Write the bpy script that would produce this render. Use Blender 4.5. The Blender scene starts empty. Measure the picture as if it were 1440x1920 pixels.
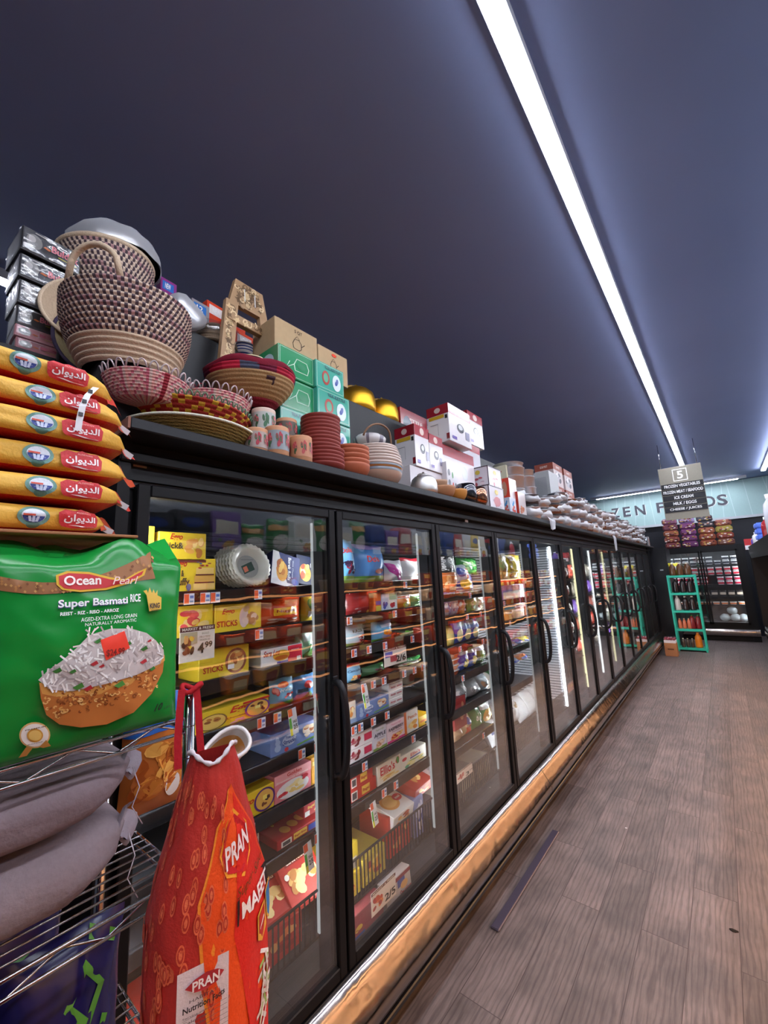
import bpy, math, random
import numpy as np
from mathutils import Vector, Matrix, Euler, noise
PI = math.pi
S = bpy.context.scene
C = S.collection

# ------------------------------------------------------------ camera
H = 1.68
FPX = 764.95
YAW, PIT, ROL = -0.68141, 0.16604, -0.04874
cy_, sy_ = math.cos(YAW), math.sin(YAW); cp_, sp_ = math.cos(PIT), math.sin(PIT); cr_, sr_ = math.cos(ROL), math.sin(ROL)
FW = Vector((sy_*cp_, cy_*cp_, sp_)); _r0 = Vector((cy_, -sy_, 0)); _u0 = _r0.cross(FW)
RT = cr_*_r0 + sr_*_u0; UP = -sr_*_r0 + cr_*_u0
EYE = Vector((0, 0, H))
cam = bpy.data.cameras.new('camera'); cam.sensor_fit = 'HORIZONTAL'; cam.sensor_width = 36; cam.lens = FPX/1440*36
cam.clip_start = 0.02; cam.clip_end = 100
camo = bpy.data.objects.new('camera', cam); C.objects.link(camo)
camo.matrix_world = Matrix(((RT.x, UP.x, -FW.x, 0), (RT.y, UP.y, -FW.y, 0), (RT.z, UP.z, -FW.z, H), (0, 0, 0, 1)))
S.camera = camo

# ------------------------------------------------------------ world, exposure
S.view_settings.view_transform = 'Standard'; S.view_settings.look = 'None'
S.view_settings.gamma = 1; S.view_settings.use_curve_mapping = False
S.view_settings.exposure = 1.05
S.cycles.use_denoising = True
S.cycles.max_bounces = 7; S.cycles.diffuse_bounces = 3; S.cycles.glossy_bounces = 4
S.cycles.use_adaptive_sampling = True; S.cycles.adaptive_threshold = .025
S.cycles.transparent_max_bounces = 16; S.cycles.transmission_bounces = 4
S.cycles.sample_clamp_indirect = 6
W = bpy.data.worlds.new('world'); S.world = W; W.use_nodes = True
W.node_tree.nodes['Background'].inputs[0].default_value = (0.3, 0.32, 0.38, 1)
W.node_tree.nodes['Background'].inputs[1].default_value = 0.02

STRIP_E = 22.0      # ceiling strips
COOL_E = 32.0        # freezer interior led bars
WARM_E = 7.0       # warm led bars of the open case
STRIP_C = (0.86, 0.90, 1.0)
COOL_C = (0.93, 0.97, 1.0)
WARM_C = (1.0, 0.56, 0.28)

# ------------------------------------------------------------ pixel -> place helpers
def ray(u, v): return FW + (u-720)/FPX*RT - (v-960)/FPX*UP
def onx(u, v, x): d = ray(u, v); return EYE + d*(x/d.x)
def ony(u, v, y): d = ray(u, v); return EYE + d*(y/d.y)
def onz(u, v, z): d = ray(u, v); return EYE + d*((z-H)/d.z)

# ------------------------------------------------------------ materials
def lin(c):
    c = c.lstrip('#'); o = []
    for i in (0, 2, 4):
        x = int(c[i:i+2], 16)/255
        o.append(x/12.92 if x <= 0.04045 else ((x+0.055)/1.055)**2.4)
    return (*o, 1)
_M = {}
KIND = {  # rough, spec, metal, bump strength, bump scale, colour variation
 'paper': (.5, .4, 0, .05, 60, .06), 'matte': (.8, .3, 0, .08, 40, .08), 'gloss': (.18, .5, 0, 0, 10, .03),
 'film': (.24, .5, 0, .35, 14, .06), 'steel': (.16, .5, 1, .03, 30, .05), 'rough': (.9, .2, 0, .5, 90, .16),
 'fabric': (.85, .2, 0, .4, 120, .12), 'clay': (.6, .4, 0, .15, 40, .12), 'paint': (.42, .28, 0, .05, 50, .06),
 'straw': (.75, .3, 0, .6, 160, .22), 'plain': (.55, .4, 0, 0, 10, .0), 'satin': (.38, .5, 1, .02, 30, .05), 'chrome': (.12, .5, 1, 0, 10, .0),
 'woven': (.5, .4, 0, .25, 220, .06)}
def mat(col, kind='paper'):
    key = (col, kind)
    if key in _M: return _M[key]
    m = bpy.data.materials.new('%s_%s' % (kind, col.lstrip('#'))); m.use_nodes = True
    nt = m.node_tree; b = nt.nodes['Principled BSDF']
    ro, sp, me, bs, bsc, var = KIND[kind]
    c = lin(col)
    b.inputs['Roughness'].default_value = ro; b.inputs['Metallic'].default_value = me
    b.inputs['Specular IOR Level'].default_value = sp
    tc = nt.nodes.new('ShaderNodeTexCoord'); n = nt.nodes.new('ShaderNodeTexNoise')
    n.inputs['Scale'].default_value = bsc; n.inputs['Detail'].default_value = 3
    nt.links.new(tc.outputs['Object'], n.inputs['Vector'])
    mx = nt.nodes.new('ShaderNodeMix'); mx.data_type = 'RGBA'
    mx.inputs[6].default_value = (*[x*(1-var) for x in c[:3]], 1); mx.inputs[7].default_value = (*[min(1, x*(1+var)) for x in c[:3]], 1)
    nt.links.new(n.outputs['Fac'], mx.inputs[0]); nt.links.new(mx.outputs[2], b.inputs['Base Color'])
    if bs:
        bu = nt.nodes.new('ShaderNodeBump'); bu.inputs['Strength'].default_value = bs; bu.inputs['Distance'].default_value = .004
        nt.links.new(n.outputs['Fac'], bu.inputs['Height']); nt.links.new(bu.outputs[0], b.inputs['Normal'])
    _M[key] = m; return m
def emat(name, col, e):
    if name in _M: return _M[name]
    m = bpy.data.materials.new(name); m.use_nodes = True; nt = m.node_tree; nt.nodes.clear()
    o = nt.nodes.new('ShaderNodeOutputMaterial'); em = nt.nodes.new('ShaderNodeEmission')
    em.inputs[0].default_value = (*col, 1); em.inputs[1].default_value = e
    nt.links.new(em.outputs[0], o.inputs[0]); _M[name] = m; return m
def clear(name, tint=(.9, .92, .92), fac=None, rough=0.0, bump=0, scale=12, dist=.02):
    """thin clear sheet: see-through plus surface reflection"""
    if name in _M: return _M[name]
    m = bpy.data.materials.new(name); m.use_nodes = True; nt = m.node_tree; nt.nodes.clear()
    o = nt.nodes.new('ShaderNodeOutputMaterial'); t = nt.nodes.new('ShaderNodeBsdfTransparent'); g = nt.nodes.new('ShaderNodeBsdfGlossy')
    t.inputs[0].default_value = (*tint, 1); g.inputs['Roughness'].default_value = rough; g.inputs[0].default_value = (1, 1, 1, 1)
    mx = nt.nodes.new('ShaderNodeMixShader')
    if fac is None:
        fr = nt.nodes.new('ShaderNodeFresnel'); ge = nt.nodes.new('ShaderNodeNewGeometry'); ma = nt.nodes.new('ShaderNodeMath'); ma.operation = 'MULTIPLY_ADD'
        ma.inputs[1].default_value = 1/1.5-1.5; ma.inputs[2].default_value = 1.5; nt.links.new(ge.outputs['Backfacing'], ma.inputs[0])
        nt.links.new(ma.outputs[0], fr.inputs[0]); m9 = nt.nodes.new('ShaderNodeMath'); m9.operation = 'MULTIPLY'; m9.use_clamp = True; m9.inputs[1].default_value = 1.7
        nt.links.new(fr.outputs[0], m9.inputs[0]); nt.links.new(m9.outputs[0], mx.inputs[0])   # several panes in one door
    else: mx.inputs[0].default_value = fac
    if bump:
        tc = nt.nodes.new('ShaderNodeTexCoord'); n = nt.nodes.new('ShaderNodeTexNoise'); n.inputs['Scale'].default_value = scale
        n.inputs['Detail'].default_value = 2; nt.links.new(tc.outputs['Object'], n.inputs['Vector'])
        bu = nt.nodes.new('ShaderNodeBump'); bu.inputs['Strength'].default_value = bump; bu.inputs['Distance'].default_value = dist
        nt.links.new(n.outputs['Fac'], bu.inputs['Height']); nt.links.new(bu.outputs[0], g.inputs['Normal'])
    nt.links.new(t.outputs[0], mx.inputs[1]); nt.links.new(g.outputs[0], mx.inputs[2]); nt.links.new(mx.outputs[0], o.inputs[0])
    _M[name] = m; return m
def node_mat(name):
    m = bpy.data.materials.new(name); m.use_nodes = True; _M[name] = m
    return m, m.node_tree, m.node_tree.nodes['Principled BSDF']
GLASS = clear('door_glass', (.95, .965, .965), None, .012, .25, 4, .004)
WRAP = clear('clear_wrap', (.9, .9, .92), .13, .2, .7, 16)
WRAPM = clear('milky_wrap', (.85, .86, .88), .2, .32, .5, 8)
_nt = WRAPM.node_tree; _o = [n for n in _nt.nodes if n.type == 'OUTPUT_MATERIAL'][0]; _mx = [n for n in _nt.nodes if n.type == 'MIX_SHADER'][0]
_df = _nt.nodes.new('ShaderNodeBsdfDiffuse'); _df.inputs[0].default_value = (.75, .76, .8, 1); _m2 = _nt.nodes.new('ShaderNodeMixShader'); _m2.inputs[0].default_value = .38
_nt.links.new(_mx.outputs[0], _m2.inputs[1]); _nt.links.new(_df.outputs[0], _m2.inputs[2]); _nt.links.new(_m2.outputs[0], _o.inputs[0])

# ------------------------------------------------------------ text outlines
_T = {}
def glyphs(s, bold=0, shear=0):
    k = (s, bold, shear)
    if k in _T: return _T[k]
    c = bpy.data.curves.new('t', 'FONT'); c.body = s; c.offset = bold; c.shear = shear; c.resolution_u = 3
    o = bpy.data.objects.new('t', c); C.objects.link(o)
    dg = bpy.context.evaluated_depsgraph_get(); me = bpy.data.meshes.new_from_object(o.evaluated_get(dg))
    v = [(p.co.x, p.co.y) for p in me.vertices]; f = [tuple(p.vertices) for p in me.polygons]
    bpy.data.objects.remove(o); bpy.data.curves.remove(c); bpy.data.meshes.remove(me)
    if v:
        xs = [p[0] for p in v]; ys = [p[1] for p in v]; x0, x1, y0, y1 = min(xs), max(xs), min(ys), max(ys)
        v = [((x-x0)/max(1e-6, x1-x0), (y-y0)/max(1e-6, y1-y0)) for x, y in v]
    _T[k] = (v, f); return _T[k]

# ------------------------------------------------------------ mesh builder
class MB:
    def __init__(s): s.v = []; s.f = []; s.mi = []; s.sm = []; s.mats = []
    def slot(s, m):
        if isinstance(m, str): m = mat(m)
        elif isinstance(m, tuple): m = mat(*m)
        if m not in s.mats: s.mats.append(m)
        return s.mats.index(m)
    def add(s, vs, fs, m, smooth=False, T=None, fm=None):
        n = len(s.v); k = s.slot(m)
        s.v += [tuple(T @ Vector(p)) for p in vs] if T is not None else [tuple(p) for p in vs]
        for i, f in enumerate(fs):
            s.f.append(tuple(n+j for j in f)); s.mi.append(s.slot(fm(i)) if fm else k); s.sm.append(smooth)
        return s
    def box(s, x0, x1, y0, y1, z0, z1, m, ch=0, T=None):
        if ch <= 0:
            vs = [(x, y, z) for z in (z0, z1) for y in (y0, y1) for x in (x0, x1)]
            return s.add(vs, [(0, 2, 3, 1), (4, 5, 7, 6), (0, 1, 5, 4), (2, 6, 7, 3), (0, 4, 6, 2), (1, 3, 7, 5)], m, T=T)
        cx, cy, cz = (x0+x1)/2, (y0+y1)/2, (z0+z1)/2; h = ((x1-x0)/2, (y1-y0)/2, (z1-z0)/2); ch = min(ch, *[a*.9 for a in h])
        vs = []; ix = {}
        for sx in (-1, 1):
            for sy in (-1, 1):
                for sz in (-1, 1):
                    for a in range(3):
                        p = [sx*(h[0]-(a != 0)*ch), sy*(h[1]-(a != 1)*ch), sz*(h[2]-(a != 2)*ch)]
                        ix[(sx, sy, sz, a)] = len(vs); vs.append((cx+p[0], cy+p[1], cz+p[2]))
        fs = []
        def q(l):
            c = sum((Vector(vs[i]) for i in l), Vector())/len(l)-Vector((cx, cy, cz))
            n = (Vector(vs[l[1]])-Vector(vs[l[0]])).cross(Vector(vs[l[2]])-Vector(vs[l[1]]))
            fs.append(tuple(l) if n.dot(c) > 0 else tuple(reversed(l)))
        for a in range(3):
            o = [k for k in range(3) if k != a]
            for sa in (-1, 1):
                l = []
                for p, r in ((-1, -1), (1, -1), (1, 1), (-1, 1)):
                    sg = [0, 0, 0]; sg[a] = sa; sg[o[0]] = p; sg[o[1]] = r; l.append(ix[(*sg, a)])
                q(l)
            for p in (-1, 1):
                for r in (-1, 1):
                    l = []
                    for sa, ax in ((-1, o[0]), (1, o[0]), (1, o[1]), (-1, o[1])):
                        sg = [0, 0, 0]; sg[a] = sa; sg[o[0]] = p; sg[o[1]] = r; l.append(ix[(*sg, ax)])
                    q(l)
        for sx in (-1, 1):
            for sy in (-1, 1):
                for sz in (-1, 1): q([ix[(sx, sy, sz, a)] for a in range(3)])
        return s.add(vs, fs, m, T=T)
    def lathe(s, prof, m, n=32, T=None, fm=None, sx=1, sy=1, smooth=True, wob=None):
        vs = []; fs = []; L = len(prof); mi = []
        for j, (r, z) in enumerate(prof):
            for i in range(n):
                a = 2*PI*i/n; rr = r; zz = z
                if wob: rr, zz = wob(r, z, a)
                vs.append((rr*sx*math.cos(a), rr*sy*math.sin(a), zz))
        for j in range(L-1):
            for i in range(n):
                k = (i+1) % n; fs.append((j*n+i, j*n+k, (j+1)*n+k, (j+1)*n+i)); mi.append((i, j))
        f2 = (lambda q: fm(*mi[q])) if fm else None
        return s.add(vs, fs, m, smooth, T, f2)
    def tube(s, pts, r, m, n=8, closed=False, T=None, flat=1.0, smooth=True):
        pts = [Vector(p) for p in pts]; L = len(pts); vs = []; fs = []; prev = None
        for i, p in enumerate(pts):
            a = pts[(i-1) % L] if (closed or i > 0) else p; b = pts[(i+1) % L] if (closed or i < L-1) else p
            t = (b-a).normalized() if (b-a).length > 1e-9 else Vector((0, 0, 1))
            if prev is None:
                ref = Vector((0, 0, 1)) if abs(t.z) < .9 else Vector((1, 0, 0)); nn = t.cross(ref).normalized()
            else: nn = (prev-t*prev.dot(t)).normalized()
            prev = nn; bb = t.cross(nn); rr = r[i] if isinstance(r, (list, tuple)) else r
            for k in range(n):
                an = 2*PI*k/n; vs.append(p+nn*rr*math.cos(an)+bb*rr*flat*math.sin(an))
        for i in range(L if closed else L-1):
            j = (i+1) % L
            for k in range(n): l = (k+1) % n; fs.append((i*n+k, i*n+l, j*n+l, j*n+k))
        if not closed: fs.append(tuple(reversed(range(n)))); fs.append(tuple((L-1)*n+k for k in range(n)))
        return s.add(vs, fs, m, smooth, T)
    def surf(s, fn, nu, nv, m, T=None, smooth=True, fm=None, flip=False):
        vs = [fn(i/nu, j/nv) for j in range(nv+1) for i in range(nu+1)]; fs = []; mi = []
        for j in range(nv):
            for i in range(nu):
                a = j*(nu+1)+i; q = (a, a+1, a+nu+2, a+nu+1); fs.append(tuple(reversed(q)) if flip else q); mi.append((i, j))
        return s.add(vs, fs, m, smooth, T, (lambda q: fm(*mi[q])) if fm else None)
    def ball(s, c, r, m, n=12, T=None, sq=(1, 1, 1), bump=0, seed=0):
        vs = []; fs = []; k = max(5, n//2)
        for j in range(k+1):
            for i in range(n):
                th = PI*j/k; ph = 2*PI*i/n; d = Vector((math.sin(th)*math.cos(ph), math.sin(th)*math.sin(ph), math.cos(th)))
                q = r*(1+(bump*noise.noise(d*2.3+Vector((seed, seed*.7, 0))) if bump else 0))
                vs.append((c[0]+d.x*q*sq[0], c[1]+d.y*q*sq[1], c[2]+d.z*q*sq[2]))
        for j in range(k):
            for i in range(n): l = (i+1) % n; fs.append((j*n+i, (j+1)*n+i, (j+1)*n+l, j*n+l))
        return s.add(vs, fs, m, True, T)
    # printing on a face: mp(s, t, offset) -> local point, items in 0..1 face coordinates
    def art(s, mp, items, T=None, off=.0006, kind='paper', curved=False):
        o = off; many = len(items) > 60
        for it in items:
            inc = .0003
            if many and it[0] == 'p':
                xs_ = [q[0] for q in it[1]]; inc = .00001 if max(xs_)-min(xs_) < .09 and len(it[1]) < 6 else .0004
            elif many and it[0] in 'le': inc = .000006
            o += inc; k = it[0]; col = None
            if k == 'r':
                _, x0, y0, x1, y1, col = it[:6]; nx = ny = 6 if curved else 1
                if curved: nx = max(2, int(abs(x1-x0)*24)); ny = max(2, int(abs(y1-y0)*24))
                s.surf(lambda a, b: mp(x0+(x1-x0)*a, y0+(y1-y0)*b, o), nx, ny, mat(col, kind), T, curved)
            elif k == 'e':
                _, cx, cy, rx, ry, col = it[:6]; n = 22; rings = 4 if curved else 1
                vs = [mp(cx, cy, o)]; fs = []
                for j in range(1, rings+1):
                    for i in range(n): vs.append(mp(cx+rx*j/rings*math.cos(2*PI*i/n), cy+ry*j/rings*math.sin(2*PI*i/n), o))
                for i in range(n): fs.append((0, 1+i, 1+(i+1) % n))
                for j in range(rings-1):
                    for i in range(n): l = (i+1) % n; fs.append((1+j*n+i, 1+(j+1)*n+i, 1+(j+1)*n+l, 1+j*n+l))
                s.add(vs, fs, mat(col, kind), curved, T)
            elif k == 'p':
                _, pts, col = it[:3]
                if curved:
                    from mathutils.geometry import delaunay_2d_cdt
                    xs = [q[0] for q in pts]; ys = [q[1] for q in pts]; st = .045; P2 = [Vector(q) for q in pts]; nb = len(P2)
                    def inside(a, b):
                        c = False; j = nb-1
                        for i in range(nb):
                            xi, yi = pts[i]; xj, yj = pts[j]
                            if (yi > b) != (yj > b) and a < (xj-xi)*(b-yi)/(yj-yi)+xi: c = not c
                            j = i
                        return c
                    a = min(xs)+st/2
                    while a < max(xs):
                        b = min(ys)+st/2
                        while b < max(ys):
                            if inside(a, b): P2.append(Vector((a, b)))
                            b += st
                        a += st
                    r_ = delaunay_2d_cdt(P2, [(i, (i+1) % nb) for i in range(nb)], [], 1, 1e-5)
                    r2 = [f for f in r_[2]]
                    s.add([mp(q[0], q[1], o) for q in r_[0]], [tuple(f) for f in r2], mat(col, kind), True, T)
                    continue
                s.add([mp(a, b, o) for a, b in pts], [tuple(range(len(pts)))], mat(col, kind), False, T)
            elif k == 't':
                _, tx, x0, y0, x1, y1, col = it[:7]; fl = it[7] if len(it) > 7 else ''; rot = it[8] if len(it) > 8 else 0
                v, f = glyphs(tx, .025 if 'b' in fl else 0, .35 if 'i' in fl else 0)
                if not v: continue
                pts = []
                for a, b in v:
                    if 'v' in fl: a, b = 1-b, a
                    if 'w' in fl: a, b = b, 1-a
                    x = x0+(x1-x0)*a; y = y0+(y1-y0)*b+rot*(a-.5)
                    pts.append(mp(x, y, o+.0005))
                s.add(pts, f, mat(col, kind), False, T)
            elif k == 'b':
                _, x0, y0, x1, y1, cols, n = it[:7]; rs = it[7] if len(it) > 7 else .2; rg = random.Random(int(x0*977+y1*353+n))
                for q in range(n):
                    w = (x1-x0); h = (y1-y0); rx = w*rs*rg.uniform(.6, 1.1); ry = h*rs*rg.uniform(.6, 1.1)
                    cx = rg.uniform(x0+rx, max(x0+rx, x1-rx)); cy = rg.uniform(y0+ry, max(y0+ry, y1-ry)); an = rg.uniform(0, PI)
                    pts = []
                    for i in range(10):
                        a = 2*PI*i/10; px = math.cos(a); py = math.sin(a)*.7
                        pts.append(mp(cx+rx*(px*math.cos(an)-py*math.sin(an)), cy+ry*(px*math.sin(an)+py*math.cos(an)), o))
                    o += .00002
                    s.add(pts, [tuple(range(10))], mat(cols[q % len(cols)], kind), False, T)
            elif k == 'l':
                _, pts, wd, col = it[:4]; P = [Vector((a, b)) for a, b in pts]; vs = []; fs = []
                for i, p in enumerate(P):
                    d = (P[min(i+1, len(P)-1)]-P[max(i-1, 0)]); d = d.normalized() if d.length > 0 else Vector((1, 0)); nn = Vector((-d.y, d.x))*wd/2
                    vs += [mp(p.x+nn.x, p.y+nn.y, o), mp(p.x-nn.x, p.y-nn.y, o)]
                for i in range(len(P)-1): fs.append((2*i, 2*i+1, 2*i+3, 2*i+2))
                s.add(vs, fs, mat(col, kind), False, T)
        return s
    def obj(s, name, parent=None, loc=(0, 0, 0), rot=(0, 0, 0), label=None, cat=None, group=None, kind=None):
        me = bpy.data.meshes.new(name); me.from_pydata(s.v, [], s.f)
        for m in s.mats: me.materials.append(m)
        me.polygons.foreach_set('material_index', s.mi); me.polygons.foreach_set('use_smooth', s.sm); me.update()
        o = bpy.data.objects.new(name, me); C.objects.link(o); o.location = loc; o.rotation_euler = rot
        if parent: o.parent = parent
        return tag(o, label, cat, group, kind)
def tag(o, label=None, cat=None, group=None, kind=None):
    if label: o['label'] = label
    if cat: o['category'] = cat
    if group: o['group'] = group
    if kind: o['kind'] = kind
    return o
def empty(name, loc, label=None, cat=None, group=None, rot=(0, 0, 0)):
    o = bpy.data.objects.new(name, None); C.objects.link(o); o.location = loc; o.rotation_euler = rot; o.empty_display_size = .05
    return tag(o, label, cat, group)
def dup(o, parent=None):
    c = o.copy(); C.objects.link(c)
    if parent: c.parent = parent
    for ch in list(o.children): dup(ch, c)
    return c
def TR(x=0, y=0, z=0, rx=0, ry=0, rz=0, s=1):
    return Matrix.Translation((x, y, z)) @ Euler((rx, ry, rz)).to_matrix().to_4x4() @ Matrix.Scale(s, 4)
ORD = ['first', 'second', 'third', 'fourth', 'fifth', 'sixth', 'seventh', 'eighth', 'ninth', 'tenth', 'eleventh', 'twelfth', 'thirteenth', 'fourteenth']
# ------------------------------------------------------------ lights of the place: ceiling strips
ZC = 3.68
def strip(x0, x1, y0, y1, label, z=3.615, th=.006):
    t = empty('ceiling_strip_light', ((x0+x1)/2, (y0+y1)/2, z), label, 'strip light')
    cx, cy = (x0+x1)/2, (y0+y1)/2; a, b = (x1-x0)/2, (y1-y0)/2
    MB().box(-a, a, -b, b, 0, th, emat('strip_light_diffuser', STRIP_C, STRIP_E)).obj('diffuser', t)
    m = MB().box(-a*1.1, a*1.1, -b, b, th, ZC-z, ('#c9ccd2', 'paint')).obj('housing', t)
strip(-.372, -.302, -1.5, 11.6, 'long white led strip running down the ceiling above the aisle')
strip(-3.23, -3.15, -1.5, 11.0, 'white led strip at the left edge, running on behind the baskets', th=.003)
strip(.93, 1.0, -1.5, 11.85, 'white led strip at the right edge above the far shelf goods', th=.02)
strip(-2.45, .56, 12.42, 12.5, 'white led strip crossing in front of the pale green banner')
strip(2.4, 2.47, -1.5, 11.0, 'white led strip over the next aisle on the right', th=.02)

# ------------------------------------------------------------ floor
m, nt, b = node_mat('plank_floor')
N = nt.nodes.new; L = nt.links.new
tc = N('ShaderNodeTexCoord'); mp = N('ShaderNodeMapping'); mp.inputs['Rotation'].default_value = (0, 0, PI/2)
L(tc.outputs['Object'], mp.inputs[0])
br = N('ShaderNodeTexBrick'); br.inputs['Scale'].default_value = 1.0; br.inputs['Brick Width'].default_value = 1.22; br.inputs['Row Height'].default_value = .18
br.inputs['Mortar Size'].default_value = .0016; br.offset = .37; br.inputs['Color1'].default_value = (0, 0, 0, 1); br.inputs['Color2'].default_value = (1, 1, 1, 1); br.inputs['Mortar'].default_value = (.5, .5, .5, 1)
br.inputs['Bias'].default_value = 0
L(mp.outputs[0], br.inputs[0])
# plank-wise shifted grain
sc = N('ShaderNodeVectorMath'); sc.operation = 'SCALE'; sc.inputs['Scale'].default_value = 7; L(br.outputs['Color'], sc.inputs[0])
ad = N('ShaderNodeVectorMath'); L(mp.outputs[0], ad.inputs[0]); L(sc.outputs[0], ad.inputs[1])
m2 = N('ShaderNodeMapping'); m2.inputs['Scale'].default_value = (1.0, 5.5, 1); L(ad.outputs[0], m2.inputs[0])
wv = N('ShaderNodeTexWave'); wv.wave_type = 'RINGS'; wv.inputs['Scale'].default_value = 2.6; wv.inputs['Distortion'].default_value = 9; wv.inputs['Detail'].default_value = 5; wv.inputs['Detail Scale'].default_value = 1.2
L(m2.outputs[0], wv.inputs[0])
m3 = N('ShaderNodeMapping'); m3.inputs['Scale'].default_value = (3, 60, 1); L(ad.outputs[0], m3.inputs[0])
n1 = N('ShaderNodeTexNoise'); n1.inputs['Scale'].default_value = 2; n1.inputs['Detail'].default_value = 6; n1.inputs['Roughness'].default_value = .65; L(m3.outputs[0], n1.inputs[0])
n2 = N('ShaderNodeTexNoise'); n2.inputs['Scale'].default_value = 5; n2.inputs['Detail'].default_value = 5; L(ad.outputs[0], n2.inputs[0])
def mixc(f, a, b_, fac=None, blend='MIX'):
    x = N('ShaderNodeMix'); x.data_type = 'RGBA'; x.blend_type = blend
    if fac is not None: x.inputs[0].default_value = fac
    else: L(f, x.inputs[0])
    for i, q in ((6, a), (7, b_)):
        if isinstance(q, tuple): x.inputs[i].default_value = q
        else: L(q, x.inputs[i])
    return x.outputs[2]
def ramp(src, *st):
    r = N('ShaderNodeValToRGB'); e = r.color_ramp.elements
    while len(e) < len(st): e.new(.5)
    for i, (p, c) in enumerate(st): e[i].position = p; e[i].color = (*c, 1) if isinstance(c, tuple) else (c, c, c, 1)
    L(src, r.inputs[0]); return r.outputs[0]
base = mixc(br.outputs['Color'], lin('#756967'), lin('#857775'))
g1 = ramp(wv.outputs[0], (.0, .42), (.4, .95), (1, 1.05)); g2 = ramp(n1.outputs[0], (.3, .45), (.6, 1.0)); g3 = ramp(n2.outputs[0], (.3, .5), (.7, 1.15))
c1 = mixc(None, base, g1, .5, 'MULTIPLY'); c1 = mixc(None, c1, g2, .6, 'MULTIPLY'); c1 = mixc(None, c1, g3, .8, 'MULTIPLY')
c1 = mixc(br.outputs['Fac'], c1, lin('#453a39'))
L(c1, b.inputs['Base Color']); L(ramp(n2.outputs[0], (.3, .42), (.7, .55)), b.inputs['Roughness']); b.inputs['Specular IOR Level'].default_value = .35
bu = N('ShaderNodeBump'); bu.inputs['Strength'].default_value = .15; bu.inputs['Distance'].default_value = .002; L(g2, bu.inputs['Height']); L(bu.outputs[0], b.inputs['Normal'])
FLOOR = m
MB().box(-6, 4, -3, 13, -.1, 0, FLOOR).obj('floor', label='grey brown wood plank floor', kind='structure')
# ceiling: dark blue grey paint, slightly uneven colour
m, nt, b = node_mat('dark_ceiling_paint'); N = nt.nodes.new; L = nt.links.new
tc = N('ShaderNodeTexCoord'); n = N('ShaderNodeTexNoise'); n.inputs['Scale'].default_value = .8; n.inputs['Detail'].default_value = 4; L(tc.outputs['Object'], n.inputs[0])
L(mixc(n.outputs[0], lin('#7e8cb6'), lin('#8c9ac6')), b.inputs['Base Color']); b.inputs['Roughness'].default_value = .55
MB().box(-6, 4, -3, 13, ZC, ZC+.1, m).obj('ceiling', label='dark blue grey painted ceiling', kind='structure')
WALLM = mat('#6f7480', 'paint')
MB().box(-6.1, -6, -3, 13, 0, ZC, WALLM).obj('wall_left', kind='structure', label='grey wall far beyond the freezer ledge')
MB().box(4, 4.1, -3, 13, 0, ZC, WALLM).obj('wall_right', kind='structure', label='grey wall on the far right of the shop')
MB().box(-6, 4, -3.1, -3, 0, ZC, WALLM).obj('wall_back', kind='structure', label='grey wall behind the camera')
MB().box(-6, 4, 13, 13.1, 0, ZC, ('#23242a', 'paint')).obj('wall_end', kind='structure', label='dark end wall under the banner')

# ------------------------------------------------------------ banner with raised letters
t = empty('wall_banner', (-1, 12.99, 2.8), 'pale green wall banner reading FROZEN FOODS in grey letters', 'banner')
mb = MB().box(-3.6, 2.6, -.03, 0, 0, .87, ('#a3c0c0', 'paint'))
rg = random.Random(4)
fm_ = lambda s_, t_, o: (-3.6+6.2*s_, -.03-o, .87*t_)
its = []
for i in range(26):
    x = i/26+rg.uniform(0, .02); d = rg.choice((-1, 1))*rg.uniform(.008, .02)
    its.append(('l', [(x, 0), (x+d, 1)], .0016, '#c3d8d8'))
mb.art(fm_, its); mb.obj('banner_panel', t)
MB().box(-3.6, 2.6, -.06, 0, -.06, 0, ('#b9bcc2', 'paint')).obj('bottom_rail', t)
x0 = -3.02
mb = MB(); mb2 = MB()
for ch, xx, w in (('F', -3.28, .19), ('R', -2.98, .2), ('O', -2.68, .26), ('Z', -2.22, .2), ('E', -1.93, .18), ('N', -1.64, .24), ('F', -1.14, .18), ('O', -.86, .27), ('O', -.5, .27), ('O', -.2+.0, .0), ('D', -.14, .23), ('S', .12, .2)):
    if w == 0: continue
    lift = .30+0*xx
    f2 = lambda s_, t_, o: (xx+1+w*s_, -.04-o, lift+.27*t_)
    mb2.art(lambda s_, t_, o: (xx+1.012+w*s_, -.034-o, lift-.012+.27*t_), [('t', ch, 0, 0, 1, 1, '#e8eef0', 'b')])
    mb.art(f2, [('t', ch, 0, 0, 1, 1, '#4a4a54', 'b')]); mb.obj('letter', t)
    mb = MB()
mb2.obj('letter_edge', t)

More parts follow.
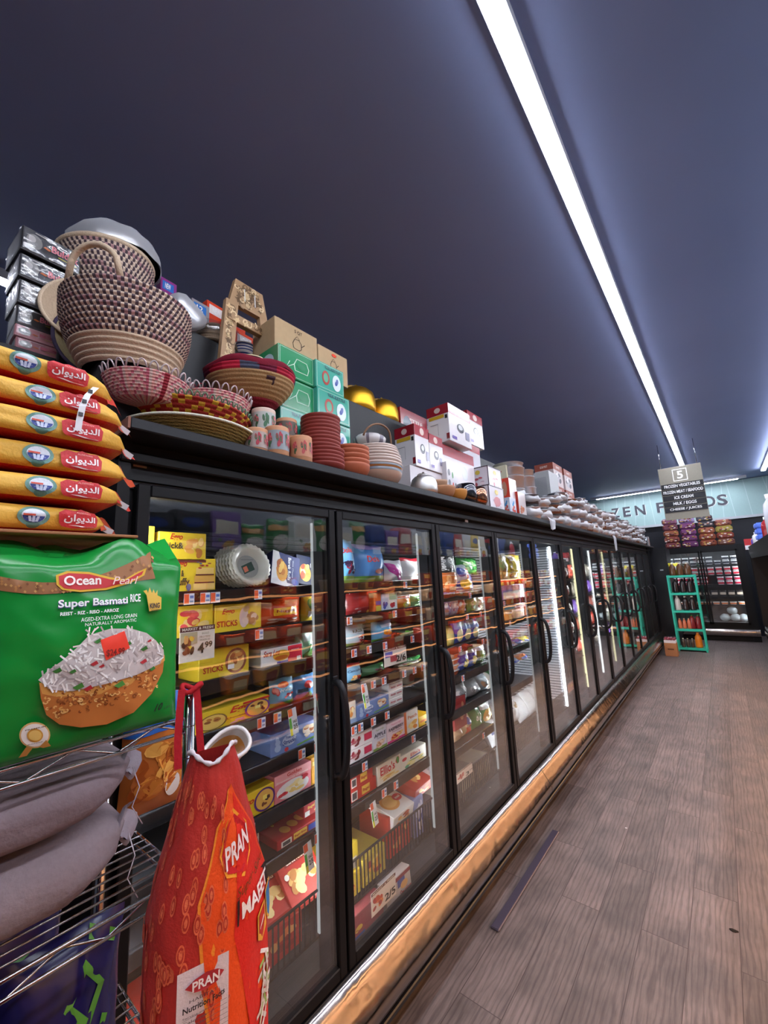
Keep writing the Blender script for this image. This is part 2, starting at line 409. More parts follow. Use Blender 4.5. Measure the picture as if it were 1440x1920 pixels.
# ------------------------------------------------------------ hanging aisle sign
Y = 8.0; a = ony(1233, 881, Y); b_ = ony(1313, 867, Y); cbot = ony(1252, 976, Y)
sw = b_.x-a.x; zt = (a.z+b_.z)/2; zb = cbot.z+.0; t = empty('hanging_aisle_sign', ((a.x+b_.x)/2, Y, zb), 'hanging grey aisle sign with number 5 and five black name slats', 'sign')
hh = zt-zb; w = sw
MB().box(-w/2, w/2, -.01, .01, 0, hh, ('#8d877b', 'paint'), .003).obj('sign_board', t)
f1 = lambda s_, t_, o: (-w/2+w*s_, -.01-o, hh*t_)
mb = MB(); mb.art(f1, [('r', .33, .72, .67, .95, '#f2f2ee'), ('r', .35, .735, .65, .935, '#8d877b'), ('t', '5', .43, .76, .57, .91, '#f2f2ee', 'b')]); mb.obj('aisle_number', t)
for i, tx in enumerate(('FROZEN VEGETABLES', 'FROZEN MEAT / SEAFOOD', 'ICE CREAM', 'MILK / EGGS', 'CHEESE / JUICES')):
    zt_ = hh*(.68-i*.112)
    s_ = MB().box(-w*.48, w*.49, -.022, -.01, zt_-hh*.095, zt_, ('#26262b', 'paint')).obj('name_slat', t)
    lw = min(.94, len(tx)*.05); g = MB(); g.art(lambda s2, t2, o: (-w*.48+w*.97*s2, -.022-o, zt_-hh*.095*(1-t2)), [('t', tx, .5-lw/2, .2, .5+lw/2, .8, '#e8e8e8', 'b')]); g.obj('lettering', s_)
for sx in (-.42, .42):
    MB().tube([(w*sx, 0, hh), (w*sx, 0, ZC-zb)], .005, ('#9a9ca4', 'steel'), 6).obj('hanging_rod', t)
# ------------------------------------------------------------ the long reach-in freezer
FX = -1.2; FY0 = .40; FY1 = 10.68; PT = .762
BND = [.415, 1.163]+[1.163+PT*k for k in range(1, 13)]   # door boundaries
ZB, ZT = .345, 1.975                                      # door leaf bottom / top
BLK = ('#0e0d10', 'paint'); BLK2 = ('#131215', 'paint')
t = FR = empty('reach_in_freezer', (FX, (FY0+FY1)/2, 0), 'long black reach-in freezer with a row of glass doors', 'freezer')
oy = (FY0+FY1)/2
def loc(m): return m
def fbox(name, x0, x1, y0, y1, z0, z1, mt, ch=0, par=None):
    o = MB().box(x0-FX, x1-FX, y0-oy, y1-oy, z0, z1, mt, ch).obj(name, par or FR); return o
fbox('side_panel', -2.02, FX, FY0-.03, FY0, .1, 2.09, BLK)
fbox('side_panel', -2.02, FX, FY1-.32, FY1, .1, 2.09, BLK)
fbox('header', -2.02, FX-.02, FY0, FY1, ZT+.012, 2.09, BLK2)
fbox('header_trim', FX-.03, FX+.012, FY0-.03, FY1, 2.03, 2.06, BLK, .004)
fbox('cabinet_floor', -2.0, FX-.03, FY0, FY1-.32, .27, .33, ('#3a3a3c', 'paint'))
fbox('lower_frame', -1.3, FX+.005, FY0-.03, FY1, .25, ZB-.005, BLK, .004)
# ribbed back panel, its lit bay and dimmer bays painted into the colours
mb = MB(); vs = []; fs = []; z = .33; k = 0; n = 0
while z < 1.98:
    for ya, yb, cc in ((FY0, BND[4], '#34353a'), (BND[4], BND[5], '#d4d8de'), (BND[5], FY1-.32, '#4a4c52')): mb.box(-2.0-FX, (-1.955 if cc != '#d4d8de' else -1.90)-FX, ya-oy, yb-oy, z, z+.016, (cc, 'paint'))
    z += .026
mb.box(-2.02-FX, -2.0-FX, FY0-oy, FY1-.3-oy, .3, 2.0, ('#55585f', 'paint'))
bp_ = mb.obj('back_panel', FR); 
fbox('ceiling_liner', -2.0, FX-.03, FY0, FY1-.32, ZT-.01, ZT+.011, ('#3c3e44', 'paint'))
# doors, posts, led bars, shelves
GX = FX-.012
SH = [1.665, 1.525, 1.385, 1.23, 1.075, .915, .765]
for i in range(13):
    y0, y1 = BND[i]+.005, BND[i+1]-.005; yc = (y0+y1)/2; w = (y1-y0)/2; fr = .034
    d = bpy.data.objects.new('door', None)
    mb = MB(); f = FX-.035
    x0_, x1_ = -.035, 0
    mb.box(x0_, x1_, -w, -w+fr, ZB, ZT, BLK, .003).box(x0_, x1_, w-fr, w, ZB, ZT, BLK, .003)
    mb.box(x0_, x1_, -w+fr, w-fr, ZB, ZB+fr+.005, BLK, .003).box(x0_, x1_, -w+fr, w-fr, ZT-fr, ZT, BLK, .003)
    d = mb.obj('door', FR, (0, yc-oy, 0))
    MB().box(-.016, -.011, -w+fr, w-fr, ZB+fr, ZT-fr, GLASS).obj('glass_pane', d)
    g = MB(); c = (1.33+.98)/2-.01; pts = []
    for k in range(17):
        a = PI*k/16; pts.append((.058*math.sin(a)**.6 if 0 < k < 16 else -.002, w-.025, c+.165*math.cos(a)))
    g.tube(pts, .0135, ('#17161a', 'paint'), 8); g.box(-.001, .004, w-.036, w-.012, c-.185, c+.185, ('#17161a', 'paint'), .002)
    g.obj('handle', d)
for i in range(14):
    yb = BND[i]; lo = yb-.045 if i else FY0; hi = yb+.045
    fbox('mullion_post', -1.3, -1.238, lo, hi, .33, ZT, ('#1f1e21', 'paint'))
    for s_ in ((-1, 1) if i else (1,)):
        if i == 13 and s_ == 1: continue
        ye = (lo if s_ < 0 else hi)
        if s_ > 0: fbox('led_bar', -1.312, -1.292, ye, ye+.010, .45, 1.93, emat('freezer_led', COOL_C, COOL_E))
        elif i < 5: fbox('led_bar', -1.304, -1.292, ye-.004, ye, .45, 1.93, emat('dim_freezer_led', COOL_C, .22))
        else: fbox('led_bar', -1.306, -1.288, ye-(.018 if i == 5 else .006), ye, .45, 1.93, [emat('bright_freezer_led', COOL_C, 6.0), emat('mid_freezer_led', COOL_C, 2.2), emat('yellow_freezer_led', (1, .93, .55), 1.6), emat('far_freezer_led', COOL_C, .35)][(0 if i == 5 else (1 if i in (4, 7) else (2 if i in (6, 8) else 3)))])
mb = MB(); z = .5; yg = BND[5]-.06-oy
while z < 1.9: mb.box(-1.93-FX, -1.325-FX, yg, yg+.012, z, z+.013, ('#d8dce4', 'paint')); z += .024
mb.box(-1.95-FX, -1.32-FX, yg+.012, yg+.018, .45, 1.93, ('#6a6e78', 'paint')); mb.obj('side_grille', FR)
def wire_front(mb, y0, y1, z0, z1, x, r=.0022, st=.022, mt=('#2a2a2c', 'paint')):
    n = int((y1-y0)/st)
    for k in range(n+1):
        y = y0+(y1-y0)*k/n; mb.box(x-r, x+r, y-r, y+r, z0, z1, mt)
    for z in (z0, z1): mb.box(x-r*1.5, x+r*1.5, y0, y1, z-r*1.5, z+r*1.5, mt)
for i in range(13):
    y0, y1 = BND[i]+.05, BND[i+1]-.05
    zs = SH if i < 2 else ([1.57, 1.44, 1.26, 1.09, .91, .71] if i == 2 else ([1.63, 1.48, 1.33, 1.12, .86] if i == 3 else ([] if i == 4 else [1.6, 1.4, 1.2, 1.0, .78])))
    for z in zs:
        if i < 4:
            s_ = fbox('shelf', -1.95, -1.315, y0-.03, y1+.03, z-.012, z, ('#2b2a2d', 'paint'))
            r_ = MB().box(-1.315-FX, -1.300-FX, y0-.03-oy, y1+.03-oy, z-.034, z+.012, ('#1a191c', 'gloss'), .003).obj('price_rail', s_)
        else:
            fbox('shelf', -1.95, -1.3, y0-.03, y1+.03, z-.012, z, ('#2b2a2d', 'paint'))
    if i < 6:
        mb = MB(); wire_front(mb, y0-.03-oy, y1+.03-oy, .44, .585, -1.30-FX)
        for k in range(9):
            x = -1.3-.6*k/8; mb.box(x-.003-FX, x+.003-FX, y0-.03-oy, y1+.03-oy, .436, .441, ('#2a2a2c', 'paint'))
        mb.obj('wire_basket', FR)
# wavy stainless bumper and kick plate
m, nt, b = node_mat('wavy_stainless'); N = nt.nodes.new; L = nt.links.new
b.inputs['Metallic'].default_value = 1; b.inputs['Roughness'].default_value = .13; b.inputs['Base Color'].default_value = lin('#a0958f')
tc = N('ShaderNodeTexCoord'); n = N('ShaderNodeTexNoise'); n.inputs['Scale'].default_value = 10; n.inputs['Detail'].default_value = 1.5; n.inputs['Distortion'].default_value = .5; L(tc.outputs['Object'], n.inputs[0])
bu = N('ShaderNodeBump'); bu.inputs['Strength'].default_value = .28; bu.inputs['Distance'].default_value = .011; L(n.outputs[0], bu.inputs['Height']); L(bu.outputs[0], b.inputs['Normal'])
n3 = N('ShaderNodeTexNoise'); n3.inputs['Scale'].default_value = 8; n3.inputs['Detail'].default_value = 2; L(tc.outputs['Object'], n3.inputs[0]); L(ramp(n3.outputs[0], (.3, .14), (.8, .22)), b.inputs['Roughness'])
WAVY = m
segs = [(.39, 3.05), (3.055, 5.9), (5.905, 8.6), (8.605, 10.68)]
for (ya, yb) in segs:
    prof = [(-1.194, .338), (-1.182, .334), (-1.160, .303), (-1.140, .274), (-1.122, .247), (-1.115, .230), (-1.116, .20), (-1.13, .187), (-1.16, .182)]
    mb = MB(); ny = 24
    vs = [(x-FX, ya+(yb-ya)*j/ny-oy, z) for j in range(ny+1) for x, z in prof]; P = len(prof)
    mb.add(vs, [(j*P+k, j*P+k+1, (j+1)*P+k+1, (j+1)*P+k) for j in range(ny) for k in range(P-1)], WAVY, True)
    mb.obj('bumper_panel', FR)
fbox('bumper_strip', -1.16, -1.116, .39, FY1, .160, .181, ('#1b1a1c', 'gloss'), .004)
fbox('kick_plate', -1.34, -1.29, .39, FY1, 0.0, .25, ('#221e1e', 'paint'))
MB().box(-.022, .022, -.47, .47, 0, .012, ('#4c4756', 'gloss'), .004).obj('loose_trim_strip', loc=(-1.09, 2.5, 0), rot=(0, 0, .0), label='loose dark plastic trim strip lying along the freezer base', cat='trim strip')
# shelf plank on top and the tall board behind
SX = -1.10; SZ = 2.12
mb = MB().box(-2.02+1.56, SX+1.56, -5.14, 5.14, -.03, 0, ('#1e1f23', 'paint'), .003)
mb.box(-2.02+1.56, SX+1.56-.002, -5.145, -5.139, -.03, 0, ('#8a5c4c', 'matte'))
mb.obj('overhead_shelf', loc=(-1.56, 5.50, SZ), label='black plank shelf on top of the long freezer', cat='shelf')
MB().box(-.24, .24, -4.98, 4.98, 0, .62, ('#1a1a1e', 'paint'), .004).obj('back_ledge', loc=(-1.80, 5.27, SZ), label='tall dark ledge box behind the goods on the freezer shelf', cat='ledge')
for (u, v, w, h) in ((262, 868, .035, .028),):
    p = onx(u, v, FX-.02); MB().box(0, .002, -w/2, w/2, -h/2, h/2, ('#8d7460', 'paper')).obj('sticker', FR, (p.x-FX+.002, p.y-oy, p.z))
p = onx(874, 975, FX); MB().box(0, .002, -.02, .02, -.014, .014, ('#a08c80', 'paper')).obj('sticker', FR, (p.x-FX+.001, p.y-oy, p.z))
# paper price cards hanging inside the door glass
def card(u0, v0, u1, v1, items, label, x=-1.226, base='#e9dcd0'):
    a = onx(u0, v0, x); b_ = onx(u1, v1, x); w = b_.y-a.y; h = b_.z-a.z
    mb = MB().box(-.0006, 0, 0, w, 0, h, base); mb.art(lambda s_, t_, o: (o, w*s_, h*t_), items, off=.0002)
    return mb.obj('price_card', None, (x, a.y, a.z), (0, 0, 0), label, 'price card')
hd = [('r', 0, .86, 1, 1, '#5b2a26'), ('t', 'MARKET & FRESH', .06, .89, .94, .97, '#e8d8c8', 'b')]
card(335, 1245, 403, 1170, hd+[('t', 'EGGO', .62, .74, .82, .8, '#7a6a50'), ('t', 'PROTEIN', .55, .64, .85, .7, '#7a6a50'), ('t', 'WAFFLES', .55, .55, .85, .61, '#7a6a50'), ('t', '4', .5, .2, .68, .5, '#1a1a1a', 'b'), ('t', '99', .7, .34, .92, .52, '#1a1a1a', 'b'), ('r', .02, .5, .48, .84, '#b8a888'), ('b', .03, .1, .48, .8, ['#e8c040', '#8a4a28', '#d8a060', '#503020'], 10, .18)], 'white 4.99 market card on the first freezer door glass')
card(721, 1252, 761, 1208, hd+[('r', .04, .5, .36, .8, '#6a6ab8'), ('r', .26, .2, .55, .55, '#b84850'), ('t', '2/6', .5, .12, .95, .5, '#1a1a1a', 'b')], 'tan 2 for 6 market card in the second door')
card(697, 1722, 741, 1635, hd+[('b', .03, .1, .5, .82, ['#c85030', '#e88840', '#a83828'], 9, .24), ('t', '2/5', .52, .14, .96, .46, '#1a1a1a', 'b')], 'tan 2 for 5 market card low on the second door')
card(857, 1471, 885, 1428, hd+[('b', .03, .1, .5, .82, ['#c86858', '#a84838'], 8, .24), ('t', '3', .55, .12, .75, .46, '#1a1a1a', 'b'), ('t', '99', .78, .3, .96, .46, '#1a1a1a')], 'tan 3.99 market card low on the third door')
card(1068-2, 1300, 1080, 1270, hd+[('b', .1, .1, .8, .82, ['#c86858', '#e8b860'], 8, .24)], 'small orange card low on the sixth door', base='#d89878')
# ------------------------------------------------------------ package shapes (local: front faces +x, base centre at the origin)
def box_mb(w, h, d, col, arts=(), side=None, top=None, ch=.002, kind='paper'):
    mb = MB().box(-d/2, d/2, -w/2, w/2, 0, h, (col, kind), ch)
    mb.art(lambda s_, t_, o: (d/2+o, -w/2+w*s_, h*t_), arts, kind=kind)
    if side: mb.art(lambda s_, t_, o: (-d/2+d*s_, -w/2-o, h*t_), side, kind=kind)
    if top: mb.art(lambda s_, t_, o: (d/2-d*t_, -w/2+w*s_, h+o), top, kind=kind)
    return mb
def pouch_mb(w, h, T, col, arts=(), kind='film', seed=0, wr=.25, back=None, nu=12, nv=14, sag=.85, seal=True, curl=0):
    sd = Vector((seed*3.1, seed*1.7, 0))
    def prof(s_, t_):
        return max(0, math.sin(PI*min(1, max(0, s_))))**.55*max(0, math.sin(PI*min(1, max(0, t_))**sag))**.6
    def F(sg):
        def f(s_, t_, o=0):
            p = prof(s_, t_); n = noise.noise(Vector((s_*3.2, t_*3.2, sg))+sd)+.5*noise.noise(Vector((s_*8, t_*8, sg))+sd)
            e = noise.noise(Vector((s_*4, t_*4, 5))+sd)
            x = sg*(T/2*p*(1+wr*n))+sg*o+e*T*wr*.25*(1-p)+curl*(t_**3)
            y = (s_-.5)*w*(1-.07*math.sin(PI*t_)); z = t_*h*(1+.02*math.sin(s_*9+seed)*wr*4*t_)
            return (x, y, z)
        return f
    mb = MB(); mb.surf(F(1), nu, nv, (col, kind)); mb.surf(F(-1), nu, nv, (back or col, kind), flip=True)
    mb.art(F(1), arts, off=.0012, kind=kind, curved=True)
    return mb
def tray_mb(w, h, d, col, arts=(), rim='#e8e8e8'):
    mb = MB(); P = []
    for k, (q, z) in enumerate(((.82, 0), (.97, h*.85), (1, h*.86), (1, h), (.0, h*1.02))):
        P.append((q, z))
    def rr(a, q):
        c, s_ = math.cos(a), math.sin(a); n = 5; r = (abs(c)**n+abs(s_)**n)**(-1/n); return r*c*q, r*s_*q
    n = 28; vs = []; fs = []
    for q, z in P:
        for i in range(n):
            a, b_ = rr(2*PI*i/n, q); vs.append((a*d/2, b_*w/2, z))
    for j in range(len(P)-1):
        for i in range(n): k = (i+1) % n; fs.append((j*n+i, j*n+k, (j+1)*n+k, (j+1)*n+i))
    mb.add(vs, fs, (col, 'gloss'), False, fm=lambda q: (col, 'gloss') if q//n < 1 else (rim, 'gloss'))
    mb.art(lambda s_, t_, o: (d/2*(.84+.14*t_)+.0015+o, (s_-.5)*w*.86, h*.85*t_), arts, kind='gloss'); return mb
def bowl_prof(r, h, base=.45, th=.004, lip=0):
    out = [(0.001, 0), (r*base, 0)]; n = 7
    for k in range(1, n+1):
        q = k/n; out.append((r*(base+(1-base)*math.sin(q*PI/2)**.8), h*q**1.25))
    inn = [(r-th, h)]+[(max(.001, r*(base+(1-base)*math.sin(q*PI/2)**.8)-th*1.5), h*q**1.25+th) for q in [k/n for k in range(n-1, 0, -1)]]+[(.001, th)]
    return out+inn
def sack_mb(L, T, D, side, edge, arts=(), kind='fabric', seed=0, tl=.18, taper_both=False, n=28, e=2.6, droop=0):
    """filled sack lying along y; y from 0 (left) to L, height T, depth D; front face bulges to +x"""
    sd = Vector((seed*2.3, seed, 0))
    def tf(s_):
        q = min(1, max(0, (1-s_)/tl)); a = math.sin(q*PI/2)**.6
        if taper_both: a *= math.sin(min(1, s_/tl+.0)*PI/2)**.6
        return a
    def pt(s_, an, o=0):
        a = tf(s_); c, si = math.cos(an), math.sin(an); r = (abs(c)**e+abs(si)**e)**(-1/e)
        nz = 1+.05*noise.noise(Vector((s_*5, c*1.5, si*1.5))+sd)+(.035 if kind == 'fabric' else .012)*noise.noise(Vector((s_*15, c*4, si*2))+sd)+.1*(1-a)*noise.noise(Vector((s_*16, c*3, si*3))+sd)
        x = (r*c*nz)*(D/2)*(.55+.45*a); z = T/2+r*si*nz*(T/2)*(.12+.88*a)-droop*(1-a)*T
        return (x+o*c, s_*L, z+o*si)
    m = 28
    mb = MB(); mb.surf(lambda s_, t_: pt(s_, -PI+2*PI*t_), n, m, (side, kind), flip=True,
        fm=lambda i, j: (side, kind) if abs(math.sin(-PI+2*PI*(j+.5)/m)) < .60 and math.cos(-PI+2*PI*(j+.5)/m) > 0 else (edge, kind))
    for s0 in (0.0001, 1):
        mb.add([pt(s0, 2*PI*i/16) for i in range(16)], [tuple(range(16)) if s0 == 1 else tuple(reversed(range(16)))], (edge, kind))
    # front mapping: t 0..1 over the front side panel
    f = lambda s_, t_, o: pt(s_, (-.27+.54*t_)*PI*.82, o)
    mb.art(f, arts, off=.0014, kind=kind, curved=True)
    return mb, pt
def kettle(loc, r, h, col, kind='steel', label='', rz=0, handle='#2b2320', group=None, name='kettle'):
    t = empty(name, loc, label, 'kettle', group, (0, 0, rz))
    pr = [(.001, 0), (r*.86, 0), (r*.97, h*.06), (r, h*.2), (r*.99, h*.55), (r*.9, h*.78), (r*.68, h*.93), (r*.5, h*.97)]
    MB().lathe(pr, (col, kind), 32).obj('body', t)
    l = MB().lathe([(r*.52, h*.96), (r*.5, h*1.0), (r*.3, h*1.07), (.001, h*1.1)], (col, kind), 28).obj('lid', t)
    MB().ball((0, 0, h*1.14), r*.1, (handle, 'gloss')).obj('knob', l)
    MB().tube([(0, r*.85, h*.3), (0, r*1.15, h*.42), (0, r*1.35, h*.7), (0, r*1.6, h*.95)], [r*.2, r*.16, r*.11, r*.08], (col, kind), 12).obj('spout', t)
    MB().tube([(0, -r*.75*math.cos(a), h*.85+r*(.95 if kind != 'satin' else .34)*math.sin(a)) for a in [PI*k/14 for k in range(15)]], r*.06, (handle, 'gloss'), 8).obj('handle', t)
    return t
# ------------------------------------------------------------ chrome wire rack at the left front
RX0, RX1, RY0, RY1 = -1.13, -.75, -.62, .362
rk = empty('wire_rack', ((RX0+RX1)/2, -.13, 0), 'chrome wire rack holding bags of rice and flour beside the freezer', 'rack')
ox, oy2 = (RX0+RX1)/2, -.13
CH = ('#b9b6b8', 'chrome')
for x in (RX0, RX1):
    for y in (RY0, RY1):
        mb = MB().tube([(x-ox, y-oy2, 0), (x-ox, y-oy2, 1.505)], .0095, CH, 12)
        for k in range(30): 
            z = .05+k*.05; mb.lathe([(.0096, z-.001), (.0103, z), (.0096, z+.001)], ('#77757a', 'steel'), 12, T=TR(x-ox, y-oy2, 0))
        mb.obj('post', rk)
for z in (.2, .60, .945, 1.22, 1.463):
    mb = MB()
    for x in (RX0, RX1):
        for dz in (0, -.022): mb.tube([(x-ox, RY0-oy2, z+dz), (x-ox, RY1-oy2, z+dz)], .0030, CH, 8)
        n = 18; pts = [(x-ox, RY0-oy2+(RY1-RY0)*k/n, z-(0 if k % 2 else .022)) for k in range(n+1)]; mb.tube(pts, .0018, CH, 6)
    for y in (RY0, RY1):
        for dz in (0, -.022): mb.tube([(RX0-ox, y-oy2, z+dz), (RX1-ox, y-oy2, z+dz)], .0030, CH, 8)
    for k in range(1, 17):
        x = RX0+(RX1-RX0)*k/17; mb.tube([(x-ox, RY0-oy2, z+.003), (x-ox, RY1-oy2, z+.003)], .0017, CH, 6)
    for k in range(1, 4):
        y = RY0+(RY1-RY0)*k/4; mb.tube([(RX0-ox, y-oy2, z-.002), (RX1-ox, y-oy2, z-.002)], .0025, CH, 6)
    mb.obj('wire_shelf', rk)
# six yellow sacks on a sheet of cardboard
ZS = [1.775, 1.822, 1.868, 1.918, 1.966, 2.012, 2.062]
AR = ''.join(chr(x) for x in [0xFEE5, 0xFE8D, 0xFEEE, 0xFEF3, 0xFEAA, 0xFEDF, 0xFE8D])
def sack_art(ys, ye, L, yo, shift=0):
    # positions in metres along y -> s
    S_ = lambda y: (y-yo)/L
    a0, a1 = S_(ys+.006), S_(ys+.040); b0, b1 = S_(ye), S_(ye+.054)
    am, bm = (a0+a1)/2, (b0+b1)/2; ar = (a1-a0)/2
    it = [('e', am, .5, ar*1.1, .40, '#6f9c92'), ('e', am, .16, ar*.45, .12, '#5f8c82'), ('e', am, .52, ar*.82, .28, '#dfe6f0'),
          ('p', [(am+ar*.76*math.cos(PI+PI*k/10), .5+.26*math.sin(PI+PI*k/10)) for k in range(11)], '#3a4f9c'),
          ('l', [(am-ar*.5, .4), (am+ar*.5, .4)], .012, '#c8d4ee'), ('l', [(am, .5), (am, .26)], .006, '#c8d4ee'), ('l', [(am-ar*.3, .48), (am-ar*.2, .28)], .006, '#c8d4ee'), ('l', [(am+ar*.3, .48), (am+ar*.2, .28)], .006, '#c8d4ee'),
          ('r', am-ar*.72, .5, am+ar*.1, .57, '#d85a4a')]
    w = b1-b0
    it += [('p', [(b0, .3), (b0-w*.03, .7), (b0+w*.12, .84), (b0+w*.35, .8), (b0+w*.5, .9), (b0+w*.68, .82), (b0+w*.9, .85), (b0+w*1.02, .62), (b0+w, .22), (b0+w*.9, .14), (b0+w*.3, .12), (b0+w*.06, .18)], '#cc3238'),
           ('t', AR, b0+w*.1, .3, b0+w*.92, .66, '#f6ecec', 'b'), ('t', 'ALDEWAN', b0+w*.38, .7, b0+w*.75, .76, '#f0b8b0'), ('l', [(b0+w*.3, .24), (b0+w*.6, .19), (b0+w*.9, .2)], .02, '#f6ecec')]
    return it
YO = -.30
PXS = [(44, 205, .199), (60, 215, .212), (55, 205, .216), (55, 210, .222), (62, 203, .216), (45, 190, .19)]
for k in range(6):
    z0, z1 = ZS[k], ZS[k+1]; i = 5-k
    um = [24, 62, 60, 56, 60, 46][k]
    logo = [(108, 985), (108, 944), (110, 893), (110, 834), (108, 775), (88, 707)][k]; emb = [(20, 988), (33, 937), (30, 874), (35, 820), (36, 757), (8, 690)][k]
    ye = onx(logo[0], logo[1], -.775).y; ys = onx(emb[0], emb[1], -.775).y
    L = onx([187, 212, 222, 215, 208, 186][k], 900, -.82).y+.015-YO
    mb, pt = sack_mb(L, z1-z0-.001, .27, '#e8b448', '#b82c20', sack_art(ys, ye, L, YO), seed=k, kind='woven', e=4.2, tl=.12)
    # crimped tail
    o = empty('rice_sack', (-.905+[0, .005, -.003, .006, 0, -.008][k], YO, z0), 'yellow and red woven rice sack, %s' % ['bottom of the stack on the cardboard', 'second from the bottom of the stack of six', 'third from the bottom of the stack of six', 'fourth from the bottom with plain seam tail', 'second from the top, crossed by the white tie label', 'topmost of the stack of six'][k], 'rice sack', 'yellow rice sacks stacked on the wire rack')
    mb.obj('sack_body', o)
    tb = MB(); rg = random.Random(k)
    tb.surf(lambda s_, t_: (.10-.07*s_-.02*t_, L-.012+.045*s_, (z1-z0)*(.5+(.28-.12*s_)*(t_-.5)*2+.1*math.sin(s_*5+k))), 5, 4, ('#c8372a' if k % 2 else '#c24a28', 'woven'))
    tb.obj('crimped_end', o)
    if k in (0, 1, 3, 4):
        MB().box(-.001, .001, -.010, .010, -.005, .005, '#c8c6cc').obj('paper_tag', o, (.075, L+.004, (z1-z0)*.34), (-.4, .2, .2))
    if k == 5:
        mb = MB(); pts = [onx(u, v, -.755-q) for u, v, q in ((146, 808, 0), (149, 788, 0), (155, 762, 0), (164, 742, .006), (180, 727, .02))]
        pp = [p-Vector(o.location) for p in pts]; vs = []
        for p in pp: vs += [(p.x, p.y-.0045, p.z), (p.x, p.y+.0045, p.z+.001)]
        mb.add(vs, [(2*i_, 2*i_+1, 2*i_+3, 2*i_+2) for i_ in range(len(pp)-1)], ('#e8e8ec', 'paper'))
        for q in (.3, .5, .8): 
            i_ = int(q*4); p = pp[i_].lerp(pp[i_+1], .3); mb.box(p.x+.0008, p.x+.0018, p.y-.003, p.y+.003, p.z, p.z+.006, '#4a4a50')
        mb.obj('tie_label', o)
MB().box(-.15, .16, -.33, .265, 0, .0045, ('#a5724e', 'matte'), .001).obj('cardboard_sheet', loc=(-.905, 0, 1.7695), rot=(0, 0, 0), label='sheet of brown cardboard between yellow sacks and green rice bags', cat='cardboard sheet')
# green rice bag (front) and the fuller bags behind it
gx = -.735; gy0, gy1, gz0, gz1 = .085, .337, 1.468, 1.752
def gp(u, v): p = onx(u, v, gx+.02); return ((p.y-gy0)/(gy1-gy0), (p.z-gz0)/(gz1-gz0))
def GP(pts): return [gp(*p) for p in pts]
def gell(cx, cy, rx, ry, col, n=24): return ('p', GP([(cx+rx*math.cos(2*PI*k/n), cy+ry*math.sin(2*PI*k/n)) for k in range(n)]), col)
def gtx(tx, u0, v0, u1, v1, col, fl='b'):
    if v0-v1 < 13: v1 -= .06*(u1-u0)
    a = gp(u0, v0); b_ = gp(u1, v1); mid = gp(u1, v0); return ('t', tx, a[0], a[1], b_[0], b_[1], col, fl)
rg = random.Random(3)
g = []
def gband(vt, vb, us):  # brown band under the top
    return ('p', None, None)
for k in range(12):
    u0 = 0+k*27; u1 = u0+27
    top = lambda u: 1078+14*math.sin(u/60.)-max(0, u-200)*.22-max(0, u-270)*.2
    bot = lambda u: 1106+8*math.sin(u/50.)-max(0, u-200)*.17-max(0, u-270)*.1
    if u1 > 318: continue
    g.append(('p', GP([(u0, bot(u0)), (u1, bot(u1)), (u1, top(u1)), (u0, top(u0))]), '#9a6840'))
for k in range(60):
    u = rg.uniform(2, 300); t_ = rg.random(); v = 1078+14*math.sin(u/60.)-max(0, u-200)*.22+2+22*t_*.9
    g.append(('p', GP([(u-3, v), (u, v+3), (u+3, v), (u, v-3)]), rg.choice(['#c89858', '#7c4a2c', '#b88048'])))
g += [('p', GP([(108, 1096), (118, 1106), (150, 1110), (200, 1106), (245, 1094), (275, 1078), (280, 1064), (262, 1072), (236, 1086), (210, 1082), (170, 1072), (130, 1070), (108, 1078)]), '#e0b030'),
      ('p', GP([(113, 1095), (122, 1103), (150, 1106), (200, 1102), (243, 1091), (270, 1077), (274, 1069), (258, 1077), (236, 1089), (208, 1086), (170, 1076), (132, 1074), (113, 1080)]), '#c42e34'),
      gtx('Ocean', 121, 1098, 192, 1078, '#f6e8e0', 'b'), gtx('Pearl', 212, 1096, 262, 1080, '#f0d0c0', 'i'),
      gtx('Super Basmati', 106, 1146, 238, 1120, '#3a3a6a', 'b'), gtx('Super Basmati', 107, 1144, 239, 1118, '#eef2f2', 'b'), gtx('RICE', 243, 1129, 264, 1113, '#eef2f2', 'b'),
      gtx('REIST - RIZ - RISO - ARROZ', 110, 1155, 220, 1147, '#eef2f2', 'b'), gtx('AGED-EXTRA LONG GRAIN', 147, 1166, 254, 1156, '#eef2f2', ''), gtx('NATURALLY AROMATIC', 154, 1174, 252, 1165, '#eef2f2', ''),
      ('p', GP([(279, 1146), (275, 1116), (269, 1108), (276, 1106), (278, 1112), (282, 1101), (286, 1112), (290, 1105), (293, 1113), (298, 1106), (297, 1116), (305, 1120), (304, 1142)]), '#e0b84a'),
      gtx('KING', 280, 1141, 301, 1131, '#26203a', 'b'), gtx('OF BASMATI', 282, 1146, 300, 1143, '#5a3a2a', 'b')]
# bowl of rice picture
g.append(('p', GP([(68, 1278), (72, 1308), (84, 1340), (110, 1358), (150, 1363), (200, 1358), (250, 1335), (285, 1300), (308, 1260), (311, 1230), (296, 1246), (240, 1262), (180, 1278), (120, 1292), (84, 1288)]), '#c87838'))
g.append(('p', GP([(68, 1280), (74, 1300), (100, 1305), (180, 1300), (240, 1282), (290, 1255), (311, 1238), (311, 1228), (280, 1228), (120, 1270)]), '#e0a050'))
for k in range(150):
    u = rg.uniform(80, 306); v0 = 1305-(u-70)*.28; v = rg.uniform(v0+4, v0+52)
    if ((u-180)/118)**2+((v-1290)/72)**2 > 1 or v > 1360: continue
    r = rg.uniform(2, 5); a = rg.uniform(0, 6); g.append(('l', GP([(u+r*math.cos(a+q), v+r*.7*math.sin(a+q)) for q in (0, 1, 2, 3, 4)]), .006, rg.choice(['#e8b060', '#8c4a20', '#f0c078', '#a05a2a'])))
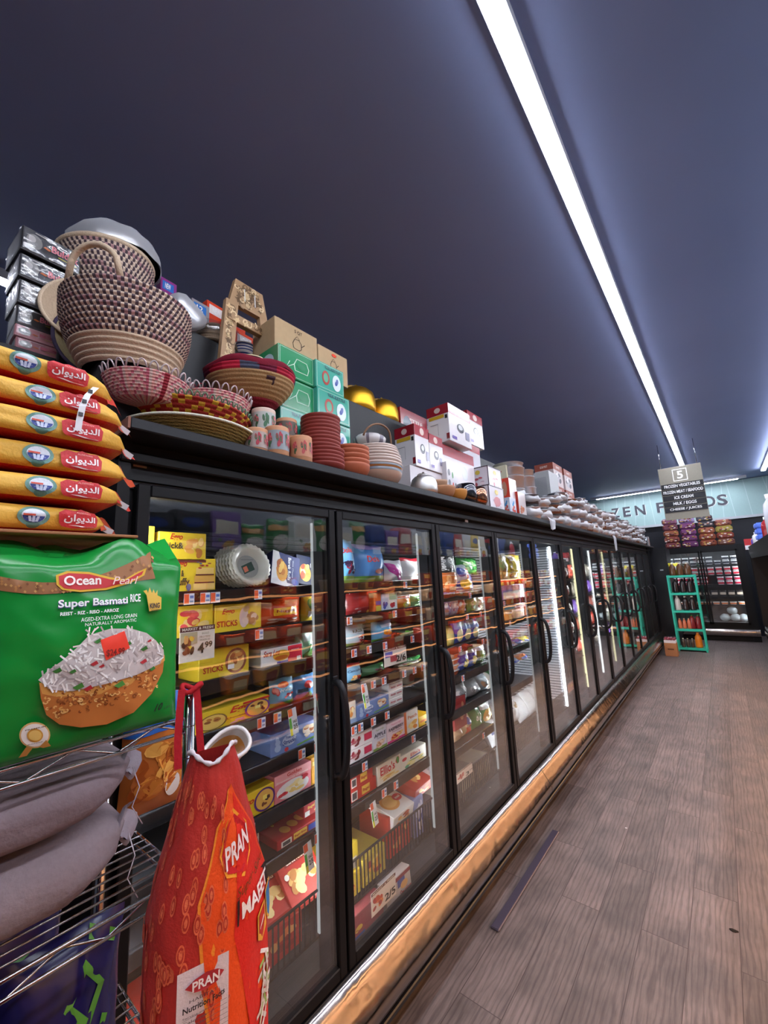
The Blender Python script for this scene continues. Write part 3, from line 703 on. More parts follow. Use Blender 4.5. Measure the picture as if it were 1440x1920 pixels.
g.append(('p', GP([(66, 1274), (84, 1256), (108, 1238), (138, 1212), (160, 1190), (200, 1178), (240, 1178), (270, 1186), (290, 1200), (308, 1218), (309, 1228), (300, 1244), (250, 1264), (190, 1280), (130, 1294), (90, 1292)]), '#cdc3c0'))
for k in range(330):
    u = rg.uniform(72, 308); v = rg.uniform(1178, 1292)
    topv = 1274-(u-66)*.86 if u < 150 else (1186-(u-150)*.12 if u < 230 else 1178+(u-230)*.5)
    if v < topv-6 or v > 1296-(max(0, u-130))*.29: continue
    a = rg.uniform(0, PI); r = rg.uniform(5, 9)
    g.append(('l', GP([(u-r*math.cos(a), v-r*math.sin(a)), (u+r*math.cos(a), v+r*math.sin(a))]), .0075, rg.choice(['#f2ece8', '#e4dcd8', '#f8f4f0', '#b4a8a6'])))
for (u, v, c, r) in ((168, 1241, '#b02a30', 8), (265, 1238, '#b83038', 8), (275, 1200, '#b02a30', 5), (158, 1287, '#c03038', 9), (100, 1255, '#3c7a34', 9), (140, 1284, '#4a8a3a', 11), (218, 1280, '#4a8a3a', 11), (176, 1200, '#3c7a34', 8), (265, 1214, '#3c7a34', 8), (284, 1252, '#3c7a34', 7), (233, 1205, '#3c7a34', 7), (128, 1256, '#3c7a34', 7), (182, 1246, '#b02a30', 6)):
    g.append(('p', GP([(u-r, v+r*.3), (u-r*.2, v+r*.7), (u+r, v+r*.1), (u+r*.5, v-r*.6)]), c))
g += [('p', GP([(180, 1199), (226, 1182), (236, 1213), (190, 1236)]), '#f0402c'), gtx('$24.99', 190, 1231, 226, 1212, '#7a1810', 'b'),
      gell(63, 1378, 29, 25, '#d8b070'), gell(63, 1378, 26, 22, '#f0e6dc'), gell(63, 1378, 15, 13, '#d89a40'), gell(63, 1378, 12, 10, '#eac06a'), gtx('PREMIUM', 44, 1370, 82, 1361, '#6a4a2a'), gtx('RANGE', 50, 1397, 78, 1390, '#6a4a2a'),
      ('p', GP([(48, 1400), (35, 1422), (50, 1418), (60, 1402)]), '#b8803c'), ('p', GP([(72, 1400), (80, 1402), (94, 1398), (84, 1386)]), '#b8803c'),
      gtx('10', 289, 1334, 306, 1316, '#1c2420', 'bi'), gtx('LBS', 308, 1330, 322, 1322, '#1c2420', 'i'), gtx('superior basmati rice', 140, 1386, 270, 1350, '#12682a', 'i')]
rb = empty('rice_bag', (gx, (gy0+gy1)/2, gz0), 'green ten pound basmati rice bag with a bowl of rice picture and orange price sticker', 'rice bag')
gw, gh = gy1-gy0, gz1-gz0
def GF(s_, t_, o=0):
    p = max(0, math.sin(PI*min(1, max(0, s_))))**.5*max(0, math.sin(PI*min(1, max(0, t_))**.8))**.5
    x = .02*p*2-.012+.004*noise.noise(Vector((s_*3, t_*3, 1)))*p+.0025*noise.noise(Vector((s_*9+t_*4, t_*9, 2)))+o
    ft = 0
    if t_ > .9: ft = (t_-.9)*10
    z = t_*gh+ft*(.012*math.sin(s_*11+.5)+.012*(s_-.2)); x -= ft*.02*(1+math.sin(s_*8))
    y = (s_-.5)*gw*(1-.03*math.sin(PI*t_)+.02*t_)
    return (x, y, z)
mb = MB(); mb.surf(GF, 40, 44, ('#158a34', 'film')); mb.surf(lambda s_, t_: (GF(s_, t_)[0]-.012-.09*max(0, math.sin(PI*s_))**.5*max(0, math.sin(PI*t_))**.5, GF(s_, t_)[1], GF(s_, t_)[2]), 20, 20, ('#11702a', 'film'), flip=True)
mb.obj('bag_body', rb); mb = MB(); mb.art(GF, g, off=.0012, kind='plain', curved=True); mb.obj('printed_front', rb)
mb = MB(); mb.surf(lambda s_, t_: (-.02-.05*t_, -gw*.30+gw*.78*s_, gh*.93+.02*t_+.02*s_*t_+.006*math.sin(s_*14)), 12, 4, ('#1c9c3c', 'film')); mb.obj('folded_top', rb)
for k, (yy, lb) in enumerate(((-.12, 'plain green rice bag further left behind the bowl picture bag'), (.17, 'plain green rice bag behind the bowl picture bag under the cardboard'))):
    pouch_mb(.26, .29, .12, '#158a34', [('r', .0, .74, 1, .84, '#9a6840')], seed=5+k, nu=16, nv=16).obj('rice_bag', None, (-.92, yy, 1.468), (0, 0, .02), lb, 'rice bag')
# white cloth sacks on the second wire shelf
for k, (z0, T_, c, lb) in enumerate(((1.227, .105, '#95868c', 'lower white flour sack on the second wire shelf'), (1.333, .095, '#8c7c82', 'upper white flour sack directly under the green rice bag shelf'))):
    L = .30-YO
    mb, pt = sack_mb(L, T_, .30, c, c, [('l', [(.52, .5+.1*k), (.99, .45)], .004, '#9c8c90'), ('t', 'فرينة', .86, .72, .93, .9, '#a8323a', 'b')][:1+0], seed=9+k, kind='fabric', tl=.16, e=3.0, droop=-.2)
    o = mb.obj('flour_sack', None, (-.92+.005*k, YO, z0), (0, 0, 0), lb, 'flour sack')
    mb = MB(); mb.surf(lambda s_, t_: (.11-.05*s_, L-.03+.05*s_+.01*math.sin(t_*7), T_*(.55+.5*(t_-.3)*(.4+.9*s_)+.1*math.sin(s_*6+t_*5))), 8, 6, ('#a59ca6', 'fabric')); mb.obj('open_corner', o)
    mb = MB(); mb.tube([(.10, L+.0, T_*.6), (.115, L+.006, T_*.3), (.11, L-.002, T_*.0), (.118, L+.012, -T_*.3)], .0008, ('#d6cfd6', 'fabric'), 6); mb.obj('tie_string', o)
# blue and orange bag at the end of the second shelf
p0 = onx(262, 1600, -.98); p1 = onx(345, 1372, -.98)
pouch_mb(p1.y-p0.y+.06, p1.z-p0.z+.03, .07, '#b8682c', [('r', 0, .68, 1, 1, '#1c5cae'), ('b', .05, .1, .95, .66, ['#d88838', '#a8521e', '#e8a850', '#c87030'], 26, .2), ('e', .7, .2, .12, .1, '#e8e0d8')], seed=3).obj('snack_bag', None, (-1.0, (p0.y+p1.y)/2-.01, 1.227), (0, 0, 0), 'blue topped bag with orange pastry picture behind the flour sacks', 'snack bag')
# dark blue bags on the shelf below
for k, (yy, xx, w, h, lb) in enumerate(((.02, -.85, .25, .235, 'dark blue glossy flour bag at the bottom left behind the wires'), (.235, -.86, .16, .22, 'dark blue bag with large green script lettering below the wire shelf'), (.13, -1.02, .3, .23, 'dark blue bag at the back under the wire shelf'))):
    ar = []
    if k == 1: ar = [('l', [(.15, .1), (.3, .35), (.55, .4), (.75, .65), (.6, .8), (.45, .66), (.6, .5)], .07, '#5a9a3a'), ('l', [(.4, .15), (.7, .25), (.8, .45)], .06, '#5a9a3a'), ('e', .25, .6, .07, .05, '#5a9a3a'), ('l', [(.65, .95), (.9, .85)], .07, '#5a9a3a')]
    elif k == 0: ar = [('l', [(.55, .15), (.7, .35), (.8, .55)], .03, '#c8a060'), ('b', .55, .1, .85, .6, ['#d8b070', '#c89a58'], 12, .16), ('e', .2, .3, .2, .1, '#2858a8')]
    else: ar = [('l', [(.2, .6), (.5, .8), (.8, .6), (.6, .4)], .06, '#3f7a3a'), ('l', [(.5, .3), (.8, .4)], .05, '#4a84b8')]
    pouch_mb(w, h, .10, '#1a1a52', ar, seed=20+k, nu=16, nv=16).obj('flour_bag', None, (xx, yy, .95), (0, 0, .05*k), lb, 'flour bag')
# large red rice bag hanging by its strap from the rack post
pb = empty('hanging_rice_bag', (-.72, .37, .72), 'red and orange basmati rice bag hanging by a red strap from the rack post', 'rice bag')
O = Vector(pb.location)
def plan(s_):   # plan outline: side gusset (facing -y) 0..0.35, front (facing +x) 0.35..1
    if s_ < .35:
        q = s_/.35; return Vector((-.775+.105*q+.006*math.sin(q*PI), .312-.016*math.sin(q*PI*.9), 0))
    q = (s_-.35)/.65; return Vector((-.665+.032*abs(math.sin(q*PI))**.8-.03*q*q, .308+.172*q, 0))
PZ0, PZ1 = .80, 1.415
def PF(s_, t_, o=0):
    p = plan(s_); c = Vector((-.74, .372, 0)); z = PZ0+(PZ1-PZ0)*t_
    k = 1.0 if t_ < .62 else 1-.62*((t_-.62)/.38)**1.25
    k *= .93+.07*math.sin(PI*min(1, t_*1.2))
    q = c+(p-c)*k; q.x += max(0, t_-.62)*.09
    d = (p-c).normalized()
    w_ = .004*noise.noise(Vector((s_*6, t_*9, 3)))+.002*noise.noise(Vector((s_*18, t_*20, 3)))
    q += d*(w_+o)
    return (q.x-O.x, q.y-O.y, z-O.z+.012*math.sin(s_*9)*max(0, t_-.85)*5)
mb = MB(); mb.surf(PF, 44, 50, ('#b8302a', 'woven'))
mb.surf(lambda s_, t_: tuple(Vector(PF(1, t_)).lerp(Vector(PF(0, t_)), s_)), 10, 30, ('#a82a26', 'woven'))
mb.add([PF(s_/10, 0) for s_ in range(11)], [tuple(range(11))], ('#a82a26', 'woven')); mb.obj('bag_body', pb)
def fs(u, v, x=-.645): p = onx(u, v, x); return (.35+.65*(p.y-.308)/.172, (p.z-PZ0)/(PZ1-PZ0))
def FP(pts): return [fs(*p) for p in pts]
def fq(s_, t_): return (.35+.65*s_, t_)
pr = []; rg = random.Random(8)
for k in range(150):
    s_ = rg.uniform(.02, .34) if k % 2 else rg.uniform(.36, .62); t_ = rg.uniform(.08, .94); r = .022
    pr += [('e', s_, t_, r*.8, r*.9, '#dc6644'), ('e', s_, t_, r*.6, r*.7, '#b43428'), ('e', s_, t_, r*.35, r*.4, '#d86a48')]
mb = MB(); mb.art(PF, pr, off=.0008, kind='woven', curved=True)
# orange shield field
def quadstrip(L_, R_, col, n=10):   # fill between two polylines in (s,t)
    vs = []
    for i in range(n+1):
        q = i/n*(len(L_)-1); a = int(min(len(L_)-2, q)); f = q-a
        lp = Vector(L_[a]).lerp(Vector(L_[a+1]), f); rp = Vector(R_[a]).lerp(Vector(R_[a+1]), f); vs.append((lp, rp))
    return lambda a, b: tuple(vs[int(round(b*n))][0].lerp(vs[int(round(b*n))][1], a))
Lf = [(.62, .0), (.60, .2), (.50, .5), (.45, .7), (.56, .84), (.70, .91)]; Rf = [(1, .0), (1, .2), (1, .5), (1, .66), (.92, .80), (.74, .92)]
for col, dx, oo in (('#f09030', -.015, .0016), ('#e8501c', 0, .0022)):
    q = quadstrip([(a+dx, b) for a, b in Lf], Rf, col, 20); mb.surf(lambda a, b: PF(*q(a, b), oo), 8, 20, (col, 'woven'))
Lr = [(.80, .0), (.80, .2), (.70, .45), (.62, .6), (.66, .72), (.72, .86)]; Rr = [(1, 0), (1, .2), (1, .5), (.99, .66), (.9, .8), (.75, .9)]
q2 = quadstrip([(a+.02, b) for a, b in Lr], Rr, '#d82a20', 20); mb.surf(lambda a, b: PF(*q2(a, b), .0028), 8, 20, ('#d8281e', 'woven'))
A = [('p', [(.60, .62), (.56, .70), (.62, .80), (.72, .84), (.84, .76), (.84, .64), (.74, .58)], '#f0a030'), ('p', [(.61, .63), (.58, .70), (.63, .79), (.72, .82), (.82, .75), (.82, .65), (.73, .60)], '#c41e28'),
     ('t', 'PRAN', .60, .66, .82, .74, '#f4e6e4', 'b', .04),
     ('t', 'Super Saad', .66, .53, .96, .575, '#7a3a10', 'i', .03), ('r', .66, .43, .98, .52, '#2a1c1c'), ('t', 'MAEET', .69, .445, .96, .505, '#f0e8e4', 'b'),
     ('p', [(.82, .30), (.80, .40), (.90, .41), (.92, .30), (.87, .27)], '#f0b040'), ('p', [(.83, .31), (.815, .39), (.89, .40), (.905, .31), (.87, .285)], '#c82c24'), ('l', [(.84, .33), (.88, .36)], .014, '#f0e8e0'),
     ('p', [(.92, .33), (.91, .43), (.99, .44), (.99, .32), (.955, .3)], '#f0b040'), ('p', [(.93, .335), (.92, .42), (.985, .43), (.985, .33), (.955, .31)], '#3a78b8')]
PM = lambda s_, t_, o: PF(s_, .78+(t_-.70)*.62, o)
mb.art(PM, A, off=.0034, kind='woven')
for k in range(60):
    s_ = rg.uniform(.78, .93); t_ = rg.uniform(-.1, .3); 
    if s_-.82 < t_*.35: continue
    a = rg.uniform(0, 3.1); mb.art(PM, [('l', [(s_-.06*math.cos(a), t_-.035*math.sin(a)), (s_+.06*math.cos(a), t_+.035*math.sin(a))], .014, rg.choice(['#e8e0da', '#d8ccc4', '#f4eeea', '#9ab060']))], off=.0045, kind='woven')
# nutrition panel
NP = [('r', .37, -.3, .60, .235, '#dccfd4'), ('p', [(.40, .185), (.44, .205), (.49, .212), (.54, .205), (.575, .185), (.54, .165), (.49, .158), (.44, .165)], '#b03038'), ('t', 'PRAN', .43, .17, .55, .20, '#f0e6e6', 'b'),
      ('t', 'HABITAT', .42, .14, .54, .15, '#4a4048'), ('t', 'Nutrition Facts', .395, .115, .575, .133, '#2a2428', 'b')]
for k in range(9): NP.append(('t', ['Serving size', 'Calories', 'Total fat', 'Sodium', 'Carbohydrate', 'Fibre', 'Protein', 'Iron', 'Calcium'][k], .395, .098-k*.013, .49, .106-k*.013, '#5a5058')); NP.append(('r', .395, .094-k*.013, .585, .0952-k*.013, '#6a6068'))
mb.art(lambda s_, t_, o: PM(s_, t_+.15, o), NP, off=.0062, kind='woven'); mb.obj('printed_front', pb)
# torn white edge on top, strap
mb = MB(); mb.tube([PF(k/24, 1, .003) for k in range(25)], [.0032+.0012*math.sin(k*1.9) for k in range(25)], ('#d8ccd0', 'fabric'), 7); mb.obj('frayed_edge', pb)
for k, (du, lb) in enumerate(((-.012, ''), (.012, ''))):
    pts = [Vector((-.735, .352+du, 1.515)), Vector((-.728, .35+du*1.3, 1.48)), Vector((-.722, .348+du*1.5, 1.44)), Vector((-.715, .348+du*1.6, 1.40))]
    mb = MB(); vs = []
    for p in pts: q = EYE+(p-EYE)/.885-O; vs += [(q.x, q.y-.006, q.z), (q.x+.004, q.y+.006, q.z)]
    mb.add(vs, [(2*i, 2*i+1, 2*i+3, 2*i+2) for i in range(3)], ('#b02028', 'fabric'), True); mb.obj('strap', pb)
KS = .885
p = (EYE+(Vector((-.745, .362, 1.512))-EYE)/KS)-O
MB().tube([(p.x+.018*math.cos(a)*.8, p.y+.018*math.sin(a), p.z+.006*math.sin(a*2)) for a in [2*PI*k/14 for k in range(14)]], .005, ('#b02028', 'fabric'), 6, closed=True).obj('strap_loop', pb)
pb.location = EYE+(O-EYE)*KS; pb.scale = (KS, KS, KS)
# open mouthed white and brown sack hung behind the red bag
wb = empty('hanging_sack', (-.83, .465, 1.335), 'white and brown sack with open mouth hanging behind the red rice bag', 'sack', None, (.25, .75, 0))
def WF(s_, t_):
    a = 2*PI*s_; r = .042*(1-.25*(1-t_))*(1+.08*math.sin(3*a)); return (r*.75*math.cos(a)+.01*(t_), r*math.sin(a), .085*t_+.01*math.sin(a+1)*t_)
mb = MB(); mb.surf(WF, 26, 12, ('#d6ccc8', 'film'), fm=lambda i, j: ('#c88838', 'film') if j < 8 and 3 < i < 20 else ('#ded8d4', 'film')); mb.obj('sack_body', wb)
MB().tube([WF(k/26, 1) for k in range(26)], .004, ('#e4dcd8', 'film'), 6, closed=True).obj('rim', wb)
# ------------------------------------------------------------ open warm lit case on the other side of the aisle
AX = .40
ac = empty('open_display_case', (AX, 4.6, 0), 'black open display case with warm lit shelves on the right of the aisle', 'display case')
AY0, AY1 = -1.6, 10.6
def abox(name, x0, x1, y0, y1, z0, z1, mt, ch=0, par=None):
    return MB().box(x0-AX, x1-AX, y0-4.6, y1-4.6, z0, z1, mt, ch).obj(name, par or ac)
abox('base', .50, 1.4, AY0, AY1, .08, .50, BLK2, .01)
abox('kick_plate', .56, 1.3, AY0, AY1, 0, .08, BLK)
mb = MB(); prof = [(.50, .52), (.455, .50), (.435, .44), (.43, .36), (.44, .30), (.50, .29)]; P = len(prof)
mb.add([(x-AX, y-4.6, z) for y in (AY0, AY1) for x, z in prof], [(k, k+1, P+k+1, P+k) for k in range(P-1)], WAVY, True); mb.obj('bumper_panel', ac)
abox('back_panel', 1.32, 1.4, AY0, AY1, .5, 1.9, ('#6a5a50', 'paint'))
abox('canopy', .44, 1.4, AY0, AY1, 1.80, 1.92, BLK2, .01)
mb = MB(); mb.add([(.415-AX, y-4.6, z) if q == 0 else ((.445-AX, y-4.6, z)) for y in (AY0, AY1) for q, z in ((0, 1.97), (1, 1.76), (1, 1.97))], [(0, 1, 4, 3), (1, 2, 5, 4), (0, 3, 5, 2), (0, 2, 1), (3, 4, 5)], BLK); mb.obj('canopy_fascia', ac)
for y in (AY1,):
    abox('end_panel', .43, 1.4, y-.03, y, .5, 1.80, BLK, .01)
for z, xf in ((.85, .62), (1.12, .68), (1.38, .72), (1.60, .76)):
    s_ = abox('shelf', xf, 1.32, AY0, AY1-.05, z-.02, z, BLK2)
    abox('shelf_lip', xf-.004, xf, AY0, AY1-.05, z-.028, z+.004, BLK2)
    abox('led_bar', xf+.008, xf+.045, AY0+.02, AY1-1.6, z-.027, z-.021, emat('warm_led', WARM_C, WARM_E*1.5))
    if z != 1.38: abox('glow_bar', xf-.007, xf-.0045, AY0+.02, AY1-.1, z-.022, z-.006, emat('added_lip_glow', (1, .42, .16), 1.4))  # glowing bars added on the shelf lips for orange streaks in the glass
abox('led_bar', .50, .54, AY0+.02, AY1-1.6, 1.785, 1.798, emat('warm_led', WARM_C, WARM_E))
PK = [('#e08838', '#f4d8a0'), ('#c8502a', '#f0e0c0'), ('#d8a848', '#8a2a1c'), ('#a83a2a', '#f0c860'), ('#e8d8c0', '#c05028'), ('#7a3a24', '#e8b070')]
protos = []
for k, (c, c2) in enumerate(PK):
    mb = box_mb(.20, .19, .16, c, [('r', .08, .55, .92, .88, c2), ('b', .1, .06, .9, .5, ['#c87838', '#e8b868', '#8a4424'], 9, .22)], kind='gloss') if k % 2 else tray_mb(.20, .15, .2, c, [('r', .2, .2, .8, .8, c2)])
    protos.append(mb)
rg = random.Random(11); first = [None]*6
NM = ['deli_tray', 'snack_box', 'deli_tray', 'snack_box', 'deli_tray', 'snack_box']
CN = ['orange', 'brick red', 'mustard', 'dark red', 'cream', 'brown']
for z, xf in ((.505, .60), (.85, .75), (1.12, .81), (1.38, .85), (1.60, .89)):
    y = AY0+.2
    while y < AY1-.25:
        k = rg.randrange(6)
        if rg.random() > .1 and y > 0:
            if first[k] is None: first[k] = o = protos[k].obj(NM[k])
            else: o = dup(first[k])
            o.location = (xf+.02, y, z+.0005); o.rotation_euler = (0, 0, PI+rg.uniform(-.06, .06))
            tag(o, '%s %s in the warm lit open case on the right' % (CN[k], 'deli tray' if k % 2 == 0 else 'snack box'), 'tray' if k % 2 == 0 else 'box', '%s %s in the warm lit case' % (CN[k], 'trays' if k % 2 == 0 else 'boxes'))
            if z > 1.5: o.scale = (1, 1, .8)
        y += .30
# goods standing on the canopy, near stretch seen mirrored in the freezer doors
TG = [('#1c3f8a', 'Barilla'), ('#e8c030', 'RIGATONI'), ('#20242c', 'Collezione'), ('#f0f0ee', ''), ('#2a7a3c', ''), ('#a8262c', ''), ('#c8ccd4', ''), ('#7a5aa8', '')]
seen = {}
COLN = ['blue pasta carton', 'yellow pasta carton reading RIGATONI', 'black pasta carton', 'white carton', 'green rice bag', 'red carton', 'pale grey carton', 'violet carton']
y = .25; k = 0
order = [5, 0, 1, 2, 2, 7, 4, 4, 3, 4, 6, 4, 0, 7, 5, 6, 3, 4, 0, 5, 6, 1, 3, 2, 5, 0]
for k, q in enumerate(order):
    c, tx = TG[q]; w = .24; hh = rg.uniform(.28, .42)
    if y > 7.0: break
    ar = [('e', .5, .75, .35, .12, '#24408a'), ('t', tx, .15, .45, .85, .55, '#202020', 'b'), ('r', .1, .1, .9, .35, '#d8d8d0')] if q in (0, 1, 2) else [('r', .1, .5, .9, .8, '#e8e0d0'), ('b', .2, .1, .8, .45, ['#c84030', '#e8b040', '#508038'], 8, .2)]
    mb = box_mb(w, hh, .14, c, ar) if q != 4 else pouch_mb(w, hh, .14, c, [('r', .05, .7, .95, .85, '#c89858'), ('e', .5, .4, .35, .2, '#e8e0d8')], seed=k)
    nm = 'rice_bag' if q == 4 else ('pasta_carton' if q in (0, 1, 2) else 'carton')
    mb.obj(nm, None, (.58, y+w/2, 1.9205), (0, 0, PI), COLN[q]+' on the canopy over the aisle, mirrored in the near doors', 'bag' if q == 4 else 'carton', COLN[q]+'s on the right canopy'); y += w+.02
# far stretch visible at the right edge
def cyl_bottle(name, loc, r, h, col, cap, label, cat='bottle', group=None):
    mb = MB().lathe([(.001, 0), (r, 0), (r, h*.62), (r*.85, h*.78), (r*.35, h*.88), (r*.35, h*.92)], (col, 'gloss'), 18)
    o = mb.obj(name, None, loc, (0, 0, 0), label, cat, group); MB().lathe([(r*.42, h*.9), (r*.42, h), (.001, h)], (cap, 'gloss'), 14).obj('cap', o); return o
for k, (yy, xx, r, h, col, cap, lb) in enumerate(((7.3, .52, .06, .34, '#a8242c', '#f0f0f0', 'red and white detergent jug at the right picture edge'), (6.6, .53, .07, .55, '#e4e6f0', '#e8e8f0', 'tall white jug topmost at the right picture edge'), (9.3, .50, .05, .26, '#e8e8ec', '#d8d8e0', 'slim white bottle on the far end of the right canopy'), (9.7, .49, .045, .2, '#6a4aa8', '#e0e0ea', 'violet bottle on the far end of the right canopy'), (9.95, .5, .045, .22, '#e4e4ea', '#7a58b8', 'white bottle with violet cap at the far canopy end'))):
    cyl_bottle('bottle', (xx, yy, 1.972-.05), r, h, col, cap, lb)
for j in range(4):
    mb = MB().box(-.06, .06, -.14, .14, 0, .085, ('#5a7ae0', 'film'), .02)
    for q in range(3): mb.ball((-.06, -.09+.09*q, .042), .035, ('#7a98f0', 'film'), 10, sq=(.3, 1, 1))
    mb.obj('tissue_pack', None, (.52, 8.4, 1.9205+.087*j), (0, 0, 0), ['bottom', 'second', 'third', 'topmost'][j]+' blue wrapped pack in the stack on the right canopy', 'pack', 'blue wrapped packs')
box_mb(.25, .2, .12, '#b82a30', [('r', .0, .0, 1, .4, '#e8e8ee')]).obj('carton', None, (.50, 10.3, 1.9205), (0, 0, -PI/2), 'red and white carton on the far end of the right canopy', 'carton')
for k, (yy, lb) in enumerate(((9.6, 'brown paper bag in the low front of the right case, farther one'), (8.6, 'brown paper bag in the low front of the right case, nearer one'))):
    pouch_mb(.32, .2, .2, '#9a7a68', [], kind='film', seed=70+k).obj('brown_bag', None, (.68, yy, .505), (0, 0, PI), lb, 'bag')
# ------------------------------------------------------------ freezer on the end wall
EY = 12.0
ef = empty('end_wall_freezer', (-.35, EY, 0), 'black two door glass freezer on the end wall under the banner', 'freezer')
def ebox(name, x0, x1, y0, y1, z0, z1, mt, ch=0, par=None): return MB().box(x0+.35, x1+.35, y0, y1, z0, z1, mt, ch).obj(name, par or ef)
ebox('side_panel', -1.12, -1.04, 0, .9, 0, 2.10, BLK); ebox('side_panel', .29, .42, 0, .9, 0, 2.10, BLK); ebox('header', -1.04, .29, -.02, .9, 2.0, 2.10, BLK2); ebox('lower_frame', -1.04, .29, -.01, .9, .26, .36, BLK)
ebox('back_panel', -1.04, .29, .8, .86, .3, 2.0, ('#5c5e62', 'paint')); ebox('kick_plate', -1.1, .4, .02, .1, 0, .1, BLK)
mb = MB(); prof = [(0, .27), (-.07, .26), (-.09, .22), (-.09, .14), (-.05, .11), (0, .1)]; P = 6
mb.add([(x+.35, y, z) for x in (-1.1, .42) for y, z in prof], [(k, k+1, P+k+1, P+k) for k in range(P-1)], WAVY, True, fm=None); mb.obj('bumper_panel', ef)
for xa, xb in ((-1.04, -.375), (-.365, .29)):
    fr = .035; mb = MB().box(xa+.35, xa+.35+fr, -.03, 0, .36, 2.0, BLK).box(xb+.35-fr, xb+.35, -.03, 0, .36, 2.0, BLK).box(xa+.35, xb+.35, -.03, 0, .36, .4, BLK).box(xa+.35, xb+.35, -.03, 0, 1.96, 2.0, BLK)
    d = mb.obj('door', ef); MB().box(xa+.35+fr, xb+.35-fr, -.014, -.010, .4, 1.96, GLASS).obj('glass_pane', d)
for xa, xb in ((-1.02, -.40), (-.34, .27)): ebox('led_bar', xa, xb, .03, .06, 1.965, 1.985, emat('end_freezer_led', COOL_C, 16.0))
for x in (-1.035, .285): ebox('led_bar', x-.004, x+.004, .03, .045, .45, 1.93, emat('end_freezer_led', COOL_C, 16.0))
EZ = [1.68, 1.44, 1.22, .98, .78, .40]
for z in EZ[:-1]: ebox('shelf', -1.03, .28, .1, .7, z-.015, z, ('#2a2a2c', 'paint'))
ebox('shelf', -1.03, .28, .05, .78, .385, .4, ('#6a6c70', 'paint'))
rows = {1.68: ('#c4c6ca', '#3a3c44', 'pale grey lidded tub'), 1.44: ('#d8d0d4', '#c83848', 'white tub with red band'), 1.22: ('#d4c4cc', '#b82a44', 'white tub with crimson label'), .98: ('#3a3436', '#c8b8a8', 'dark tray with pale food'), .78: ('#e0dcd8', '#e07840', 'low white carton with orange label')}
for z, (c, c2, nm) in rows.items():
    f0 = None
    for j in range(9):
        x = -.97+.148*j
        if abs(x+.37) < .04: x += .0
        for lv in range(2 if z > 1.1 else 1):
            if z == 1.22 and j in (5,) or (z == 1.68 and j == 6 and lv): continue
            if f0 is None:
                h_ = .085 if z > 1.1 else (.11 if z > .9 else .06); mb = tray_mb(.125, h_, .12, c if z != .98 else '#2a2628', [('r', 0, .2, 1, .75, c2)], rim=c); f0 = o = mb.obj('food_tub')
            else: o = dup(f0)
            o.location = (x, EY+.15, z+lv*.093+.0005); o.rotation_euler = (0, 0, -PI/2)
            tag(o, '%s on the %s shelf of the end wall freezer' % (nm, ORD[EZ.index(z)]), 'tub', nm+'s in the end wall freezer')
mb = None
for j, (x, z, lb) in enumerate(((-.12, .4, 'left white wrapped turkey on the floor of the end wall freezer'), (.06, .4, 'middle white wrapped turkey on the end wall freezer floor'), (.20, .4, 'right white wrapped turkey on the end wall freezer floor'), (.02, .56, 'white wrapped turkey resting on top of the lower three'))):
    MB().ball((0, 0, .085), .1, ('#c8d4da', 'film'), 18, sq=(.95, .98, .85), bump=.15, seed=j).obj('frozen_turkey', None, (x, EY+.2, z), (0, 0, 0), lb, 'frozen turkey')
# bags stacked on the end freezer
BS = [(-.86, ['#7a4448', '#8c4a44', '#a06048', '#7c4a58', '#94607a']), (-.52, ['#6a3a64', '#74406c', '#7c4878', '#804878', '#a890c0']), (-.18, ['#8a4a38', '#94503c', '#a0604a', '#4c4a50', '#56545c']), (.14, ['#7c5448', '#8a4438', '#a09048', '#96584a'])]
CW = ['brown red', 'purple', 'orange brown', 'mixed red and yellow']
for q, (x, cols) in enumerate(BS):
    for j, c in enumerate(cols):
        h_ = .145; mb = MB().box(-.152, .152, -.12, .12, 0, h_, (c, 'film'), .035)
        rg2 = random.Random(q*9+j)
        for e in range(12):
            a = rg2.uniform(-PI, 0); mb.ball((rg2.uniform(-.125, .125), -.118, h_*.5+rg2.uniform(-.045, .045)), .026, (['#b06a58', '#c8a858', '#e0c8c0', '#5a2c34'][e % 4], 'film'), 6, sq=(1, .5, .6))
        mb.obj('snack_bag', None, (x, EY+.16, 2.1005+.1452*j), (0, 0, 0), '%s snack bag, %s in %s pile on end wall freezer' % (CW[q], ['lowest', 'second lowest', 'third lowest', 'fourth lowest', 'topmost'][j], ['leftmost', 'second', 'third', 'right'][q]), 'snack bag', CW[q]+' snack bag pile')
# dark filler panel between the two freezers
p = empty('filler_panel', (-1.06, 10.72, 0), 'dark panel closing the far end of the long freezer', 'panel')
MB().box(-.14, .15, -.025, .025, 0, 2.09, ('#1a1b20', 'paint'), .004).obj('panel_board', p)
MB().box(-.0, .06, -.029, -.025, 1.60, 1.625, '#c8ccd4').obj('paper_label', p)  # small pale patch on the panel face
MB().box(-.14, -.139+.27, .025, 1.14, 0, 2.09, ('#1a1b20', 'paint')).obj('return_board', p)
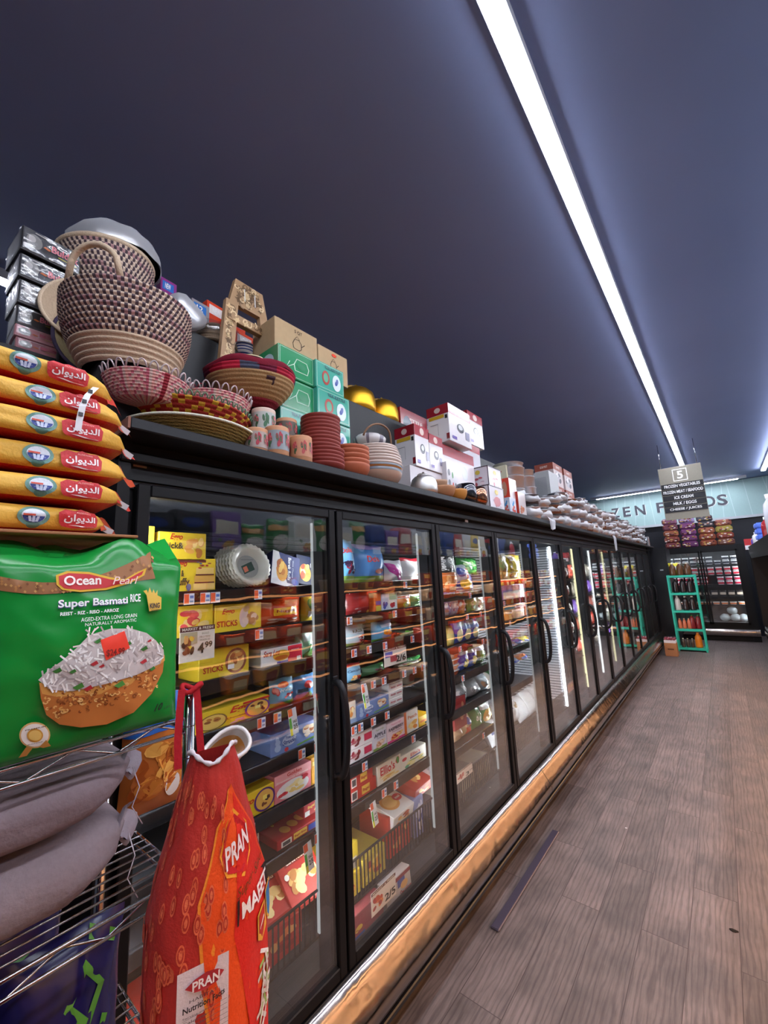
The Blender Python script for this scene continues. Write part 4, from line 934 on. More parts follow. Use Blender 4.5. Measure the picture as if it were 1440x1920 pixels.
# teal folding rack with bottles
tr = empty('teal_rack', (-.69, 10.45, 0), 'teal painted five tier rack with juice bottles at the end of the aisle', 'rack')
TEAL = ('#2fae94', 'paint'); tw, td = .225, .13
for x in (-tw, tw):
    for y in (-td, td): MB().box(x-.017, x+.017, y-.012, y+.012, .0, 1.50, TEAL, .002).obj('post', tr)
TZ = [.06, .42, .78, 1.13, 1.48]
for z in TZ:
    MB().box(-tw-.01, tw+.01, -td-.014, td+.014, z-.03, z+.012, TEAL, .003).obj('shelf', tr)
def jug(x, y, z, r, h, col, cap, label, group=None, k='gloss'):
    mb = MB().lathe([(.001, 0), (r, .0), (r*1.02, h*.1), (r*.97, h*.5), (r*.9, h*.7), (r*.5, h*.86), (r*.32, h*.9), (r*.32, h*.93)], (col, k), 16)
    o = mb.obj('juice_jug', None, (x, y, z), (0, 0, 0), label, 'jug', group); MB().lathe([(r*.38, h*.92), (r*.38, h), (.001, h)], (cap, 'gloss'), 10).obj('cap', o); return o
X0 = -.69
for j in range(3): jug(X0-.13+.125*j, 10.43, 1.4925, .06, .25, '#5c3c28', '#d8c8b0', 'brown cider jug on top of the teal rack', 'brown jugs on the teal rack')
for j in range(3): jug(X0-.12+.12*j, 10.43, 1.1425, .056, .28, '#241c20', '#2a2a30', 'dark cola coloured bottle on the second tier of the teal rack', 'dark bottles on the second tier')
jug(X0-.13, 10.42, .7925, .052, .29, '#c8bfba', '#d8d0c8', 'pale milk coloured jug on the third tier of the teal rack')
for j in range(2): jug(X0-.0+.115*j, 10.43, .7925, .054, .28, '#2a2022', '#e0d8d0', 'dark jug with pale cap on the third tier of the teal rack', 'dark jugs on the third tier')
for j in range(3): jug(X0-.145+.075*j, 10.40, .4325, .034, .2, '#c86a4a', '#e8c8a0', 'small orange red bottle on the fourth tier of the teal rack', 'small orange red bottles')
for j in range(2): jug(X0+.06+.1*j, 10.42, .4325, .05, .27, '#7a1c22', '#4a8a40', 'deep red juice jug on the fourth tier of the teal rack', 'red jugs on the fourth tier')
jug(X0+.11, 10.42, .0725, .06, .29, '#d87a24', '#e89038', 'bright orange juice jug at the bottom of the teal rack')
for j in range(3): jug(X0-.14+.075*j, 10.40, .0725, .032, .17, '#4a3c34', '#d8d0b0', 'small dark bottle with pale cap at the bottom of the teal rack', 'small dark bottles')
pouch_mb(.2, .26, .1, '#d8c838', [('r', .1, .4, .9, .7, '#e8e8e0')], seed=31).obj('chip_bag', None, (X0-.09, 10.56, 1.4925), (.0, -.2, -1.2), 'yellow and white chip bag leaning behind the brown jugs', 'bag')
bx = empty('carton', (-.985, 9.76, 0), 'brown carton on the floor at the end of the freezer with plastic wrapped fruit', 'carton')
MB().box(-.1, .1, -.1, .1, 0, .24, ('#a87450', 'matte'), .004).box(-.05, .05, -.1015, -.1, .12, .14, '#5a3a28').obj('carton_body', bx)
fp = empty('fruit_tray', (-.985, 9.76, .2405), 'tray of red fruit under clear wrap on top of the brown carton', 'fruit tray')
mb = MB().box(-.095, .095, -.095, .095, 0, .05, ('#d8d0d4', 'matte'), .004); mb.obj('tray', fp)
mb = MB(); rg = random.Random(5)
for i in range(4):
    for j in range(4): mb.ball((-.068+.045*i, -.068+.045*j, .07), .026, ('#8a1c34', 'gloss'), 10)
tag(mb.obj('red_fruit', fp), kind='stuff')
MB().box(-.097, .097, -.097, .097, .045, .115, WRAP, .02).obj('clear_wrap', fp)
# ------------------------------------------------------------ frozen goods behind the doors (front faces measured on the shelf line)
FOOD = ['#d88838', '#f0d8a0', '#a8421e', '#e8b060', '#c86028']; BERRY = ['#8a1c3c', '#c02c3c', '#5a1c4c', '#e05a50']; GREENS = ['#4a8a3a', '#7ab04a', '#2c6a2c', '#c8d890']
def eggo(tx2='', ring='#5a2c7a', big=0):
    a = [('r', 0, .0, 1, .06, '#e8c838'), ('t', 'Eggo', .04 if not big else .42, .48 if not big else .5, .42 if not big else .8, .92, '#c42820', 'bi')]
    if big: a += [('e', .2, .42, .19, .38, '#7a5a2c'), ('e', .2, .42, .165, .34, '#e0b860'), ('b', .08, .2, .32, .7, ['#b87838', '#8a5028'], 6, .2), ('e', .82, .48, .19, .44, ring), ('e', .82, .48, .16, .39, '#dca850'), ('b', .7, .2, .95, .8, ['#4a2818', '#7a3c24'], 9, .14), ('r', .78, .45, .86, .6, '#f4e488'), ('t', 'Chocolatey', .38, .32, .66, .42, '#4a2820', 'b'), ('b', .38, .05, .66, .28, ['#e08898', '#f0a8b0'], 4, .3), ('r', .6, .88, 1, .98, '#c42820')]
    elif tx2: a += [('t', tx2, .05, .2, .5, .42, '#3a2a20' if tx2 != 'STICKS' else '#b82a1c', 'b'), ('b', .52, .1, .98, .9, ['#c88038', '#e8b868', '#8a4a20', '#f0d088'], 12, .2)]
    return a
def fz(kind, u0, v0, u1, v1, col, arts, name, label, cat, z=None, x=-1.335, d=.14, side=None, top=None, group=None, rz=0, lean=0, seed=0, h=None, ck='paper', back=None):
    a = onx(u0, v0, x); b_ = onx(u1, v1, x); y0, y1 = a.y, b_.y; z0 = a.z if z is None else z; hh = h or max(.03, b_.z-z0); w = y1-y0
    if kind == 'box': mb = box_mb(w, hh, d, col, arts, side, top, kind=ck)
    elif kind == 'bag': mb = pouch_mb(w*1.04, hh, d, col, arts, seed=seed or int(u0+v0) % 97, back=back)
    elif kind == 'tray': mb = tray_mb(w, hh, d, col, arts)
    return mb.obj(name, None, (x-d/2, (y0+y1)/2, z0), (0, lean, rz), label, cat, group)
WB = ['#e4e2e0', '#c8503a']
# --- first door
a1 = [('r', .0, .0, .42, .2, '#f0d8a8')]
fz('box', 296, 1050, 387, 1001, '#e8c42c', [('t', 'Eggo', .22, .7, .48, .95, '#c42820', 'bi'), ('t', 'Thick&', .02, .45, .5, .66, '#3a2a20', 'b'), ('b', .5, .05, .98, .9, ['#e0a048', '#f0c878', '#b06a28', '#d89040'], 12, .22), ('r', .4, 0, 1, .08, '#6a2c20')], 'waffle_box', 'yellow waffle box reading Thick on top of the fluffy waffle box', 'frozen food box', z=1.768, d=.16)
fz('box', 316, 1096, 405, 1048, '#e8c42c', [('t', 'Eggo', .1, .72, .36, .96, '#c42820', 'bi'), ('t', 'Thick &', .02, .5, .3, .68, '#3a2a20', 'b'), ('t', 'Fluffy', .08, .2, .42, .46, '#3a2a20', 'b'), ('p', [(.5, .12), (.96, .12), (.98, .3), (.5, .3)], '#e8c070'), ('p', [(.52, .34), (.96, .34), (.97, .5), (.52, .52)], '#dca850'), ('p', [(.55, .56), (.94, .56), (.95, .74), (.55, .74)], '#e8c070'), ('r', .52, .3, .96, .34, '#6a3020'), ('r', .54, .52, .95, .56, '#6a3020'), ('b', .55, .7, .95, .92, ['#b02838', '#3a4a8a', '#8a2838'], 7, .14), ('e', .4, .2, .05, .1, '#3a4a8a')], 'waffle_box', 'yellow thick and fluffy waffle box standing on the top freezer shelf', 'frozen food box', z=1.6655, d=.16)
fz('box', 272, 1020, 291, 987, '#e8c42c', [('b', .1, .1, .9, .6, FOOD, 5, .3)], 'waffle_box', 'sliver of a yellow waffle box at the left glass edge', 'frozen food box', z=1.768)
fz('box', 274, 1096, 312, 1050, '#e8c42c', [('b', .1, .1, .9, .6, FOOD, 5, .3)], 'waffle_box', 'yellow waffle box mostly hidden behind the green rice bag top', 'frozen food box', z=1.6655)
# stack of crimped pie tins, leaning
pc = onx(458, 1052, -1.36); pr_ = .062
for k in range(7):
    def wb(r, z, a, k=k): return (r*(1+(.035*math.sin(a*26) if r > .055 else 0)), z)
    mb = MB().lathe([(.001, .0), (.042, 0), (.052, .018), (.066, .021), (.066, .023), (.051, .021), (.041, .0025), (.001, .0025)], ('#c4c0b4', 'gloss'), 78, wob=wb)
    o = mb.obj('pie_tin', None, (-1.43+.012*k+.0, pc.y-.018+.005*k, 1.748+.001*k), (0, 1.25, .05), 'foil pie tin with crimped rim, %s in the leaning stack' % (['rearmost']+['number %s from the back' % w_ for w_ in ('two', 'three', 'four', 'five', 'six')]+['front one with a green label'])[k], 'pie tin', 'crimped pie tins on the top freezer shelf'); o.scale = (1.22, 1.22, 1.22)
    if k == 6:
        q = MB(); q.art(lambda s_, t_, o_: (.036-.072*t_, .036-.072*s_, .003+o_), [('e', .5, .5, .5, .5, '#8c8a84'), ('p', [(.2, .35), (.75, .15), (.85, .5), (.3, .72)], '#1c3a2a'), ('p', [(.52, .3), (.72, .22), (.78, .44), (.58, .52)], '#c86848'), ('r', .2, .78, .8, .81, '#6a6a6a')]); q.obj('round_label', o)
def leanbox(u, v, x, w, h, d, col, arts, rot, name, label, z=None, cat='frozen food box', top=None, ck='paper', group=None):
    p = onx(u, v, x); return box_mb(w, h, d, col, arts, None, top, kind=ck).obj(name, None, (x, p.y, p.z if z is None else z), rot, label, cat, group)
br_ = [('r', 0, .0, 1, .12, '#e4e4ea'), ('p', [(0, .12), (.55, .12), (.2, 1), (0, 1)], '#e8e6ea'), ('e', .36, .42, .2, .3, '#e0a040'), ('b', .14, .15, .52, .85, ['#c87828', '#f0c060', '#a85a20'], 9, .24), ('t', 'Borek Rolls', .55, .2, .66, .9, '#e8eaf4', 'bw'), ('t', 'With Cheese', .70, .3, .76, .85, '#d0d4ea', 'w'), ('e', .82, .18, .12, .1, '#2c4aa0')]
leanbox(528, 1095, -1.39, .135, .145, .05, '#28306c', br_, (-.28, -.3, 0), 'pastry_box', 'blue borek rolls box leaning beside the pie tins', 1.668)
leanbox(573, 1093, -1.40, .12, .135, .05, '#1c2444', [('e', .35, .4, .25, .3, '#d8a040'), ('b', .1, .1, .6, .8, FOOD, 8, .24), ('t', 'Borek', .6, .6, .95, .75, '#d8dae8', 'b')], (-.18, -.3, 0), 'pastry_box', 'second dark blue pastry box right of the borek rolls', 1.668)
fz('box', 290, 1182, 400, 1131, '#e8c42c', [('t', 'BUTTERMILK', .0, .25, .14, .45, '#b82a1c', 'b'), ('b', .36, .1, .95, .9, ['#e8c880', '#c03040', '#e0b060', '#d84a50'], 14, .2)], 'waffle_box', 'yellow waffle box with strawberry picture above the market card', 'frozen food box', z=1.5255)
fz('box', 402, 1184, 490, 1128, '#e8c42c', [('t', 'Eggo', .14, .62, .4, .85, '#c42820', 'bi'), ('t', 'STICKS', .04, .25, .46, .45, '#b82a1c', 'b'), ('e', .6, .5, .1, .35, '#e0c0b8'), ('b', .55, .08, .98, .9, ['#b87848', '#d8a878', '#e8c8b8'], 10, .22)], 'waffle_box', 'yellow toast sticks box on the second freezer shelf', 'frozen food box', z=1.5255)
fz('bag', 494, 1175, 575, 1113, '#d8512c', [('r', .25, .35, .8, .6, '#e8b428'), ('t', 'Nuggets', .3, .42, .75, .54, '#7a1c14', 'b'), ('b', .1, .05, .9, .3, ['#e8a080', '#f0d0c0', '#c84028'], 8, .18), ('b', .2, .66, .9, .95, ['#e07848', '#c84a28'], 8, .2)], 'frozen_food_bag', 'orange red bag with yellow label on the second shelf of the first door', 'frozen food bag', z=1.526, d=.1)
fz('bag', 576, 1163, 596, 1113, '#c8b030', [('e', .5, .65, .3, .2, '#4a8a3a'), ('r', .2, .2, .8, .4, '#e8e8d8')], 'frozen_food_bag', 'yellow bag with green mark at the right of the second shelf', 'frozen food bag', z=1.526, d=.08)
fz('box', 372, 1268, 467, 1206, '#d8b828', [('t', 'STICKS', .08, .25, .46, .45, '#a8281c', 'b'), ('e', .72, .5, .22, .42, '#8a4a38'), ('e', .72, .5, .17, .34, '#d8b070'), ('b', .56, .15, .9, .85, ['#c88848', '#a05a30'], 8, .22), ('r', .55, .25, .68, .4, '#e8e0e0')], 'waffle_box', 'yellow toast sticks box on the third freezer shelf', 'frozen food box', z=1.386)
o = fz('box', 490, 1253, 567, 1205, '#e8e4e4', [('r', .62, .04, .98, .96, '#d83048'), ('t', 'Sara Lee', .04, .58, .42, .9, '#a8242c', 'bi'), ('e', .46, .52, .2, .3, '#e8a838'), ('e', .46, .4, .16, .12, '#c86828'), ('r', .35, .02, .62, .2, '#4a4aa8'), ('r', .84, .1, .94, .3, '#f0e8e8'), ('r', .7, .7, .9, .74, '#f8d0d4')], 'pastry_tray', 'white and red pound cake tray on the third shelf of the first door', 'pastry tray', z=1.387, d=.11, ck='gloss')
fz('bag', 566, 1239, 596, 1178, '#7fae8c', [('p', [(.1, .0), (.9, .0), (.6, .5)], '#3c8a44'), ('r', .2, .6, .8, .85, '#b8c8c8')], 'frozen_vegetable_bag', 'pale green vegetable bag right of the red and white cake tray', 'frozen food bag', z=1.387, d=.08)
fz('box', 368, 1362, 504, 1302, '#e8c42c', eggo(big=1), 'waffle_box', 'yellow chocolatey waffle box with purple ring on the fourth shelf', 'frozen food box', z=1.232)
fz('bag', 515, 1337, 558, 1268, '#86b8d8', [('e', .45, .8, .22, .1, '#e86030'), ('t', 'Welch', .2, .56, .8, .66, '#f0f4f8', 'b'), ('b', .35, .25, .95, .5, ['#c02838', '#e04850'], 7, .2), ('r', .0, .02, 1, .18, '#6ab04a'), ('b', .0, .4, .25, .8, ['#c84848', '#e88070'], 4, .4)], 'frozen_fruit_bag', 'light blue frozen strawberry bag on the fourth shelf of the first door', 'frozen food bag', z=1.232, d=.07)
fz('bag', 559, 1326, 597, 1262, '#4a7aa8', [('e', .55, .62, .22, .16, '#c83a3c'), ('r', .1, .35, .5, .5, '#2a3a4a'), ('p', [(.2, .0), (.9, .0), (.6, .35)], '#3a7a4a')], 'frozen_fruit_bag', 'darker blue fruit bag with red disc beside the strawberry bag', 'frozen food bag', z=1.232, d=.07)
STR = [('r', 0, 0, 1, 1, '#7088c0'), ('e', .36, .5, .14, .26, '#c8d4ec'), ('t', 'Toaster', .28, .58, .46, .7, '#34509c', 'b'), ('t', 'Strudel', .22, .34, .5, .54, '#26408c', 'bi'), ('e', .13, .3, .06, .16, '#a8bce0'), ('e', .13, .55, .05, .13, '#a8bce0'), ('e', .12, .72, .035, .09, '#a8bce0'), ('b', .58, .2, .98, .92, ['#d8b890', '#f0e0d0', '#b86838', '#e8d0b0'], 12, .22), ('e', .29, .12, .04, .1, '#c02830'), ('l', [(.5, .1), (.98, .22)], .08, '#6aa040')]
fz('box', 507, 1416, 599, 1345, '#6a84bc', STR, 'pastry_box', 'blue toaster strudel box on the fifth shelf of the first door', 'frozen food box', z=1.077)
fz('box', 446, 1530, 514, 1466, '#e8c42c', [('t', 'Eggo', .0, .5, .42, .8, '#c42820', 'bi'), ('e', .72, .5, .3, .46, '#5a2c7a'), ('e', .72, .5, .25, .39, '#e0b058'), ('b', .52, .2, .95, .8, ['#4a2c28', '#7a4430'], 6, .14), ('r', .66, .5, .78, .68, '#f4e070'), ('e', .3, .08, .1, .08, '#5a3a8a')], 'waffle_box', 'yellow waffle box with purple ringed waffle on the sixth shelf', 'frozen food box', z=.917)
fz('box', 515, 1504, 583, 1426, '#e0828c', [('r', 0, .68, 1, 1, '#e8a0a4'), ('t', 'Golden', .32, .82, .72, .96, '#c03020', 'b'), ('t', 'Strawberry Cheese', .02, .68, .9, .78, '#f4e8e8', 'i'), ('e', .48, .34, .44, .32, '#e8e4e8'), ('b', .2, .1, .82, .62, ['#f0dca0', '#e8c878', '#f4e8c0'], 9, .22), ('b', .05, .1, .35, .4, ['#c02838', '#d84048'], 4, .3), ('b', .7, .4, .95, .7, ['#c02838', '#d84048'], 3, .35)], 'blintz_box', 'pink strawberry cheese blintz box on the sixth shelf', 'frozen food box', z=.917)
fz('box', 584, 1478, 602, 1414, '#e8a42c', [('e', .9, .45, .4, .2, '#f0f0ec'), ('r', .1, .7, .9, .85, '#f4d070')], 'blintz_box', 'orange box at the right end of the sixth shelf', 'frozen food box', z=.917)
BB = [('r', .08, .12, .3, .72, '#e8e4e4'), ('r', .11, .2, .27, .6, '#4a4a50'), ('r', .34, .2, .64, .85, '#e8c050'), ('t', 'Bagel Bites', .36, .35, .62, .65, '#a8241c', 'b'), ('r', .67, .15, .98, .8, '#2c4aa8')]
bt = [('t', 'Bagel Bites', .1, .45, .6, .7, '#e8c050', 'b'), ('e', .3, .2, .09, .12, '#d8a048'), ('e', .5, .25, .09, .12, '#d8a048'), ('e', .7, .3, .09, .12, '#d8a048'), ('e', .68, .62, .1, .12, '#d8a048'), ('e', .82, .45, .07, .09, '#3a4a9c')]
fz('box', 520, 1601, 604, 1572, '#a8222c', BB, 'bagel_snack_box', 'flat red and blue bagel bites box lying on the seventh shelf', 'frozen food box', z=.767, d=.2, top=bt)
fz('box', 570, 1548, 604, 1492, '#b82028', [('r', .05, .05, .3, .45, '#e8e4e4'), ('t', 'Bagel Bites', .2, .55, .95, .85, '#e8c050', 'b', .1), ('b', .5, .1, .95, .4, FOOD, 4, .3)], 'bagel_snack_box', 'small bright red bagel bites box on top of the flat one', 'frozen food box', z=.82, d=.16)
fz('box', 468, 1620, 486, 1556, '#d8d4d0', [('t', '10', .3, .8, .8, .95, '#2a2a4a', 'b'), ('b', .1, .1, .9, .6, FOOD, 6, .3)], 'frozen_snack_box', 'narrow white box marked 10 behind the red hanging bag', 'frozen food box', z=.767)
KN = [('t', 'Furlani', .1, .8, .85, .96, '#f0e8e0', 'b'), ('r', .18, .64, .82, .76, '#8a1414'), ('t', 'Garlic Knots', .22, .66, .78, .74, '#f0e8e0', 'b'), ('b', .1, .12, .95, .62, ['#e8b060', '#f0c880', '#c8823a', '#f4d898'], 16, .22), ('e', .14, .5, .06, .05, '#f0e8e0')]
for (u, v, x, rx, ry, lb, z) in ((528, 1712, -1.40, .0, -.95, 'left red garlic knots box lying in the first door basket', .50), (585, 1640, -1.42, .0, -.8, 'right red garlic knots box tilted in the first door basket', .505)):
    p = onx(u, v, -1.36); box_mb(.17, .2, .075, '#c0281c', KN).obj('garlic_knots_box', None, (-1.375, p.y-.01, z), (rx, ry, 0), lb, 'frozen food box')
for (yy, lb) in ((.62, 'red snack box low in the first door basket behind the hanging bag'), (.80, 'dark red box at the basket bottom under the left garlic knots box'), (.985, 'dark red box at the basket bottom under the right garlic knots box')):
    box_mb(.16, .10, .2, '#a8281c', [('b', .1, .1, .9, .9, ['#d87838', '#8a1c14', '#e0a060'], 8, .2)]).obj('frozen_snack_box', None, (-1.43, yy, .4415), (0, 0, 0), lb, 'frozen food box')
# --- second door
fz('bag', 645, 1083, 672, 1012, '#5a90b8', [('r', 0, .04, 1, .2, '#7a9a4a'), ('t', 'Dole', .1, .7, .6, .82, '#c83030', 'b'), ('b', .1, .2, .95, .55, ['#3a2440', '#8a2038', '#2a1c34'], 10, .2)], 'frozen_fruit_bag', 'blue mixed berry bag first on the top shelf of the second door', 'frozen food bag', z=1.666, d=.1)
fz('bag', 675, 1085, 730, 1022, '#4e80bc', [('p', [(.0, 1), (1, 1), (.9, .86), (.1, .88)], '#8a78b0'), ('t', 'Dole', .3, .55, .65, .72, '#c83030', 'b'), ('r', 0, .02, 1, .2, '#6aa04a'), ('b', .4, .2, .95, .4, ['#a86050', '#c87868'], 5, .24), ('p', [(.85, .9), (1, .7), (.98, .3), (.9, .4)], '#3c8ad8')], 'frozen_fruit_bag', 'wide blue and green fruit bag on the top shelf of the second door', 'frozen food bag', z=1.666, d=.12)
fz('bag', 733, 1094, 762, 1050, '#d0ccd4', [('p', [(.0, .9), (.4, .8), (.9, .1), (.6, .1), (.1, .5)], '#b02c88')], 'frozen_food_bag', 'white and magenta bag slumped on the top shelf of the second door', 'frozen food bag', z=1.666, d=.09)
fz('bag', 764, 1098, 802, 1046, '#e4e2e4', [('r', 0, .86, 1, 1, '#d03040'), ('r', 0, 0, 1, .1, '#d03040'), ('b', .3, .15, .8, .5, ['#c87838', '#4a2c28'], 5, .25), ('t', 'Chips', .4, .65, .8, .76, '#a85058', 'i')], 'frozen_food_bag', 'white bag with red bands on the top shelf of the second door', 'frozen food bag', z=1.666, d=.09)
fz('bag', 660, 1150, 702, 1103, '#9a2a2c', [('b', .1, .05, .5, .3, ['#c8b0b0', '#b84848'], 4, .2), ('e', .8, .1, .08, .06, '#e8a040'), ('l', [(.1, .9), (.2, .1)], .03, '#d8c0c0')], 'frozen_food_bag', 'dark red square bag on the second shelf of the second door', 'frozen food bag', z=1.526, d=.08)
for (u0, v0, u1, v1, c, ar, lb, k_) in ((704, 1146, 714, 1112, '#e06a2c', [('r', .1, .4, .9, .6, '#7a5ab0'), ('r', .1, .05, .9, .35, '#d8c040')], 'slim orange carton beside the dark red bag', 'box'), (716, 1145, 728, 1113, '#d0d4e4', [('b', .1, .1, .9, .6, ['#3a4a9c', '#5a3c7a'], 8, .3), ('r', .1, .75, .9, .95, '#e8e8f0')], 'slim white carton with blueberries', 'box'), (729, 1144, 744, 1110, '#e8ece8', [('r', .1, .6, .9, .95, '#a8c8a0'), ('b', .1, .1, .9, .5, ['#c02838', '#a81c2c'], 4, .4)], 'slim white carton with strawberries', 'box')):
    fz(k_, u0, v0, u1, v1, c, ar, 'frozen_fruit_box', lb+', second shelf of second door', 'frozen food box', z=1.526)
fz('bag', 745, 1152, 776, 1114, '#e07a28', [('r', .0, .75, 1, 1, '#d8d4d0'), ('e', .6, .32, .22, .24, '#f0d040'), ('e', .6, .32, .14, .15, '#f4e8a0'), ('r', .2, .8, .8, .9, '#c84828')], 'frozen_fruit_bag', 'orange mango pouch with white top on the second shelf', 'frozen food bag', z=1.526, d=.06)
fz('bag', 777, 1150, 800, 1112, '#8ab878', [('r', .3, .2, .8, .8, '#5aa050'), ('r', .0, .85, 1, 1, '#d8dcd8')], 'frozen_vegetable_bag', 'green pouch at the right of the second shelf, second door', 'frozen food bag', z=1.526, d=.06)
fz('bag', 652, 1219, 692, 1168, '#a8b8c0', [('r', 0, 0, 1, .2, '#5a8a4a'), ('t', 'KAZE', .3, .66, .75, .78, '#3a4a3a', 'b'), ('b', .4, .2, .98, .55, ['#8a2030', '#5a1828', '#b03c40'], 9, .2)], 'frozen_fruit_bag', 'clear topped grape fruit bag on the third shelf of the second door', 'frozen food bag', z=1.386, d=.09)
fz('bag', 707, 1212, 741, 1162, '#6ab0d8', [('r', 0, .0, 1, .14, '#5aa848'), ('b', .3, .2, .9, .62, ['#f0a028', '#f8c040', '#e88020'], 9, .24), ('r', .3, .7, .9, .85, '#c8e0f0')], 'frozen_fruit_bag', 'sky blue mango bag on the third shelf of the second door', 'frozen food bag', z=1.386, d=.07)
fz('bag', 756, 1226, 783, 1183, '#2c3a28', [('e', .4, .72, .14, .12, '#70c040'), ('e', .5, .35, .46, .34, '#c8cc90'), ('b', .1, .05, .9, .65, ['#e0dca0', '#d06838', '#f0e8c0', '#8aa050'], 16, .18)], 'vegetable_bowl_bag', 'black bowl pouch with pasta picture on the third shelf', 'frozen food bag', z=1.386, d=.07)
fz('bag', 785, 1222, 806, 1186, '#b0442c', [('b', .05, .1, .95, .9, ['#d86038', '#e88850', '#8a2c1c'], 10, .25)], 'frozen_food_bag', 'orange red pouch at the right of the third shelf', 'frozen food bag', z=1.386, d=.06)
fz('bag', 651, 1292, 685, 1241, '#7aa8c8', [('r', 0, .9, 1, 1, '#c83c3c'), ('t', 'Cascadian', .15, .62, .9, .74, '#2c4a6a', 'bi'), ('b', .25, .1, .95, .55, ['#c04038', '#e8e0c0', '#d8703c', '#f0b860'], 12, .2)], 'frozen_fruit_bag', 'light blue peach and berry bag on the fourth shelf of the second door', 'frozen food bag', z=1.232, d=.08)
fz('bag', 690, 1272, 728, 1242, '#40704a', [('b', .3, .3, .9, .8, ['#4a2c3c', '#6a3044'], 6, .2), ('r', .75, 0, 1, 1, '#4a9a4a')], 'frozen_fruit_bag', 'dark green berry bag on the fourth shelf of the second door', 'frozen food bag', z=1.24, d=.08)
fz('bag', 754, 1300, 800, 1240, '#5a4a3c', [('r', 0, .72, 1, 1, '#3a8a48'), ('t', 'IQUSA', .08, .78, .6, .95, '#e8f0e8', 'b'), ('e', .38, .32, .34, .3, '#e0dcc8'), ('b', .08, .05, .66, .58, ['#8aa838', '#c8d060', '#a83828', '#e8e0a0'], 16, .18), ('b', .7, .1, 1, .6, ['#8aa838', '#c8b060'], 7, .4)], 'vegetable_bowl_bag', 'large green bannered vegetable bowl pouch on the fourth shelf', 'frozen food bag', z=1.232, d=.09)
fz('box', 669, 1346, 728, 1301, '#8098cc', STR, 'pastry_box', 'blue toaster strudel box on the fifth shelf of the second door', 'frozen food box', z=1.077)
fz('box', 653, 1352, 667, 1312, '#d8ccc0', [('b', .1, .2, .9, .8, FOOD, 7, .3), ('r', 0, 0, 1, .2, '#8aa0c8')], 'pastry_box', 'narrow pastry box left of the strudel box in the second door', 'frozen food box', z=1.077)
for j in range(4): fz('box', 730, 1332-j*12, 756, 1320-j*12, '#e4e0e0', [('t', 'Amys', .1, .3, .45, .7, '#b03040', 'b'), ('r', .55, .4, .9, .6, '#c88088')], 'flat_meal_box', 'flat white carton, %s in the stack of four on the fifth shelf' % ['lowest', 'second', 'third', 'topmost'][j], 'frozen food box', z=1.077+.0335*j, h=.033, group='flat white cartons stacked in the second door')
fz('box', 759, 1379, 783, 1325, '#e8e0d8', [('r', 0, 0, .16, 1, '#e07028'), ('t', 'Peach', .25, .62, .9, .78, '#c86830', 'b'), ('b', .2, .05, .95, .6, ['#f0b050', '#e89038', '#f8d890'], 7, .3)], 'turnover_box', 'white and orange peach turnover box right of the raspberry box', 'frozen food box', z=.917+.0)
fz('box', 786, 1360, 806, 1335, '#e8b020', [('r', .1, .4, .9, .6, '#d87020'), ('r', .5, .1, .9, .35, '#3a3a30')], 'turnover_box', 'small yellow orange box at the right end of the sixth shelf', 'frozen food box', z=.917)
for j in range(3): fz('box', 655, 1438-j*23, 699, 1405-j*23, '#e4dce0', [('b', .05, .1, .5, .9, ['#7a2c30', '#e0c8c0', '#a83c48'], 7, .22), ('r', .62, .25, .95, .8, '#c83858'), ('t', 'Cake', .02, .4, .3, .7, '#b02848', 'bi')], 'cake_box', 'long white and crimson cake box, %s of three on the sixth shelf' % ['lowest', 'middle', 'topmost'][j], 'frozen food box', z=.917+.053*j, h=.052, group='white and crimson cake boxes')
PF_ = lambda nm, c, b_: [('r', 0, 0, 1, .12, c), ('t', 'Pepperidge', .2, .82, .8, .92, c, 'i'), ('t', nm, .08, .58, .92, .74, '#3a3048', 'b'), ('t', 'Turnovers', .25, .48, .8, .56, '#5a5060', 'i'), ('b', .1, .05, .95, .46, b_, 9, .24)]
fz('box', 700, 1411, 724, 1356, '#dcd8e4', PF_('APPLE', '#8a9a50', ['#e0b8a0', '#c88868', '#f0d8c0']), 'turnover_box', 'white apple turnover box on the sixth shelf of the second door', 'frozen food box', z=.917)
fz('box', 727, 1398, 758, 1343, '#ecd4dc', PF_('RASPBERRY', '#d84880', ['#e8a050', '#b02838', '#f0c880']), 'turnover_box', 'pink raspberry turnover box on the sixth shelf of the second door', 'frozen food box', z=.917)
for j in range(2): fz('box', 657, 1506-j*26, 706-j*7, 1470-j*26, '#b83028', [('r', .04, .1, .26, .8, '#e4e0e0'), ('r', .07, .2, .23, .7, '#4a4448'), ('r', .42, .2, .72, .85, '#e8c050'), ('t', 'Bagel', .45, .35, .7, .65, '#a8241c', 'b')], 'bagel_snack_box', '%s red bagel bites box of two on the seventh shelf, second door' % ['lower', 'upper'][j], 'frozen food box', z=.767+.0505*j, h=.05, group='red bagel boxes in the second door')
EL = [('t', "Ellio's", .12, .42, .72, .86, '#c82c34', 'b'), ('b', .05, .02, .95, .36, ['#e8c880', '#f0dca0', '#d8a858'], 12, .2), ('b', .72, .55, .95, .95, ['#c82c34', '#4a8a3a'], 4, .4), ('l', [(.08, .38), (.7, .44)], .03, '#e8a040')]
fz('box', 708, 1474, 751, 1412, '#e8e4d8', EL, 'pizza_box', 'large white pizza box lettered in red on the seventh shelf', 'frozen food box', z=.767)
fz('box', 753, 1450, 798, 1392, '#e4e4d8', [('t', "Ellio's", .36, .64, .74, .88, '#c82c34', 'b'), ('r', .34, .5, .76, .6, '#3a3a8a'), ('b', .1, .02, .95, .45, ['#e8d480', '#f0e8a8', '#8aa850'], 14, .18), ('e', .12, .72, .09, .12, '#c83038'), ('e', .2, .14, .08, .1, '#58a888')], 'pizza_box', 'second white pizza box with blue band right of the larger one', 'frozen food box', z=.767)
